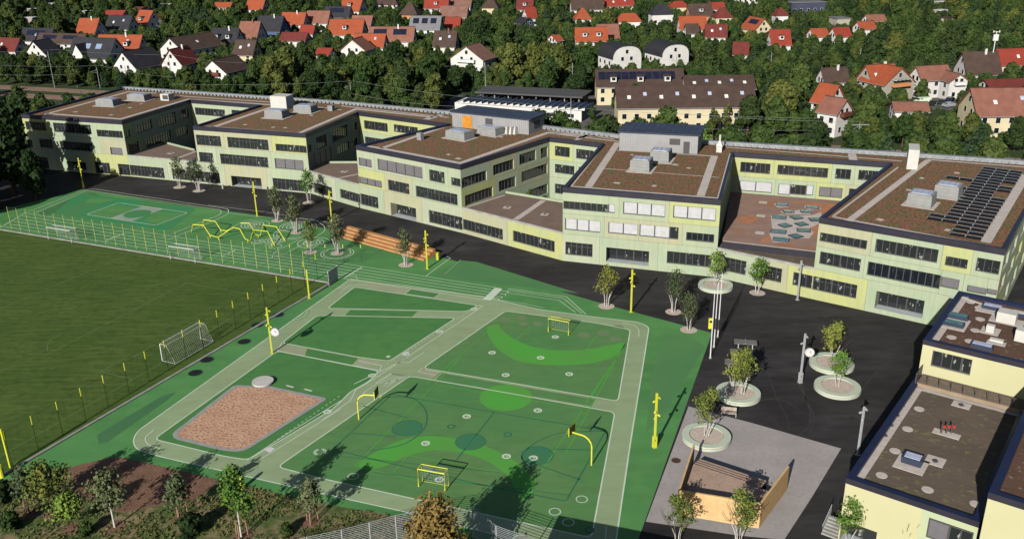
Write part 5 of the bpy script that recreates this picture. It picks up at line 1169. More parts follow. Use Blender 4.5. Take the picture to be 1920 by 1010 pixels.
# conifer
for i in range(2):
    parts = []; hh = 12.0; b = []
    cent = []; rad = []
    for q in range(13):
        f = q/12; zz = 1.2+f*(hh-1.6); rr = (2.6+.3*i)*(1-f)**.85+.25
        for k in range(max(1, int(6*(1-f))+1)):
            a = k*6.28/max(1, int(6*(1-f))+1)+q*.7; cent.append((rr*.62*math.cos(a), rr*.62*math.sin(a), zz)); rad.append(rr*.42+.1)
    parts.append((*leaf_cloud(cent, rad, 1900, .5, .55, (.6, 1.1), up=.0), 0))
    for q in range(6):
        f = q/5; v, fc = ico((0, 0, 1.6+f*(hh-4)), (2.3*(1-f)**.9+.3)*.72, 1.2); parts.append((v, fc, 0))
    proto('conif'+str(i), 'conifer_tree', np_mesh('crown_conifer', parts, [L_conif]), trunk_mesh(9, .25, .06, 0, 1, i), 2.8, 12)
# slim poplar-like
proto('slim0', 'slim_tree', np_mesh('crown_slim', crown_parts(9, 1.3, 1, 10, 700, .4, 1.5, core=False, seed=9), [L_olive]), trunk_mesh(6, .12, .05, 0), 1.3, 9)
# shrub
proto('shrub0', 'shrub', np_mesh('foliage', crown_parts(2.6, 1.7, .1, 9, 800, .34, .9, seed=11), [L_mid]), None, 1.7, 2.6)
proto('shrub1', 'shrub', np_mesh('foliage', crown_parts(3.6, 2.4, .1, 11, 1100, .40, .9, seed=12), [L_dark]), None, 2.4, 3.6)
def tree(key, loc, s=1.0, rz=0.0, label='', group=None, sz=None, cat=None, z=0.0):
    p = PROTO[key]; t = thing(p['name'], label, cat or ('shrub' if 'shrub' in key else 'tree'), (loc[0], loc[1], z), rz, group); t.scale = (s, s, sz or s)
    c = bpy.data.objects.new('foliage' if 'shrub' in key else 'crown', p['crown']); COL.objects.link(c); c.parent = t
    if p['trunk'] is not None: c = bpy.data.objects.new('trunk', p['trunk']); COL.objects.link(c); c.parent = t
    return t
# multi stem yard trees
def stems_mesh(n, h, spread, r, seed, name='stems', mt=None):
    r_ = random.Random(seed); b = MB(); tips = []
    for i in range(n):
        a = i*6.28/n+r_.uniform(-.3, .3); q0 = .18; q1 = spread*r_.uniform(.6, 1.1); hh = h*r_.uniform(.85, 1.1)
        p = [(q0*math.cos(a), q0*math.sin(a), 0), (q1*.45*math.cos(a), q1*.45*math.sin(a), hh*.5), (q1*math.cos(a), q1*math.sin(a), hh)]
        b.tube(p, r, 6, r1=r*.55)
        for k in range(4):
            a2 = a+r_.uniform(-1.2, 1.2); q2 = q1+r_.uniform(.3, .9); b.tube([p[2], (q2*.8*math.cos(a2), q2*.8*math.sin(a2), hh*1.25), (q2*1.1*math.cos(a2), q2*1.1*math.sin(a2), hh*1.65)], r*.4, 4, 1, r1=r*.15)
    me = bpy.data.meshes.new(name); me.from_pydata(b.v, [], b.f); me.materials.append(mt or M_wbark); me.materials.append(M_bark); me.polygons.foreach_set('material_index', b.m); return me
def yard_crown(h, r, z0, n, size, seed, mt, lobes=14):
    r_ = np.random.default_rng(seed); cent = []; rad = []
    for i in range(lobes):
        f = i/(lobes-1); z = z0+(h-z0)*f; a = r_.uniform(0, 6.28); q = r*r_.uniform(.1, .72)*math.sin(math.pi*min(.95, .25+.7*f)); cent.append((q*math.cos(a), q*math.sin(a), z)); rad.append(r*r_.uniform(.22, .46))
    return np_mesh('crown', [(*leaf_cloud(cent, rad, n, size, 1.0, (.2, 1.15)), 0)], [mt])
for i, (nm, mt) in enumerate((('amber', L_amber), ('sparse', L_grey), ('fresh', L_fresh), ('green', L_light))):
    proto('yard_'+nm, 'multi_stem_tree', yard_crown(4.6, 1.7, 1.9, 900 if nm != 'sparse' else 820, .17, 20+i, mt, 18), stems_mesh([5, 6, 4, 3][i], 2.2, .7, .055, i), 1.4, 4.6)
def ytree(key, c, s, label, z=.05, rz=None, sz=None):
    t = tree('yard_'+key, c, s, rz if rz is not None else random.uniform(0, 6), label, None, sz); t.location.z = z; return t
ytree('amber', BEDS[1], 1.3, 'amber leaved multi stem tree on the asphalt edge left of the yellow mast')
ytree('sparse', BEDS[2], 1.35, 'grey green multi stem tree in a round bed on the asphalt')
ytree('sparse', BEDS[3], 1.15, 'dark multi stem tree on the green corner below the flagpoles')
ytree('green', BEDS[4], 1.25, 'bushy light green multi stem tree against the school wall', sz=1.15)
ytree('sparse', BEDS[5], 1.3, 'thin white stemmed tree in front of the wooden steps')
ytree('fresh', BEDS[6], 1.15, 'amber tinted white stemmed tree beside the spiral painted rings')
ytree('sparse', BEDS[7], 1.45, 'six stemmed white tree inside the double white ring')
ytree('sparse', BEDS[8], 1.5, 'white stemmed tree rising from the stacked painted rings')
ytree('sparse', BEDS[9], 1.4, 'brownish white stemmed tree beside the asphalt edge above the climbing frame')
ytree('sparse', BEDS[10], 1.45, 'sparse tree in the right hand bed of the pair by the second wing')
ytree('green', BEDS[11], 1.4, 'sparse light tree between the second wing and the link roof')
ytree('sparse', BEDS[12], 1.4, 'sparse tree in the left hand bed of the pair by the second wing')
def pc(key, dx=0, dy=0): c, r_ = PL[key]; return (c.x+dx, c.y+dy)
ytree('green', pc('a'), 1.15, 'light green tree in the planter close to the school wall', .37)
ytree('fresh', pc('b', .1), 1.25, 'yellow green tree in the planter beside the grey clock mast', .37, sz=1.15)
ytree('green', pc('c'), .98, 'small light green tree in the planter between clock mast and hall', .37)
ytree('fresh', pc('d', -.6), 1.1, 'left one of two yellow green trees in the planter beside the tables', .37); ytree('fresh', pc('d', .5, -.2), 1.2, 'right one of two yellow green trees in the planter beside the tables', .37)
ytree('fresh', pc('e'), 1.2, 'leaning olive tree in the planter on pale paving', .37)
ytree('fresh', G(*C('N', 262, 1040)), 1.05, 'amber and green tree in front of the left end of the stage wall')
ytree('fresh', G(*C('N', 690, 1045)), 1.15, 'light olive tree in front of the right end of the stage wall')
ytree('green', G(*C('M', 190, 1075)), 1.1, 'bright green small tree before the mint recess of the hall'); ytree('sparse', G(*C('M', 590, 1140)), 1.25, 'grey green small tree at the foot of the hall front')
ytree('amber', (74.5, 116, 0), 1.2, 'amber small tree on tan gravel at the right photo edge behind the last wing'); ytree('amber', (80, 124, 0), 1.1, 'amber small tree on tan gravel farther back at the right edge')
# staked young trees in the planted ground
def staked(k, x, y, h, r, mt, label, white=False, n=700, stakes=3, seed=0):
    c = G(*C(k, x, y)); t = thing('young_tree', label, 'tree', (c.x, c.y, .02)); z0 = h*.36
    parts = crown_parts(h, r, z0, 13, int(n*1.5), .23, 1.05, core=False, taper=.5, seed=seed+40, spread=(.15, 1.25))
    o = bpy.data.objects.new('crown', np_mesh('crown', parts, [mt])); COL.objects.link(o); o.parent = t
    b = MB(); b.tube([(0, 0, 0), (0, 0, h*.45), (0, 0, h*.8)], .10 if white else .07, 7, r1=.03); b.build('trunk', M_wbark if white else M_bark, t, world=False)
    for i in range(stakes):
        a = i*6.28/3+.5; b = MB(); b.tube([(.62*math.cos(a), .62*math.sin(a), 0), (.55*math.cos(a), .55*math.sin(a), 1.7)], .05, 6); b.build('stake', M_stake, t, world=False)
    if stakes: b = MB(); b.tube([(.56*math.cos(i*6.28/3+.5), .56*math.sin(i*6.28/3+.5), 1.6) for i in (0, 1, 2, 0)], .03, 5); b.build('cross_bar', M_stake, t, world=False)
    b = MB(); b.disc((0, 0, .03), 1.0, seg=18); b.build('mulch_ring', M_mulch, t, world=False)
staked('j', 165, 868, 5.5, 1.7, L_grey, 'dark young tree at the left edge of the planted ground', seed=1)
staked('j', 300, 880, 6.2, 2.6, L_amber, 'yellowish broad young tree left of the mulch bed', stakes=0, n=1100, seed=2)
staked('j', 410, 950, 3.9, 1.9, L_light, 'low dense green tree in front of the yellowish tree', stakes=0, n=1200, seed=3)
staked('j', 640, 945, 6.4, 2.6, L_grey, 'young tree with white forked trunk below the mulch bed', white=True, stakes=0, n=900, seed=4)
staked('j', 1015, 905, 5.2, 1.7, L_grey, 'slim staked tree between white forked tree and bright green tree', seed=5)
staked('j', 1345, 1000, 7.8, 2.2, L_light, 'bright green staked tree with white trunk near the bottom edge', white=True, n=1200, seed=6)
staked('j', 1738, 915, 4.6, 1.5, L_grey, 'small staked tree left of the cable fence', seed=7)
# rust-leaved big tree at the bottom
c = G(822, 1110); t = thing('autumn_tree', 'large rusty brown leaved tree at the bottom edge in front of the court', 'tree', (c.x, c.y, 0))
o = bpy.data.objects.new('crown', np_mesh('crown', crown_parts(9.2, 4.2, 1.0, 20, 8500, .25, 1.0, core=False, taper=.5, seed=77, spread=(.2, 1.25)), [L_rust])); COL.objects.link(o); o.parent = t
o = bpy.data.objects.new('trunk', trunk_mesh(6, .22, .08, 5, 2.6, 3)); COL.objects.link(o); o.parent = t
# tall dark trees at the left edge, west of the school
for x, y, s_, sz_, k, lb in ((-104.5, 185.5, 1.55, 1.9, 'dark0', 'tall dark tree at the left photo edge shading the first school wing'), (-113.5, 192, 1.4, 1.9, 'mid1', 'tall tree beyond the shading tree at the left photo edge'),
                       (-110, 174, 1.4, 1.7, 'dark2', 'tall dark tree at the corner where the pitch fence meets the asphalt'), (-106.5, 166, 1.1, 1.5, 'dark1', 'dark tree beside the left end of the sprint lanes'),
                       (-117, 183, 1.5, 1.9, 'mid0', 'second tree of the grove west of the asphalt'), (-117, 165, 1.4, 1.8, 'dark2', 'tree of the grove nearest the pitch'), (-124, 174, 1.5, 1.9, 'dark0', 'rear tree of the grove west of the pitch'),
                       (-98, 181, .75, 1.0, 'dark1', 'smaller dark tree under the tall shading tree at the asphalt edge')):
    tree(k, (x, y), s_, x*1.3, lb, 'tall trees at the left edge', sz_)
# courtyard trees
M_none = None
for x, y, k in ((3.5, 166.8, 'slim0'), (11.5, 163.2, 'slim0')): tree(k, (x, y), .55, 0, 'slim tree in the %s of the courtyard between third and fourth wing' % ('left half' if x < 5 else 'right half'))
# grass tufts and weeds on the planted ground: one uncountable cover
def inpoly(x, y, pg):
    c_ = False; j = len(pg)-1
    for i in range(len(pg)):
        xi, yi, xj, yj = pg[i][0], pg[i][1], pg[j][0], pg[j][1]
        if (yi > y) != (yj > y) and x < (xj-xi)*(y-yi)/(yj-yi)+xi: c_ = not c_
        j = i
    return c_
rg = random.Random(4); pts_ = []
while len(pts_) < 5200:
    x, y = rg.uniform(-62, 4), rg.uniform(46, 84)
    if inpoly(x, y, soil) and not inpoly(x, y, mul) and P((x, y, 0))[1] < 1060:
        if math.sin(x*.7+math.sin(y*.9)*2)+math.sin(y*.6-x*.25) > -.5+rg.uniform(-.8, .8): pts_.append((x, y, rg.uniform(.03, .12)))
V, Fc = leaf_cloud(pts_, [.16]*len(pts_), 15000, .16, .6, (.3, 1.2))
me = np_mesh('ground_cover', [(V, Fc, 0)], [leaf_mat('weeds', (.085, .12, .03), (.15, .15, .05))]); o = bpy.data.objects.new('ground_cover', me); COL.objects.link(o); o['kind'] = 'stuff'
for i, (k, x, y, s_, lb) in enumerate((('j', 60, 960, .75, 'low bush in the bottom left corner'), ('j', 30, 800, .6, 'small bush left of the yellow leaved tree'), ('j', 480, 985, .55, 'small bush between the low dense tree and the white forked tree'), ('j', 1060, 985, .6, 'small bush below the slim staked tree'), ('j', 1600, 985, .5, 'tiny bush near the left end of the cable fence'))):
    c = G(*C(k, x, y)); tree('shrub%d' % (i % 2), (c.x, c.y), s_, i, lb)
# ------------------------------------------------------------------ railway
RL = [(-330, 360), (-200, 321), (-130, 297), (16, 233), (100, 197), (230, 150)]
b = MB(); b.ribbon(RL, 17, -.03); b.build('railway_bed', M_ballast, kind='structure')
b = MB()
for off in (-6.2, -4.7, 4.2, 5.7):
    pts = [(x+.38*off, y+.92*off) for x, y in RL]; curb(b, pts, .05, .05, -.03, .14, closed=False)
b.build('railway_rails', M_rail, kind='structure')
b = MB(); pts = [(x, y) for x, y in RL]; b.ribbon(pts, 4.5, -.02); b.build('railway_verge', M_land, kind='structure')
M_mast = mat('mast_steel', (.30, .33, .31), None, 1, rough=.6)
masts = [(103, 166, 74, 'first overhead line mast from the left photo edge'), (145, 164, 52, 'second overhead line mast from the left photo edge'), (188, 166, 42, 'third overhead line mast from the left photo edge'), (241, 166, 46, 'fourth overhead line mast, in front of the navy gable house'), (325, 168, 66, 'double mast below the white gable house at the left end of the school'),
         (660, 200, 48, 'mast behind the roof gap between second and third wing'), (911, 185, 72, 'tall mast beside the white house with the balcony'), (886, 170, 33, 'short lamp mast left of the depot'), (962, 172, 32, 'lamp mast behind the dark depot roof'), (1030, 172, 34, 'lamp mast near the right end of the depot roof'),
         (1073, 180, 66, 'tall mast with bracket behind the depot'), (1117, 172, 36, 'thin mast at the left end of the solar roof house'), (1043, 250, 50, 'mast behind the rear parapet left of the fourth wing'), (1070, 255, 75, 'tall thin mast behind the rear parapet left of the fourth wing'),
         (1267, 150, 50, 'mast in front of the right arched gable house'), (1443, 150, 55, 'thick mast between the trees above the brown roof'), (1610, 130, 42, 'mast among the trees above the orange awning house'), (1605, 290, 64, 'lattice mast with cross arm behind the fifth wing')]
MTOP = {}
for x, y, hp, lb in masts:
    c = G(x, y); h = hp/ppm(x, y, 4); t = thing('line_mast', lb, 'mast', c, 0, 'overhead line masts along the railway'); r_ = .13 if hp > 36 else .09
    b = MB(); b.tube([(0, 0, 0), (0, 0, h)], r_, 6, r1=r_*.7); b.build('pole', M_mast, t, world=False); MTOP[x] = Vector((c.x, c.y, h))
    if hp > 40:
        b = MB(); b.tube([(0, 0, h*.72), (-1.6, -.7, h*.82)], .05, 5); b.tube([(0, 0, h*.9), (-1.8, -.8, h*.82)], .04, 5)
        if x == 1605: b.tube([(-1.7, 0, h*.93), (2.2, 0, h*.93)], .12, 5); b.tube([(.7, 0, 0), (.3, 0, h*.9)], .07, 5)
        b.build('bracket', M_mast, t, world=False)
def wire(p, q, sag, lb):
    p, q = Vector(p), Vector(q); b = MB(); b.tube([p.lerp(q, i/12)-Vector((0, 0, sag*4*(i/12)*(1-i/12))) for i in range(13)], .03, 3, cap=False)
    tag(b.build('overhead_wire', M_mast), lb, 'overhead wire', 'overhead wires of the railway')
wl_ = [(-40, 95, 103, 93), (103, 93, 325, 103), (325, 103, 455, 118), (-40, 120, 188, 123), (188, 123, 325, 145), (-40, 138, 145, 138), (325, 158, 660, 152), (660, 152, 1043, 200), (1043, 200, 1550, 222), (1250, 210, 1613, 228), (1130, 232, 1605, 244), (660, 176, 860, 200), (740, 121, 911, 121)]
WLB = ['wire from the left photo edge to the first mast', 'wire between the first mast and the white gable above the school corner', 'wire in front of the white chalet with brown balcony', 'middle wire from the left photo edge to the third mast', 'wire between the third mast and the double mast', 'lowest wire at the left photo edge', 'long wire low across the wood between second and third wing',
       'wire above the depot from the mast between the wings', 'upper wire running right to the lattice mast', 'uppermost wire touching the lattice mast cross arm', 'lower wire in front of the cream terrace', 'short wire ending above the plant room with the orange door', 'short horizontal wire left of the white balcony house']
for i, (x0, y0, x1, y1) in enumerate(wl_):
    wire(G(x0, y0, 9), G(x1, y1, 9), .6, WLB[i])
# ------------------------------------------------------------------ houses
RF = dict(orange=mat('tile_orange', (.36, .085, .035), (.30, .07, .03), .5, rough=.85, c3=(.3, .08, .04), scale3=2.5, amt3=.4), red=mat('tile_red', (.29, .045, .028), (.24, .038, .025), .5, rough=.85, c3=(.25, .05, .03), scale3=2.5, amt3=.4),
          salmon=mat('tile_salmon', (.27, .12, .085), (.22, .095, .07), .5, rough=.85), brown=mat('tile_brown', (.085, .055, .045), (.065, .042, .035), .5, rough=.8), dark=mat('tile_dark', (.035, .035, .043), (.026, .027, .034), .5, rough=.7),
          maroon=mat('tile_maroon', (.17, .035, .03), (.13, .03, .025), .5, rough=.8), pink=mat('tile_pinkbrown', (.24, .13, .105), (.19, .1, .08), .5, rough=.85), grey=mat('tile_grey', (.2, .2, .215), None, .5, rough=.8))
WL = dict(white=mat('wall_white', (.70, .69, .67), (.62, .61, .59), .3, rough=.9), cream=mat('wall_cream', (.66, .58, .38), None, .3, rough=.9), blue=mat('wall_blue', (.07, .16, .40), None, .3, rough=.9), orange=mat('wall_orange', (.62, .28, .12), None, .3, rough=.9), stone=mat('wall_stone', (.42, .39, .33), None, .3, rough=.9), navy=mat('wall_navy', (.06, .07, .12), None, .3, rough=.9), yellow=mat('wall_yellow', (.62, .5, .2), None, .3), wood=mat('wall_wood', (.3, .08, .05), None, .3))
M_balc = mat('balcony_brown', (.16, .05, .03), None, 1); M_whitetrim = mat('white_trim', (.8, .8, .78), None, 1)
HOUSES = []
def house(kind, cx, cy, wpx, rpx, ang, roof, wall, label, he=4.4, L=10, feats='', vis=12, short=None, Wm=None):
    k0 = ppm(cx, cy, 9); rise = rpx/k0/1.1; zr = he+rise
    for _ in range(2):
        k0 = ppm(cx, cy, zr); rise = max(1.2, min(7.5, rpx/k0/1.12)); zr = he+rise
    c = G(cx, cy, zr); u = Vector((math.cos(R(ang)), math.sin(R(ang)), 0)); n = Vector((-u.y, u.x, 0))
    if n.dot(CAM-c) > 0: n = -n           # n points away from the camera
    if kind in ('A', 'H', 'F'):
        d_ = c-CAM; d_.z = 0; d_.normalize(); side = abs(Vector((-d_.y, d_.x, 0)).dot(u)); Lm = wpx/k0/max(.5, side); W = Wm or max(6.5, min(11, rise*1.7)); base = Vector((c.x, c.y, 0))
    else:
        d_ = c-CAM; d_.z = 0; d_.normalize(); side = abs(Vector((-d_.y, d_.x, 0)).dot(n)); W = wpx/k0/max(.5, side); Lm = L; s = 1 if u.dot(d_) > 0 else -1; base = Vector((c.x, c.y, 0))+u*s*Lm/2
    rz = math.atan2(u.y, u.x); t = thing('house' if Lm < 22 else 'apartment_building', label, 'house' if Lm < 22 else 'building', base, rz)
    hw, hl = W/2, Lm/2; rm, wm = RF[roof], WL[wall]
    inv = Matrix.Rotation(-rz, 4, 'Z'); camdir = inv @ ((CAM-base)*Vector((1, 1, 0))); sy = 1 if camdir.y > 0 else -1; sx = 1 if camdir.x > 0 else -1
    b = MB()
    if kind == 'F':
        b.box((0, 0, (he+rise)/2), (Lm, W, he+rise), 0); b.build('wall', wm, t, world=False); b = MB(); b.box((0, 0, he+rise+.15), (Lm+.8, W+.8, .3), 0); b.build('roof', rm, t, world=False)
    elif kind == 'H':
        b.box((0, 0, he/2), (Lm, W, he), 0); b.build('wall', wm, t, world=False); b = MB(); o_ = .5; rl_ = max(.3, hl-hw*.8)
        A, B_, C_, D = (-hl-o_, -hw-o_, he-.15), (hl+o_, -hw-o_, he-.15), (hl+o_, hw+o_, he-.15), (-hl-o_, hw+o_, he-.15); E_, F_ = (-rl_, 0, zr), (rl_, 0, zr)
        b.face([A, B_, F_, E_]); b.face([C_, D, E_, F_]); b.face([B_, C_, F_]); b.face([D, A, E_]); b.face([D, C_, B_, A]); b.build('roof', rm, t, world=False)
    elif kind == 'R':
        pr = [(-hw, 0), (-hw, he)]+[(-hw*math.cos(a)**.8 if math.cos(a) > 0 else hw*(-math.cos(a))**.8, he+rise*math.sin(a)**.8) for a in [math.pi*i/12 for i in range(1, 12)]]+[(hw, he), (hw, 0)]
        for s in (-1, 1): b.face([(s*hl, y, z) for y, z in pr])
        b.face([(-hl, -hw, 0), (hl, -hw, 0), (hl, -hw, he), (-hl, -hw, he)]); b.face([(-hl, hw, 0), (hl, hw, 0), (hl, hw, he), (-hl, hw, he)]); b.build('wall', wm, t, world=False)
        b = MB(); o_ = .25
        for i in range(1, len(pr)-2):
            (y0, z0), (y1, z1) = pr[i], pr[i+1]; b.face([(-hl-o_, y0*1.04, z0+.18), (hl+o_, y0*1.04, z0+.18), (hl+o_, y1*1.04, z1+.18), (-hl-o_, y1*1.04, z1+.18)])
            for s in (-1, 1): b.face([(s*(hl+o_), y0*1.04, z0+.18), (s*(hl+o_), y1*1.04, z1+.18), (s*(hl+o_), y1*.98, z1-.1), (s*(hl+o_), y0*.98, z0-.1)])
        b.build('roof', rm, t, world=False)
    else:
        for s in (-1, 1): b.face([(s*hl, -hw, 0), (s*hl, hw, 0), (s*hl, hw, he), (s*hl, 0, zr-.1), (s*hl, -hw, he)])
        for s in (-1, 1): b.face([(-hl, s*hw, 0), (hl, s*hw, 0), (hl, s*hw, he), (-hl, s*hw, he)])
        b.build('wall', wm, t, world=False)
        b = MB(); o_ = .5; sl = rise/hw; ez = he-sl*o_; th = .2
        for s in (-1, 1):
            q = [(-hl-o_, s*(hw+o_), ez), (hl+o_, s*(hw+o_), ez), (hl+o_, 0, zr), (-hl-o_, 0, zr)]; tq = [(x, y, z+th) for x, y, z in q]
            b.face(tq); b.face(q[::-1])
            for i in (0, 1, 3): b.face([q[i], q[(i+1) % 4], tq[(i+1) % 4], tq[i]], 0)
        b.box((0, 0, zr+th+.04), (Lm+2*o_, .3, .14), 0, 1)
        for s in (-1, 1): b.box((0, s*(hw+o_+.05), ez+.1), (Lm+2*o_, .14, .12), 0, 2)
        b.build('roof', [rm, RF['brown'] if roof in ('orange', 'red', 'salmon') else rm, M_alu], t, world=False)
    # windows on the faces turned to the camera
    def win(x, y, z, w_, h_, ax, s):
        b = MB()
        if ax == 'y':
            b.box((x, y+s*.02, z), (w_+.16, .06, h_+.16), 0); o = b.build('window', M_whitetrim, t, world=False); b = MB(); b.box((x, y+s*.045, z), (w_, .06, h_), 0)
        else:
            b.box((x+s*.02, y, z), (.06, w_+.16, h_+.16), 0); o = b.build('window', M_whitetrim, t, world=False); b = MB(); b.box((x+s*.045, y, z), (.06, w_, h_), 0)
        b.build('pane', M_glassd, o, world=False)
    if kind != 'X':
        nw = max(2, int(Lm/3)); nf = [1.5] if he < 5 else [1.5, 4.0]
        if kind == 'F': nf = [1.5, 4.2, 6.8][:max(1, int((he+rise)/2.7))]
        for z in (nf if vis > 5 else nf[-1:]):
            for i in range(nw):
                x = -hl+Lm*(i+.5)/nw
                if 'w' in feats: continue
                win(x, sy*hw, z+.2, 1.1, 1.3, 'y', sy)
        if kind in ('B', 'R', 'A'):
            for y, z in ((-hw*.42, 1.7), (hw*.42, 1.7), (-hw*.3, he+.1), (hw*.3, he+.1))+(((0, he+rise*.55),) if rise > 4 else ()):
                win(sx*hl, y, z, 1.0, 1.25, 'x', sx)
    sl = rise/hw if kind in ('A', 'B') else 0
    def onroof(x, f, s, w_, h_, mt, name, dz=.24):
        """flat panel lying in the roof slope: f = 0 eave, 1 ridge"""
        a = math.atan(sl); y = s*hw*(1-f); z = he+rise*f+dz
        M = Matrix.Translation((x, y, z)) @ Matrix.Rotation(-a*s, 4, 'X'); b = MB(); b.box((0, 0, 0), (w_, h_, .08), 0, 0, M=M); return b.build(name, mt, t, world=False)
    if kind in ('A', 'B'):
        ns = feats.count('s')
        for i in range(ns): onroof(-hl+Lm*(i+.7)/(ns+.4), .45+.15*(i % 2), sy, .9, 1.2, M_glassb if i % 2 else M_whitetrim, 'skylight')
        npv = feats.count('p')
        for i in range(npv): onroof(-hl+Lm*(i+.5)/npv*.9+.4, .6, sy, Lm/npv*(.6 if npv < 5 else .84), rise*(.55 if npv < 5 else .85), M_solar, 'solar_panel')
        if 'q' in feats:
            for i, x in enumerate((-.2, .35)): onroof(hl*x, .55, sy, 2.6, 2.2, mat('solar_blue', (.20, .27, .42), (.3, .38, .55), 3, rough=.3), 'solar_panel')
        nd = feats.count('d')
        for i in range(nd):
            x = -hl+Lm*(i+.6)/(nd+.2); y = sy*hw*.6; b = MB(); zz = he+rise*.42; b.box((x, y, zz+.4), (1.7, hw*.7, 1.5), 0); o = b.build('dormer', WL['white'], t, world=False)
            b = MB(); b.box((x, y, zz+1.2), (2.1, hw*.8, .15), 0); b.build('dormer_roof', rm, o, world=False); b = MB(); b.box((x, y+sy*hw*.36, zz+.5), (1.0, .06, .8), 0); b.build('pane', M_glassd, o, world=False)
    if 'c' in feats:
        b = MB(); b.box((hl*.3, sy*.5, zr+.2), (.6, .6, 1.9), 0); o = b.build('chimney', WL['white'] if 'C' not in feats else RF['salmon'], t, world=False); b = MB(); b.box((hl*.3, sy*.5, zr+1.2), (.75, .75, .12), 0); b.build('cap', M_frame, o, world=False)
    if 'b' in feats:
        b = MB(); b.box((sx*(hl+.6), 0, he-.6), (1.2, W*.55, .9), 0); b.build('balcony', M_balc if wall != 'white' or 'B' not in feats else M_whitetrim, t, world=False)
    if 'a' in feats:
        b = MB()
        for i in range(9): b.box((sx*(hl+.9), -hw*.5+hw*i/8.0, he+1.2), (1.8, hw/8.6, .08), 0, i % 2)
        b.build('awning', [M_whitetrim, M_frame], t, world=False); b = MB(); b.box((sx*(hl+.8), 0, he-.3), (1.5, W*.55, 1.0), 0); b.build('balcony', WL['orange'], t, world=False)
    if 'g' in feats:      # cross gable on the camera side
        b = MB(); gw = min(6, Lm*.5); gh = rise*.75; x = -hl*.35; y1 = sy*(hw+1.5)
        b.face([(x-gw/2, y1, 0), (x+gw/2, y1, 0), (x+gw/2, y1, he), (x, y1, he+gh), (x-gw/2, y1, he)])
        for s in (-1, 1): b.face([(x+s*gw/2, y1, 0), (x+s*gw/2, sy*hw, 0), (x+s*gw/2, sy*hw, he), (x+s*gw/2, y1, he)])
        o = b.build('front_gable', wm, t, world=False); b = MB()
        for s in (-1, 1): b.face([(x+s*(gw/2+.4), y1+sy*.4, he-.3), (x, y1+sy*.4, he+gh+.15), (x, sy*hw*.2, he+gh+.15), (x+s*(gw/2+.4), sy*hw*.8, he-.3)])
        b.build('roof', rm, o, world=False)
    P8 = [P(base+Matrix.Rotation(rz, 3, 'Z') @ Vector((x, y, z))) for x in (-hl, hl) for y in (-hw, hw) for z in (he*.6, zr)]
    rect = (min(q[0] for q in P8), cy-2, max(q[0] for q in P8), cy+rpx+vis*.45)
    if label.startswith('long cream terrace'): rect = (rect[0], rect[1], rect[2], 162+34+3)
    HOUSES.append(dict(base=base, r=max(hl, hw), hl=hl+.8, hw=hw+.8, rz=rz, rect=rect, y=(base-CAM).length, label=short or label))
    return t
H = house
A = -18; B = 70
H('A', 8, 72, 50, 22, A, 'maroon', 'white', 'maroon roofed house cut by the left photo edge', feats='s')
H('A', 72, 54, 50, 22, A, 'dark', 'white', 'dark roofed white house with white framed skylight at upper left', feats='sp')
H('A', 118, 64, 78, 17, A, 'brown', 'white', 'long brown roofed white house with solar panels and orange stripe', feats='pp', he=5, short='long brown roofed house with solar panels')
H('B', 62, 78, 34, 26, B, 'dark', 'white', 'white gable house half hidden by trees left of the solar roof house', L=8)
H('A', 178, 72, 70, 36, A, 'dark', 'white', 'dark roofed house with two pale blue solar arrays and white front gable', feats='qg', short='dark house with pale blue solar arrays')
H('A', 168, 35, 32, 28, -12, 'orange', 'white', 'steep orange roofed house standing alone in front of dark trees', feats='c', he=4)
H('A', 226, 66, 74, 30, -10, 'orange', 'white', 'long orange roofed house with skylights and white dormers', feats='ssddc', short='long orange roofed house')
H('A', 226, 30, 40, 24, -14, 'dark', 'white', 'dark roofed house with two white skylights behind the orange roofs', feats='ss')
H('A', 218, 20, 32, 8, -14, 'red', 'white', 'low bright red roof far up left', he=3, vis=4)
H('A', 275, 20, 22, 28, -30, 'orange', 'white', 'orange roofed house with white dormer behind dark trees', feats='d')
H('A', 268, 14, 22, 6, -14, 'maroon', 'white', 'small dark red hut roof far up left', he=3, vis=4)
H('B', 229, 98, 40, 32, 62, 'dark', 'white', 'white gable house with navy roof behind the railway', L=13, short='navy roofed white gable house', vis=14)
H('B', 318, 72, 40, 24, 58, 'brown', 'white', 'long white block with dark brown roof and cream left gable', L=20, he=6, feats='s', vis=20, short='long white block with brown roof')
H('B', 318, 94, 36, 30, 72, 'maroon', 'white', 'bright white gable house with maroon roof above the school corner', L=10, feats='cB', he=5.5, vis=18)
H('B', 398, 114, 44, 24, 66, 'brown', 'white', 'white chalet with brown wooden balcony behind the railway', L=12, feats='b', he=5, vis=14, short='white chalet with brown balcony')
H('A', 424, 54, 46, 28, -15, 'dark', 'white', 'dark grey roofed house with two white dormers', feats='ddc', he=5)
H('A', 470, 41, 34, 30, -12, 'salmon', 'white', 'steep salmon roofed house beside the blue walled house', feats='cC')
H('A', 509, 31, 44, 28, -16, 'dark', 'blue', 'dark roofed house with bright blue wall', feats='c', short='blue walled house')
H('A', 552, 24, 42, 22, -14, 'orange', 'white', 'orange roofed house with white chimneys behind the blue house', feats='c')
H('A', 598, 21, 40, 22, -12, 'salmon', 'white', 'salmon roofed house between conifer and orange roofs', feats='')
H('A', 482, -3, 30, 21, -16, 'orange', 'white', 'orange roofed white house cut by the top edge at left centre', feats='')
H('A', 420, 5, 30, 9, -14, 'orange', 'white', 'low orange roof among dark conifers', he=3, vis=4)
H('A', 462, 76, 34, 26, -14, 'brown', 'cream', 'brown roofed cream house left of the large olive tree', feats='ss', he=5, vis=20)
H('A', 578, 48, 24, 15, -14, 'red', 'white', 'bright red roof behind the conifer', he=3.5, vis=4)
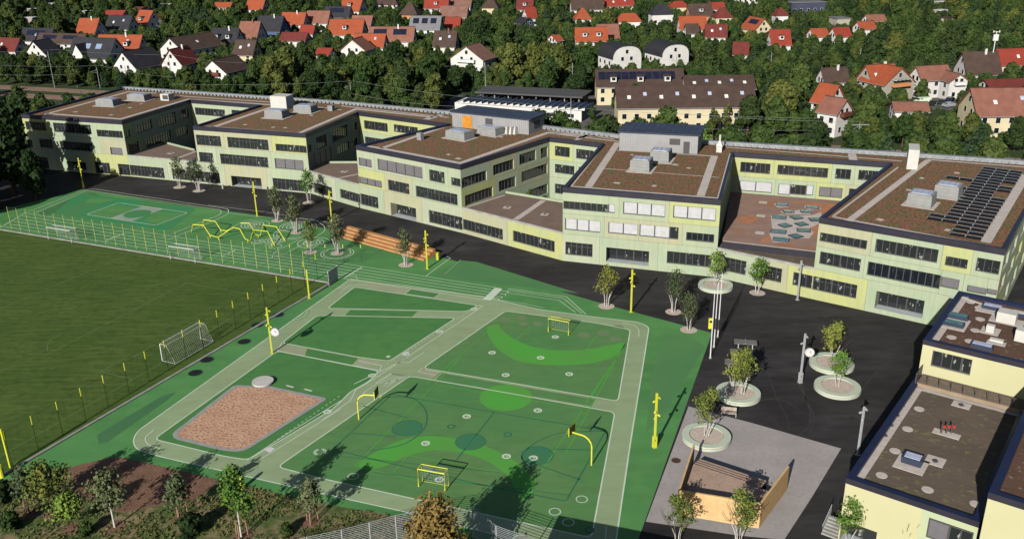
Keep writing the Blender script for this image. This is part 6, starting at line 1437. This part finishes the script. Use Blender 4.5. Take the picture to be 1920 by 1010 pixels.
H('A', 553, 62, 46, 14, -14, 'maroon', 'white', 'maroon roofed house above the large olive tree', he=4, vis=6)
H('A', 610, 91, 24, 12, -20, 'red', 'white', 'small red roof corner above the wood', he=3.5, vis=4)
H('A', 651, 37, 62, 28, -10, 'orange', 'white', 'long orange roofed house with dark dormer strip', feats='sd', short='orange roofed house with dormer strip')
H('A', 634, 13, 46, 20, -12, 'dark', 'white', 'navy roofed house with solar strip behind the orange roof', feats='p')
H('A', 662, -4, 36, 25, -20, 'orange', 'white', 'tall orange roofed white house at the top edge', feats='d')
H('A', 680, 30, 36, 20, -14, 'salmon', 'white', 'brown salmon roofed house right of the navy roof')
H('A', 735, 51, 84, 26, -8, 'salmon', 'white', 'long red brown roof with solar panels and white chimney', feats='ppc')
H('A', 694, 64, 56, 24, -12, 'orange', 'white', 'orange roofed white house behind the white chalet', feats='ss', he=4)
H('B', 660, 75, 46, 22, 74, 'salmon', 'white', 'white chalet with wide orange brown eaves above the wood', L=9, short='white chalet above the wood', vis=12)
H('H', 726, -4, 44, 14, -12, 'brown', 'white', 'brown hip roofed white house at the top edge', he=5)
H('H', 769, 5, 34, 24, -12, 'brown', 'orange', 'brown hip roofed house with orange wall', he=4.5)
H('A', 820, -4, 44, 20, -12, 'red', 'white', 'red roofed white house at the top edge with white dormer', feats='d', he=5, vis=18)
H('A', 852, 12, 50, 20, -10, 'pink', 'white', 'wide pink brown roof in front of the tall trees')
H('A', 862, 1, 44, 12, -10, 'pink', 'white', 'pink brown roof behind the wide pink brown roof', he=5)
H('A', 799, 31, 56, 24, -10, 'grey', 'white', 'white house whose grey roof is covered by solar panels', feats='ppp', he=5.5, vis=18, short='solar covered white house')
H('A', 850, 33, 26, 20, -10, 'red', 'white', 'bright red roof right of the solar covered house', vis=4)
H('A', 836, 59, 40, 28, -10, 'brown', 'white', 'brown roofed house with brick chimney and paired skylights', feats='sscC')
H('B', 874, 88, 62, 26, 62, 'pink', 'white', 'white modern house with flat pitched grey brown roof and balcony', L=9, feats='bB', he=6, vis=22, short='white modern house with balcony')
H('H', 921, -4, 30, 20, -12, 'brown', 'cream', 'brown hip roofed cream house at the top edge', he=6, vis=16)
H('A', 985, -2, 30, 20, -8, 'maroon', 'white', 'red brown roof with white dormer at the top centre', feats='d')
H('A', 993, 14, 18, 20, 20, 'red', 'white', 'steep red brown roof fragment among tall trees', vis=3)
H('A', 983, 34, 16, 10, -60, 'dark', 'navy', 'narrow dark blue gable among tall trees', vis=10)
H('A', 1041, 66, 12, 10, 30, 'orange', 'white', 'tiny orange roofed white house peeping out of the wood', he=5, vis=8)
H('A', 1108, 52, 58, 25, 2, 'orange', 'white', 'orange roofed white house with black framed dormer', feats='dd', he=5, vis=14, short='orange house with black framed dormer')
H('A', 1139, 46, 38, 26, 4, 'salmon', 'white', 'steep brown red roof right behind the orange dormer house')
H('R', 1176, 86, 56, 28, 110, 'dark', 'white', 'left one of two white houses with arched gables and grey dormers', L=11, he=5.5, vis=26, short='left arched gable house')
H('R', 1267, 83, 52, 26, 110, 'dark', 'white', 'right one of two white houses with arched gables', L=12, he=5.5, vis=24, short='right arched gable house')
H('H', 1092, 15, 30, 22, 4, 'orange', 'white', 'bright orange mansard house with large white dormer', he=4.5)
H('A', 1100, -4, 60, 22, 4, 'brown', 'white', 'wide dark brown roof at the top edge')
H('A', 1160, -3, 54, 14, 4, 'red', 'cream', 'red roofed cream terrace at the top edge', he=5, vis=16, feats='ss')
H('H', 1178, 25, 46, 16, 4, 'orange', 'white', 'orange red hip roof with brown annex behind trees', he=4.5)
H('H', 1240, 8, 40, 20, 6, 'dark', 'white', 'tall white house with dark hip roof left of the orange roofs', he=7.5, vis=26)
H('H', 1272, 2, 34, 12, 6, 'red', 'cream', 'low red hip roof with yellow eaves', he=4)
H('A', 1312, 8, 42, 22, 4, 'brown', 'orange', 'brown roofed house with orange dormer', feats='d')
H('A', 1298, 31, 48, 24, 2, 'orange', 'white', 'bright orange roof with dark brown annex in front', he=4, short='bright orange roof with annex')
H('A', 1297, 46, 22, 16, 2, 'brown', 'white', 'dark brown annex roof against the bright orange roof', he=3, vis=3)
H('H', 1355, 14, 30, 20, 4, 'maroon', 'cream', 'cream house with maroon mansard roof and white dormers', he=5.5, vis=14)
H('A', 1343, 5, 26, 12, 4, 'red', 'white', 'orange red roof behind the maroon mansard')
H('A', 1343, 47, 38, 22, -8, 'maroon', 'white', 'maroon roofed house with lit white right gable', feats='ss', he=4, Wm=8)
H('A', 1390, 80, 26, 22, -14, 'maroon', 'white', 'purple brown roof with white gable between two large trees', he=4, Wm=8)
H('B', 1433, 36, 32, 22, 108, 'orange', 'cream', 'cream gable house with orange roof and dark solar strip', L=11, feats='p', vis=10, short='cream gable house with orange roof')
H('A', 1462, 56, 34, 28, 0, 'red', 'white', 'red roofed house with large white dormer below the cream gable', feats='d', he=4)
H('H', 1464, 14, 22, 16, 4, 'maroon', 'white', 'small maroon mansard roof left of the navy flats', vis=4)
H('F', 1510, 4, 62, 8, 6, 'grey', 'navy', 'navy block of flats with white centre bay at the top edge', he=6, vis=24, Wm=9)
H('A', 1400, -8, 40, 6, 4, 'brown', 'white', 'white house at the top edge right of centre', he=5, vis=14)
H('F', 1575, 34, 24, 6, 8, 'grey', 'stone', 'grey flat roofed house above red roofs', he=4, vis=6, Wm=8)
H('A', 1534, 54, 26, 14, 10, 'orange', 'white', 'orange roof left of the birch trees', vis=3)
H('A', 1576, 52, 26, 16, 10, 'red', 'white', 'red roof below the grey flat roof', vis=3)
H('A', 1622, 41, 26, 13, 12, 'orange', 'white', 'orange roofed white cottage right of the birch trees', he=4.5, vis=10)
H('A', 1640, 28, 30, 12, 10, 'salmon', 'white', 'brown red roof above the orange cottage', vis=3)
H('A', 1563, 128, 42, 24, 6, 'brown', 'white', 'white bungalow with dark brown roof beside the orange awning house', he=4, vis=12, feats='c')
H('A', 1650, 122, 46, 34, 14, 'orange', 'stone', 'large orange roofed stone house seen from its long side', he=4.5, vis=14, feats='sssc', short='large orange stone house', Wm=9)
H('B', 1690, 128, 52, 32, 112, 'orange', 'stone', 'orange roofed gable wing with striped awning and orange balcony', L=10, feats='a', he=5, vis=18, short='gable wing with striped awning')
H('A', 1747, 124, 50, 24, 12, 'salmon', 'white', 'white house with brown roof and wide left gable', he=5.5, vis=20, feats='')
H('B', 1800, 140, 30, 14, 100, 'salmon', 'white', 'white cross wing with balcony right of the wide gable house', L=8, he=5.5, vis=22, feats='bB')
H('A', 1838, 98, 56, 40, -4, 'brown', 'white', 'big white house with very dark brown roof and tall antenna', he=5, vis=22, Wm=11, feats='c', short='big dark brown roofed house')
H('A', 1905, 92, 62, 28, 4, 'red', 'cream', 'red roofed cream house at the right photo edge', he=6, vis=14, feats='s')
H('A', 1882, 150, 60, 12, 4, 'maroon', 'white', 'dark red low gabled roofs above the brick red apartment house', he=5, vis=8)
H('A', 1885, 166, 110, 46, -3, 'salmon', 'cream', 'brick red roofed cream apartment house at the right photo edge', he=5.5, vis=20, feats='ss', Wm=12, short='brick red roofed apartment house')
H('A', 1706, 192, 56, 14, -10, 'salmon', 'white', 'low orange roof with small white gable above the hedge', he=3.5, vis=12)
H('A', 1556, 158, 30, 34, -55, 'orange', 'white', 'upper orange roof running diagonally beside the pine', he=5, vis=3, Wm=7)
H('A', 1568, 184, 34, 26, -50, 'salmon', 'white', 'lower diagonal brick roof with white gable and red balcony', he=6, vis=18, Wm=7, feats='b')
# long buildings by the railway
H('A', 1198, 131, 160, 27, -2, 'brown', 'cream', 'cream building whose long roof is covered with solar panels and three white dormers', he=5.5, vis=18, feats='ppppppppppddd', Wm=12, short='long solar roof building')
H('A', 1346, 143, 124, 20, -2, 'brown', 'cream', 'long dark brown roof behind the cream terrace', he=5.5, vis=5, feats='sssss', Wm=11)
H('A', 1283, 162, 250, 34, -2, 'brown', 'cream', 'long cream terrace with dark brown roof and skylights', he=6.5, vis=28, feats='ssssssss', Wm=12, short='long cream terrace')
# depot with sawtooth solar roof
c = G(978, 189, 4); t = thing('depot_hall', 'low white depot with a row of blue sawtooth solar roofs', 'building', (c.x, c.y, 0), R(-22)); b = MB(); b.box((0, 0, 1.6), (38, 8, 3.2), 0); b.build('wall', WL['white'], t, world=False)
b = MB()
for i in range(20):
    x = -18+i*1.9; b.face([(x, -4.4, 3.3), (x+1.9, -4.4, 4.0), (x+1.9, 4.4, 4.0), (x, 4.4, 3.3)]); b.face([(x+1.9, -4.4, 3.3), (x+1.9, 4.4, 3.3), (x+1.9, 4.4, 4.0), (x+1.9, -4.4, 4.0)], 1); b.face([(x, -4.42, 3.2), (x+1.9, -4.42, 3.2), (x+1.9, -4.42, 4.0), (x, -4.42, 3.3)], 1)
b.build('sawtooth_roof', [mat('solar_roof', (.05, .075, .16), (.07, .10, .2), 1, rough=.35), WL['white']], t, world=False)
b = MB()
for i in range(12): b.box((-16+i*2.9, -4.03, 1.5), (1.8, .06, 1.0), 0)
b.build('window', M_glassd, t, world=False)
HOUSES.append(dict(base=Vector((c.x, c.y, 0)), r=20, hl=20, hw=6, rz=R(-22), rect=(852, 172, 1105, 215), y=(c-CAM).length, label='white depot'))
c = G(1000, 172, 4.2); t = thing('depot_shed', 'open shed with long dark grey flat roof behind the white depot', 'building', (c.x, c.y, 0), R(-20)); b = MB(); b.box((0, 0, 4.2), (33, 11, .4), 0); b.build('roof', mat('shed_roof', (.1, .1, .105), None, 1), t, world=False)
b = MB(); b.box((0, 2, 1.9), (31, 5, 3.9), 0); b.build('wall', RF['brown'], t, world=False)
for i in range(8): b = MB(); b.box((-15+i*4.3, -4, 1.95), (.3, .3, 3.9), 0); b.build('post', M_mast, t, world=False)
HOUSES.append(dict(base=Vector((c.x, c.y, 0)), r=18, hl=18, hw=6, rz=R(-12), rect=(905, 158, 1090, 185), y=(c-CAM).length, label='depot shed'))
b = MB(); b.poly([(p.x, p.y) for p in (G(820, 215), G(840, 178), G(1160, 180), G(1180, 232), G(1150, 250))], -.01); b.build('depot_yard', M_path, kind='structure')
# antenna mast on the big dark roof
c = G(1861, 106, 9.5); t = thing('radio_mast', 'white radio mast with box on the big dark brown roof', 'antenna', (c.x, c.y, 8.6)); b = MB(); b.tube([(0, 0, 0), (0, 0, 8.5)], .14, 6); b.build('pole', M_whitep, t, world=False)
b = MB(); b.box((0, 0, 6.6), (1.5, .5, 1.9), 0); b.build('box', M_whitep, t, world=False); b = MB(); b.tube([(-.9, 0, 8.3), (.9, 0, 8.3)], .08, 5); b.tube([(-.9, 0, 8.1), (-.9, 0, 8.7)], .16, 6); b.tube([(.9, 0, 8.1), (.9, 0, 8.7)], .16, 6); b.build('antenna', M_whitep, t, world=False)
# allotment huts
for i, (x, y, lb) in enumerate(((160, 20, 'grey roofed hut above the steep orange roof'), (55, 32, 'pale hut roof at the far upper left'), (92, 6, 'pale hut at the top edge at the left'), (310, 7, 'pale hut roof left of the conifers'), (57, 16, 'small light hut among garden trees at upper left'), (1765, 2, 'white hut roof at the top edge on the right'), (1765, 18, 'small pale hut below the top edge on the right'), (1776, 32, 'dark hut with white eaves on the right'))):
    c = G(x, y, 3); t = thing('garden_hut', lb, 'hut', (c.x, c.y, 0), R(-15+i*7), 'garden huts'); b = MB(); b.box((0, 0, 1.3), (6, 4.4, 2.6), 0); b.build('wall', WL['stone'], t, world=False); b = MB(); b.box((0, 0, 2.75), (7, 5.4, .22), 0); b.build('roof', WL['white'] if i != 7 else RF['brown'], t, world=False)
    HOUSES.append(dict(base=Vector((c.x, c.y, 0)), r=5, hl=5, hw=4, rz=0, rect=(x-9, y-3, x+9, y+4), y=(c-CAM).length, label='garden hut'))
# parking place with vehicles
b = MB(); pk_ = [G(1690, 203), G(1800, 208), G(1835, 180), G(1720, 184)]; b.poly([(p.x, p.y) for p in pk_], -.02); b.build('parking_place', M_path, kind='structure')
def car(px, py, ang, paint, label, van=False, cat='car'):
    c = G(px, py); t = thing('parked_van' if van else 'parked_car', label, 'van' if van else cat, (c.x, c.y, 0), R(ang), 'vehicles on the small parking place')
    Lc, Wc, Hc = (4.6, 1.85, 1.9) if van else (4.2, 1.75, 1.42); m_ = mat('paint_'+paint[0], paint[1], None, 1, rough=.3, spec=.5)
    prof = [(-.5, .28), (-.5, .62), (-.42, .70), (-.30, .98), (.32 if van else .12, 1.0), (.36 if van else .28, .70) if not van else (.5, .95), (.5, .6), (.5, .28)]
    if van: prof = [(-.5, .25), (-.5, .5), (-.38, .6), (-.27, .97), (-.2, 1.0), (.48, 1.0), (.5, .9), (.5, .25)]
    b = MB(); n = len(prof); L3 = [(x*Lc, -Wc/2*(.86 if z > .75 else 1), z*Hc) for x, z in prof]; R3 = [(x, -y, z) for x, y, z in L3]
    b.face(L3); b.face(R3[::-1])
    for i in range(n): b.face([L3[i], R3[i], R3[(i+1) % n], L3[(i+1) % n]])
    b.build('body', m_, t, world=False)
    b = MB(); 
    for s in (-1, 1): b.box((-.02*Lc if not van else -.2*Lc, s*Wc*.455, .82*Hc), (Lc*(.42 if not van else .2), .05, Hc*.2), 0)
    b.box((-.355*Lc, 0, .84*Hc), (.07*Lc, Wc*.74, Hc*.2), 0); b.build('side_window', M_glassd, t, world=False)
    for x in (-.32, .32):
        for s in (-1, 1): b = MB(); b.tube([(x*Lc, s*(Wc/2-.1), .32), (x*Lc, s*(Wc/2+.02), .32)], .32, 12); o = b.build('wheel', M_black, t, world=False); b = MB(); b.tube([(x*Lc, s*(Wc/2+.02), .32), (x*Lc, s*(Wc/2+.04), .32)], .18, 10); b.build('rim', M_alu, o, world=False)
    HOUSES.append(dict(base=Vector((c.x, c.y, 0)), r=3, hl=3, hw=2, rz=0, rect=(px-10, py-7, px+10, py+4), y=(c-CAM).length, label='parked vehicles'))
car(1729, 195, 12, ('white', (.75, .75, .75)), 'white van parked at the left of the small parking place', True)
car(1748, 197, 60, ('black', (.02, .02, .022)), 'black car parked right of the white van'); car(1766, 195, 55, ('anthracite', (.03, .032, .04)), 'dark car third from the white van side')
car(1781, 191, 50, ('navy', (.02, .03, .06)), 'dark blue car near the right end of the parking row'); car(1780, 201, 20, ('silver', (.35, .37, .4)), 'silver car in front of the dark parking row')
# ------------------------------------------------------------------ trees behind the school
def blocked(x, y, key, s, front=.0):
    p = PROTO[key]; r_, h = p['r']*s, p['h']*s; pos = Vector((x, y, 0)); dist = (pos-CAM).length
    for q in HOUSES:
        if q['r']+r_+3 > (q['base']-pos).length:
            l = Matrix.Rotation(-q['rz'], 3, 'Z') @ (pos-q['base'])
            if abs(l.x) < q['hl']+r_*.55 and abs(l.y) < q['hw']+r_*.55: return True
    a = P((x, y, h)); b_ = P((x, y, h*.2)); wpx = r_*(b_[1]-a[1])/(h*.8)
    R0 = (a[0]-wpx, a[1], a[0]+wpx, b_[1])
    for q in HOUSES:
        if q['y'] < dist-2: continue
        t_ = q['rect']; ox = min(R0[2], t_[2])-max(R0[0], t_[0]); oy = min(R0[3], t_[3])-max(R0[1], t_[1])
        if ox > 0 and oy > 0 and ox > .20*(t_[2]-t_[0]) and oy > .22*(t_[3]-t_[1]): return True
    return False
def rail_d(x, y):
    best = 1e9
    for (x0, y0), (x1, y1) in zip(RL[:-1], RL[1:]):
        v = Vector((x1-x0, y1-y0)); w_ = Vector((x-x0, y-y0)); k = max(0, min(1, w_.dot(v)/v.length_squared)); best = min(best, (w_-v*k).length)
    return best
def rear_y(x):
    for (x0, y0), (x1, y1) in zip(REAR[:-1], REAR[1:]):
        if x0 <= x <= x1: return y0+(y1-y0)*(x-x0)/(x1-x0)
    return 241 if x < -100 else 142
rt = random.Random(21); cand = []; placed = []
def add(x, y, key, s, force=False):
    a = P((x, y, PROTO[key]['h']*s))
    if not (-70 < a[0] < 1990 and a[1] < 330): return False
    if not force:
        if blocked(x, y, key, s): return False
    cand.append((x, y, key, s)); placed.append((x, y, PROTO[key]['r']*s)); return True
def free(x, y, r_):
    for q in placed:
        if (q[0]-x)**2+(q[1]-y)**2 < (.78*(q[2]+r_))**2: return False
    return True
# landmark trees of the photograph, given by the point of their crown top
for px, py, h, s, k in ((530, 92, 13, 1.25, 'olive0'), (590, 98, 12, 1.15, 'olive1'), (505, 108, 12, 1.1, 'olive2'), (765, 62, 12, 1.0, 'light0'), (700, 76, 9, .9, 'olive1'), (640, 100, 14, 1.25, 'mid0'), (690, 105, 14, 1.2, 'mid1'), (745, 108, 14, 1.25, 'dark2'), (800, 100, 14, 1.2, 'mid2'), (600, 118, 12, 1.1, 'mid1'), (840, 108, 13, 1.1, 'dark0'),
                        (960, 82, 15, 1.35, 'olive0'), (1000, 84, 14, 1.3, 'olive2'), (1050, 80, 15, 1.3, 'olive1'), (1095, 88, 13, 1.15, 'mid0'), (935, 100, 13, 1.1, 'olive1'), (1030, 110, 12, 1.1, 'mid2'), (1085, 120, 11, 1.0, 'dark1'), (900, 30, 16, 1.4, 'dark0'), (940, 35, 15, 1.3, 'mid1'), (870, 40, 15, 1.2, 'dark1'),
                        (1330, 75, 14, 1.2, 'dark0'), (1375, 72, 15, 1.35, 'mid0'), (1425, 70, 15, 1.2, 'mid2'), (1490, 55, 15, 1.3, 'mid1'), (1530, 80, 14, 1.2, 'dark2'), (1468, 155, 13, 1.2, 'olive0'), (1500, 120, 12, 1.1, 'mid0'), (1600, 120, 10, .9, 'olive2'), (1640, 55, 14, 1.2, 'dark0'), (1680, 50, 14, 1.1, 'olive1'), (1740, 60, 14, 1.2, 'mid1'), (1790, 50, 14, 1.2, 'dark1'),
                        (1385, 20, 15, 1.3, 'dark2'), (1415, 15, 14, 1.2, 'mid0'), (100, 20, 15, 1.4, 'dark1'), (135, 14, 15, 1.4, 'dark0')):
    c = G(px, py, h*.95); add(c.x, c.y, k, s)
for px, py, s in ((590, 35, 1.0), (575, 8, 1.1), (380, 2, 1.3), (350, 6, 1.2), (1210, 28, 1.1), (1225, 18, 1.0), (1100, 40, .9), (1060, 12, 1.1), (1660, 42, 1.1), (1845, 215, 1.0), (1885, 172, 1.15), (1530, 140, .95), (1300, 45, .9)):
    c = G(px, py, 11.5*s); add(c.x, c.y, 'conif'+str(len(cand) % 2), s)
for px, py in ((1238, 170), (1205, 185), (1340, 195), (1365, 190)): c = G(px, py, 8.5); add(c.x, c.y, 'slim0', .9, True)
def zone_ok(x, y, r_):
    ry = rear_y(x); px, py = P((x, y, 0))
    if y < ry+5+r_: return False
    if rail_d(x, y) < 9+r_*.7: return False
    if px < 330 and y < ry+55 and rail_d(x, y) < 30 and y < 300+(-130-x)*.3+8: return False
    if 820 < px < 1190 and 178 < py < 262: return rt.random() < .25
    return True
# hedge row right behind the fifth wing
for i in range(110):
    x = 4+i*1.15+rt.uniform(-1, 1); y = rear_y(x)+rt.uniform(7, 24)
    k = rt.choice(['mid0', 'dark1', 'mid2', 'mid0', 'mid1', 'dark0', 'conif0', 'light1' if i % 5 == 0 else 'mid1']); s = rt.uniform(1.0, 1.35)
    for f_ in (1, .86, .74, .64, .55, .45):
        if free(x, y, 4.2*s*f_*.55) and add(x, y, k, s*f_): break
# a second row of bushes and trees on the far side of the tracks
for i in range(170):
    x = -60+i*1.3+rt.uniform(-1, 1)
    yy = None
    for (x0, y0), (x1, y1) in zip(RL[:-1], RL[1:]):
        if x0 <= x <= x1: yy = y0+(y1-y0)*(x-x0)/(x1-x0)
    y = yy+rt.uniform(11, 24); px, py = P((x, y, 0))
    if 830 < px < 1190: continue
    k = rt.choice(['mid0', 'dark1', 'mid2', 'olive2', 'mid1', 'dark0', 'shrub0', 'shrub1'])
    for s in ((.95, .75, .6, .45, .34) if 'shrub' not in k else (1.4, 1.1, .8)):
        if free(x, y, PROTO[k]['r']*s*.6) and add(x, y, k, s): break
step = 6.5; y = 225.0
while y < 900:
    st = 6.4+max(0, (y-300))*.018; x = -360.0
    while x < 400:
        xx, yy = x+rt.uniform(-.45, .45)*st, y+rt.uniform(-.45, .45)*st; x += st
        s = rt.uniform(.62, 1.12)*(1 if yy > 330 else .85); kk = rt.random()
        key = 'conif%d' % rt.randrange(2) if kk < .09 else rt.choice(['dark', 'dark', 'mid', 'mid', 'mid', 'olive'])+str(rt.randrange(3))
        px, py = P((xx, yy, 8))
        if not (-60 < px < 1980 and -60 < py < 300): continue
        if not zone_ok(xx, yy, 4*s): continue
        if not free(xx, yy, PROTO[key]['r']*s): continue
        if not add(xx, yy, key, s):
            s2 = s*.5
            if free(xx, yy, PROTO[key]['r']*s2) and rt.random() < .8:
                if not add(xx, yy, key, s2):
                    k2 = 'shrub%d' % rt.randrange(2); add(xx, yy, k2, rt.uniform(.6, 1.1)) if rt.random() < .7 else None
    y += st
# smaller garden trees and bushes in the gaps that are left
y = 228.0
while y < 620:
    st = 4.2+max(0, (y-300))*.012; x = -300.0
    while x < 330:
        xx, yy = x+rt.uniform(-.45, .45)*st, y+rt.uniform(-.45, .45)*st; x += st
        px, py = P((xx, yy, 3))
        if not (-40 < px < 1960 and -20 < py < 310) or not zone_ok(xx, yy, 1.5): continue
        for key, s in (('mid%d' % rt.randrange(3), rt.uniform(.45, .7)), ('dark%d' % rt.randrange(3), rt.uniform(.32, .42)), ('shrub%d' % rt.randrange(2), rt.uniform(.7, 1.2)), ('shrub0', .45)):
            if free(xx, yy, PROTO[key]['r']*s*.8) and add(xx, yy, key, s): break
    y += st
# shrubs along the railway
for i in range(150):
    x = rt.uniform(-180, 110); y = rear_y(x)+rt.uniform(12, 75); px, py = P((x, y, 0))
    if rail_d(x, y) < 11 or 845 < px < 1165: continue
    if not free(x, y, 1.2): continue
    add(x, y, 'shrub%d' % rt.randrange(2), rt.uniform(.5, 1.2))
def lname(key, x, y):
    tone = {'dark': 'dark green', 'mid': 'mid green', 'olive': 'olive green', 'light': 'pale yellow green', 'conif': 'dark conical', 'slim': 'slim pale green', 'shrub': 'low bushy'}[key[:-1]]
    px, py = P((x, y, 5)); best = min(HOUSES, key=lambda q: abs((q['rect'][0]+q['rect'][2])/2-px)+1.5*abs((q['rect'][1]+q['rect'][3])/2-py))
    cx_, cy_ = (best['rect'][0]+best['rect'][2])/2, (best['rect'][1]+best['rect'][3])/2
    rel = ('in front of' if py > cy_+6 else 'behind') if abs(px-cx_) < (best['rect'][2]-best['rect'][0])/2 else ('left of' if px < cx_ else 'right of')
    lab = best['label'].split(); n_ = 9
    return '%s %s %s the %s' % (tone, 'shrub' if 'shrub' in key else ('conifer' if 'conif' in key else 'tree'), rel, ' '.join(lab[:n_]))
cand.sort(key=lambda q: (q[0]**2+q[1]**2)**.5/PROTO[q[2]]['h'])
TR = []; ntree = 0; nsh = 0; rest = []
for x, y, k, s in cand:
    if 'shrub' in k:
        nsh += 1
        if nsh > 120: rest.append((x, y, k, s)); continue
    else:
        ntree += 1
        if ntree > 285: rest.append((x, y, k, s)); continue
    TR.append(tree(k, (x, y), s, rt.uniform(0, 6.28), lname(k, x, y), 'trees and shrubs behind the school'))
by = {}
for t in TR: by.setdefault(t['label'], []).append(t)
ORD = ['first', 'second', 'third', 'fourth', 'fifth', 'sixth', 'seventh', 'eighth', 'ninth', 'tenth', 'eleventh', 'twelfth']
for lb, ts in by.items():
    if len(ts) < 2: continue
    ts.sort(key=lambda t: P(t.location)[0]); short = ' '.join(lb.split()[:11])
    for i, t in enumerate(ts): t['label'] = ('leftmost ' if i == 0 else 'rightmost ' if i == len(ts)-1 else (ORD[i] if i < 12 else 'further')+' from the left ')+short
print('trees', ntree, 'shrubs', nsh, 'rest', len(rest))
# the farther trees as one wood: points carrying instances of the tree crowns
me = bpy.data.meshes.new('distant_wood'); me.from_pydata([(q[0], q[1], 0) for q in rest], [], [])
keys = ['dark0', 'dark1', 'mid0', 'mid1', 'mid2', 'olive0', 'olive1', 'conif0', 'conif1', 'shrub1']
def kidx(k):
    if k in keys: return keys.index(k)
    return {'dark2': 1, 'olive2': 6, 'light0': 5, 'shrub0': 9}.get(k, 2)
at = me.attributes.new('kind_index', 'INT', 'POINT'); at.data.foreach_set('value', [kidx(q[2]) for q in rest])
at = me.attributes.new('tree_scale', 'FLOAT', 'POINT'); at.data.foreach_set('value', [q[3] for q in rest])
at = me.attributes.new('tree_turn', 'FLOAT', 'POINT'); at.data.foreach_set('value', [rt.uniform(0, 6.28) for q in rest])
wo = bpy.data.objects.new('distant_wood', me); COL.objects.link(wo); wo['kind'] = 'stuff'
ng = bpy.data.node_groups.new('wood', 'GeometryNodeTree'); ng.interface.new_socket('Geometry', in_out='INPUT', socket_type='NodeSocketGeometry'); ng.interface.new_socket('Geometry', in_out='OUTPUT', socket_type='NodeSocketGeometry')
N = ng.nodes; gi = N.new('NodeGroupInput'); go = N.new('NodeGroupOutput'); ip = N.new('GeometryNodeInstanceOnPoints'); ge = N.new('GeometryNodeGeometryToInstance')
crowns = {}
for o in COL.objects:
    if o.name.split('.')[0] in ('crown', 'foliage') and o.data.name not in crowns: crowns[o.data.name] = o
for k in keys[::-1]:
    src = crowns.get(PROTO[k]['crown'].name)
    if src is None: src = next(iter(crowns.values()))
    oi = N.new('GeometryNodeObjectInfo'); oi.inputs['Object'].default_value = src; oi.inputs['As Instance'].default_value = True
    ng.links.new(oi.outputs['Geometry'], ge.inputs[0])
def named(nm, ty):
    q = N.new('GeometryNodeInputNamedAttribute'); q.data_type = ty; q.inputs['Name'].default_value = nm; return q.outputs['Attribute']
ng.links.new(gi.outputs[0], ip.inputs['Points']); ng.links.new(ge.outputs[0], ip.inputs['Instance']); ip.inputs['Pick Instance'].default_value = True
ng.links.new(named('kind_index', 'INT'), ip.inputs['Instance Index']); cx = N.new('ShaderNodeCombineXYZ'); ng.links.new(named('tree_turn', 'FLOAT'), cx.inputs[2]); ng.links.new(cx.outputs[0], ip.inputs['Rotation'])
ng.links.new(named('tree_scale', 'FLOAT'), ip.inputs['Scale']); ng.links.new(ip.outputs[0], go.inputs[0])
md = wo.modifiers.new('wood', 'NODES'); md.node_group = ng
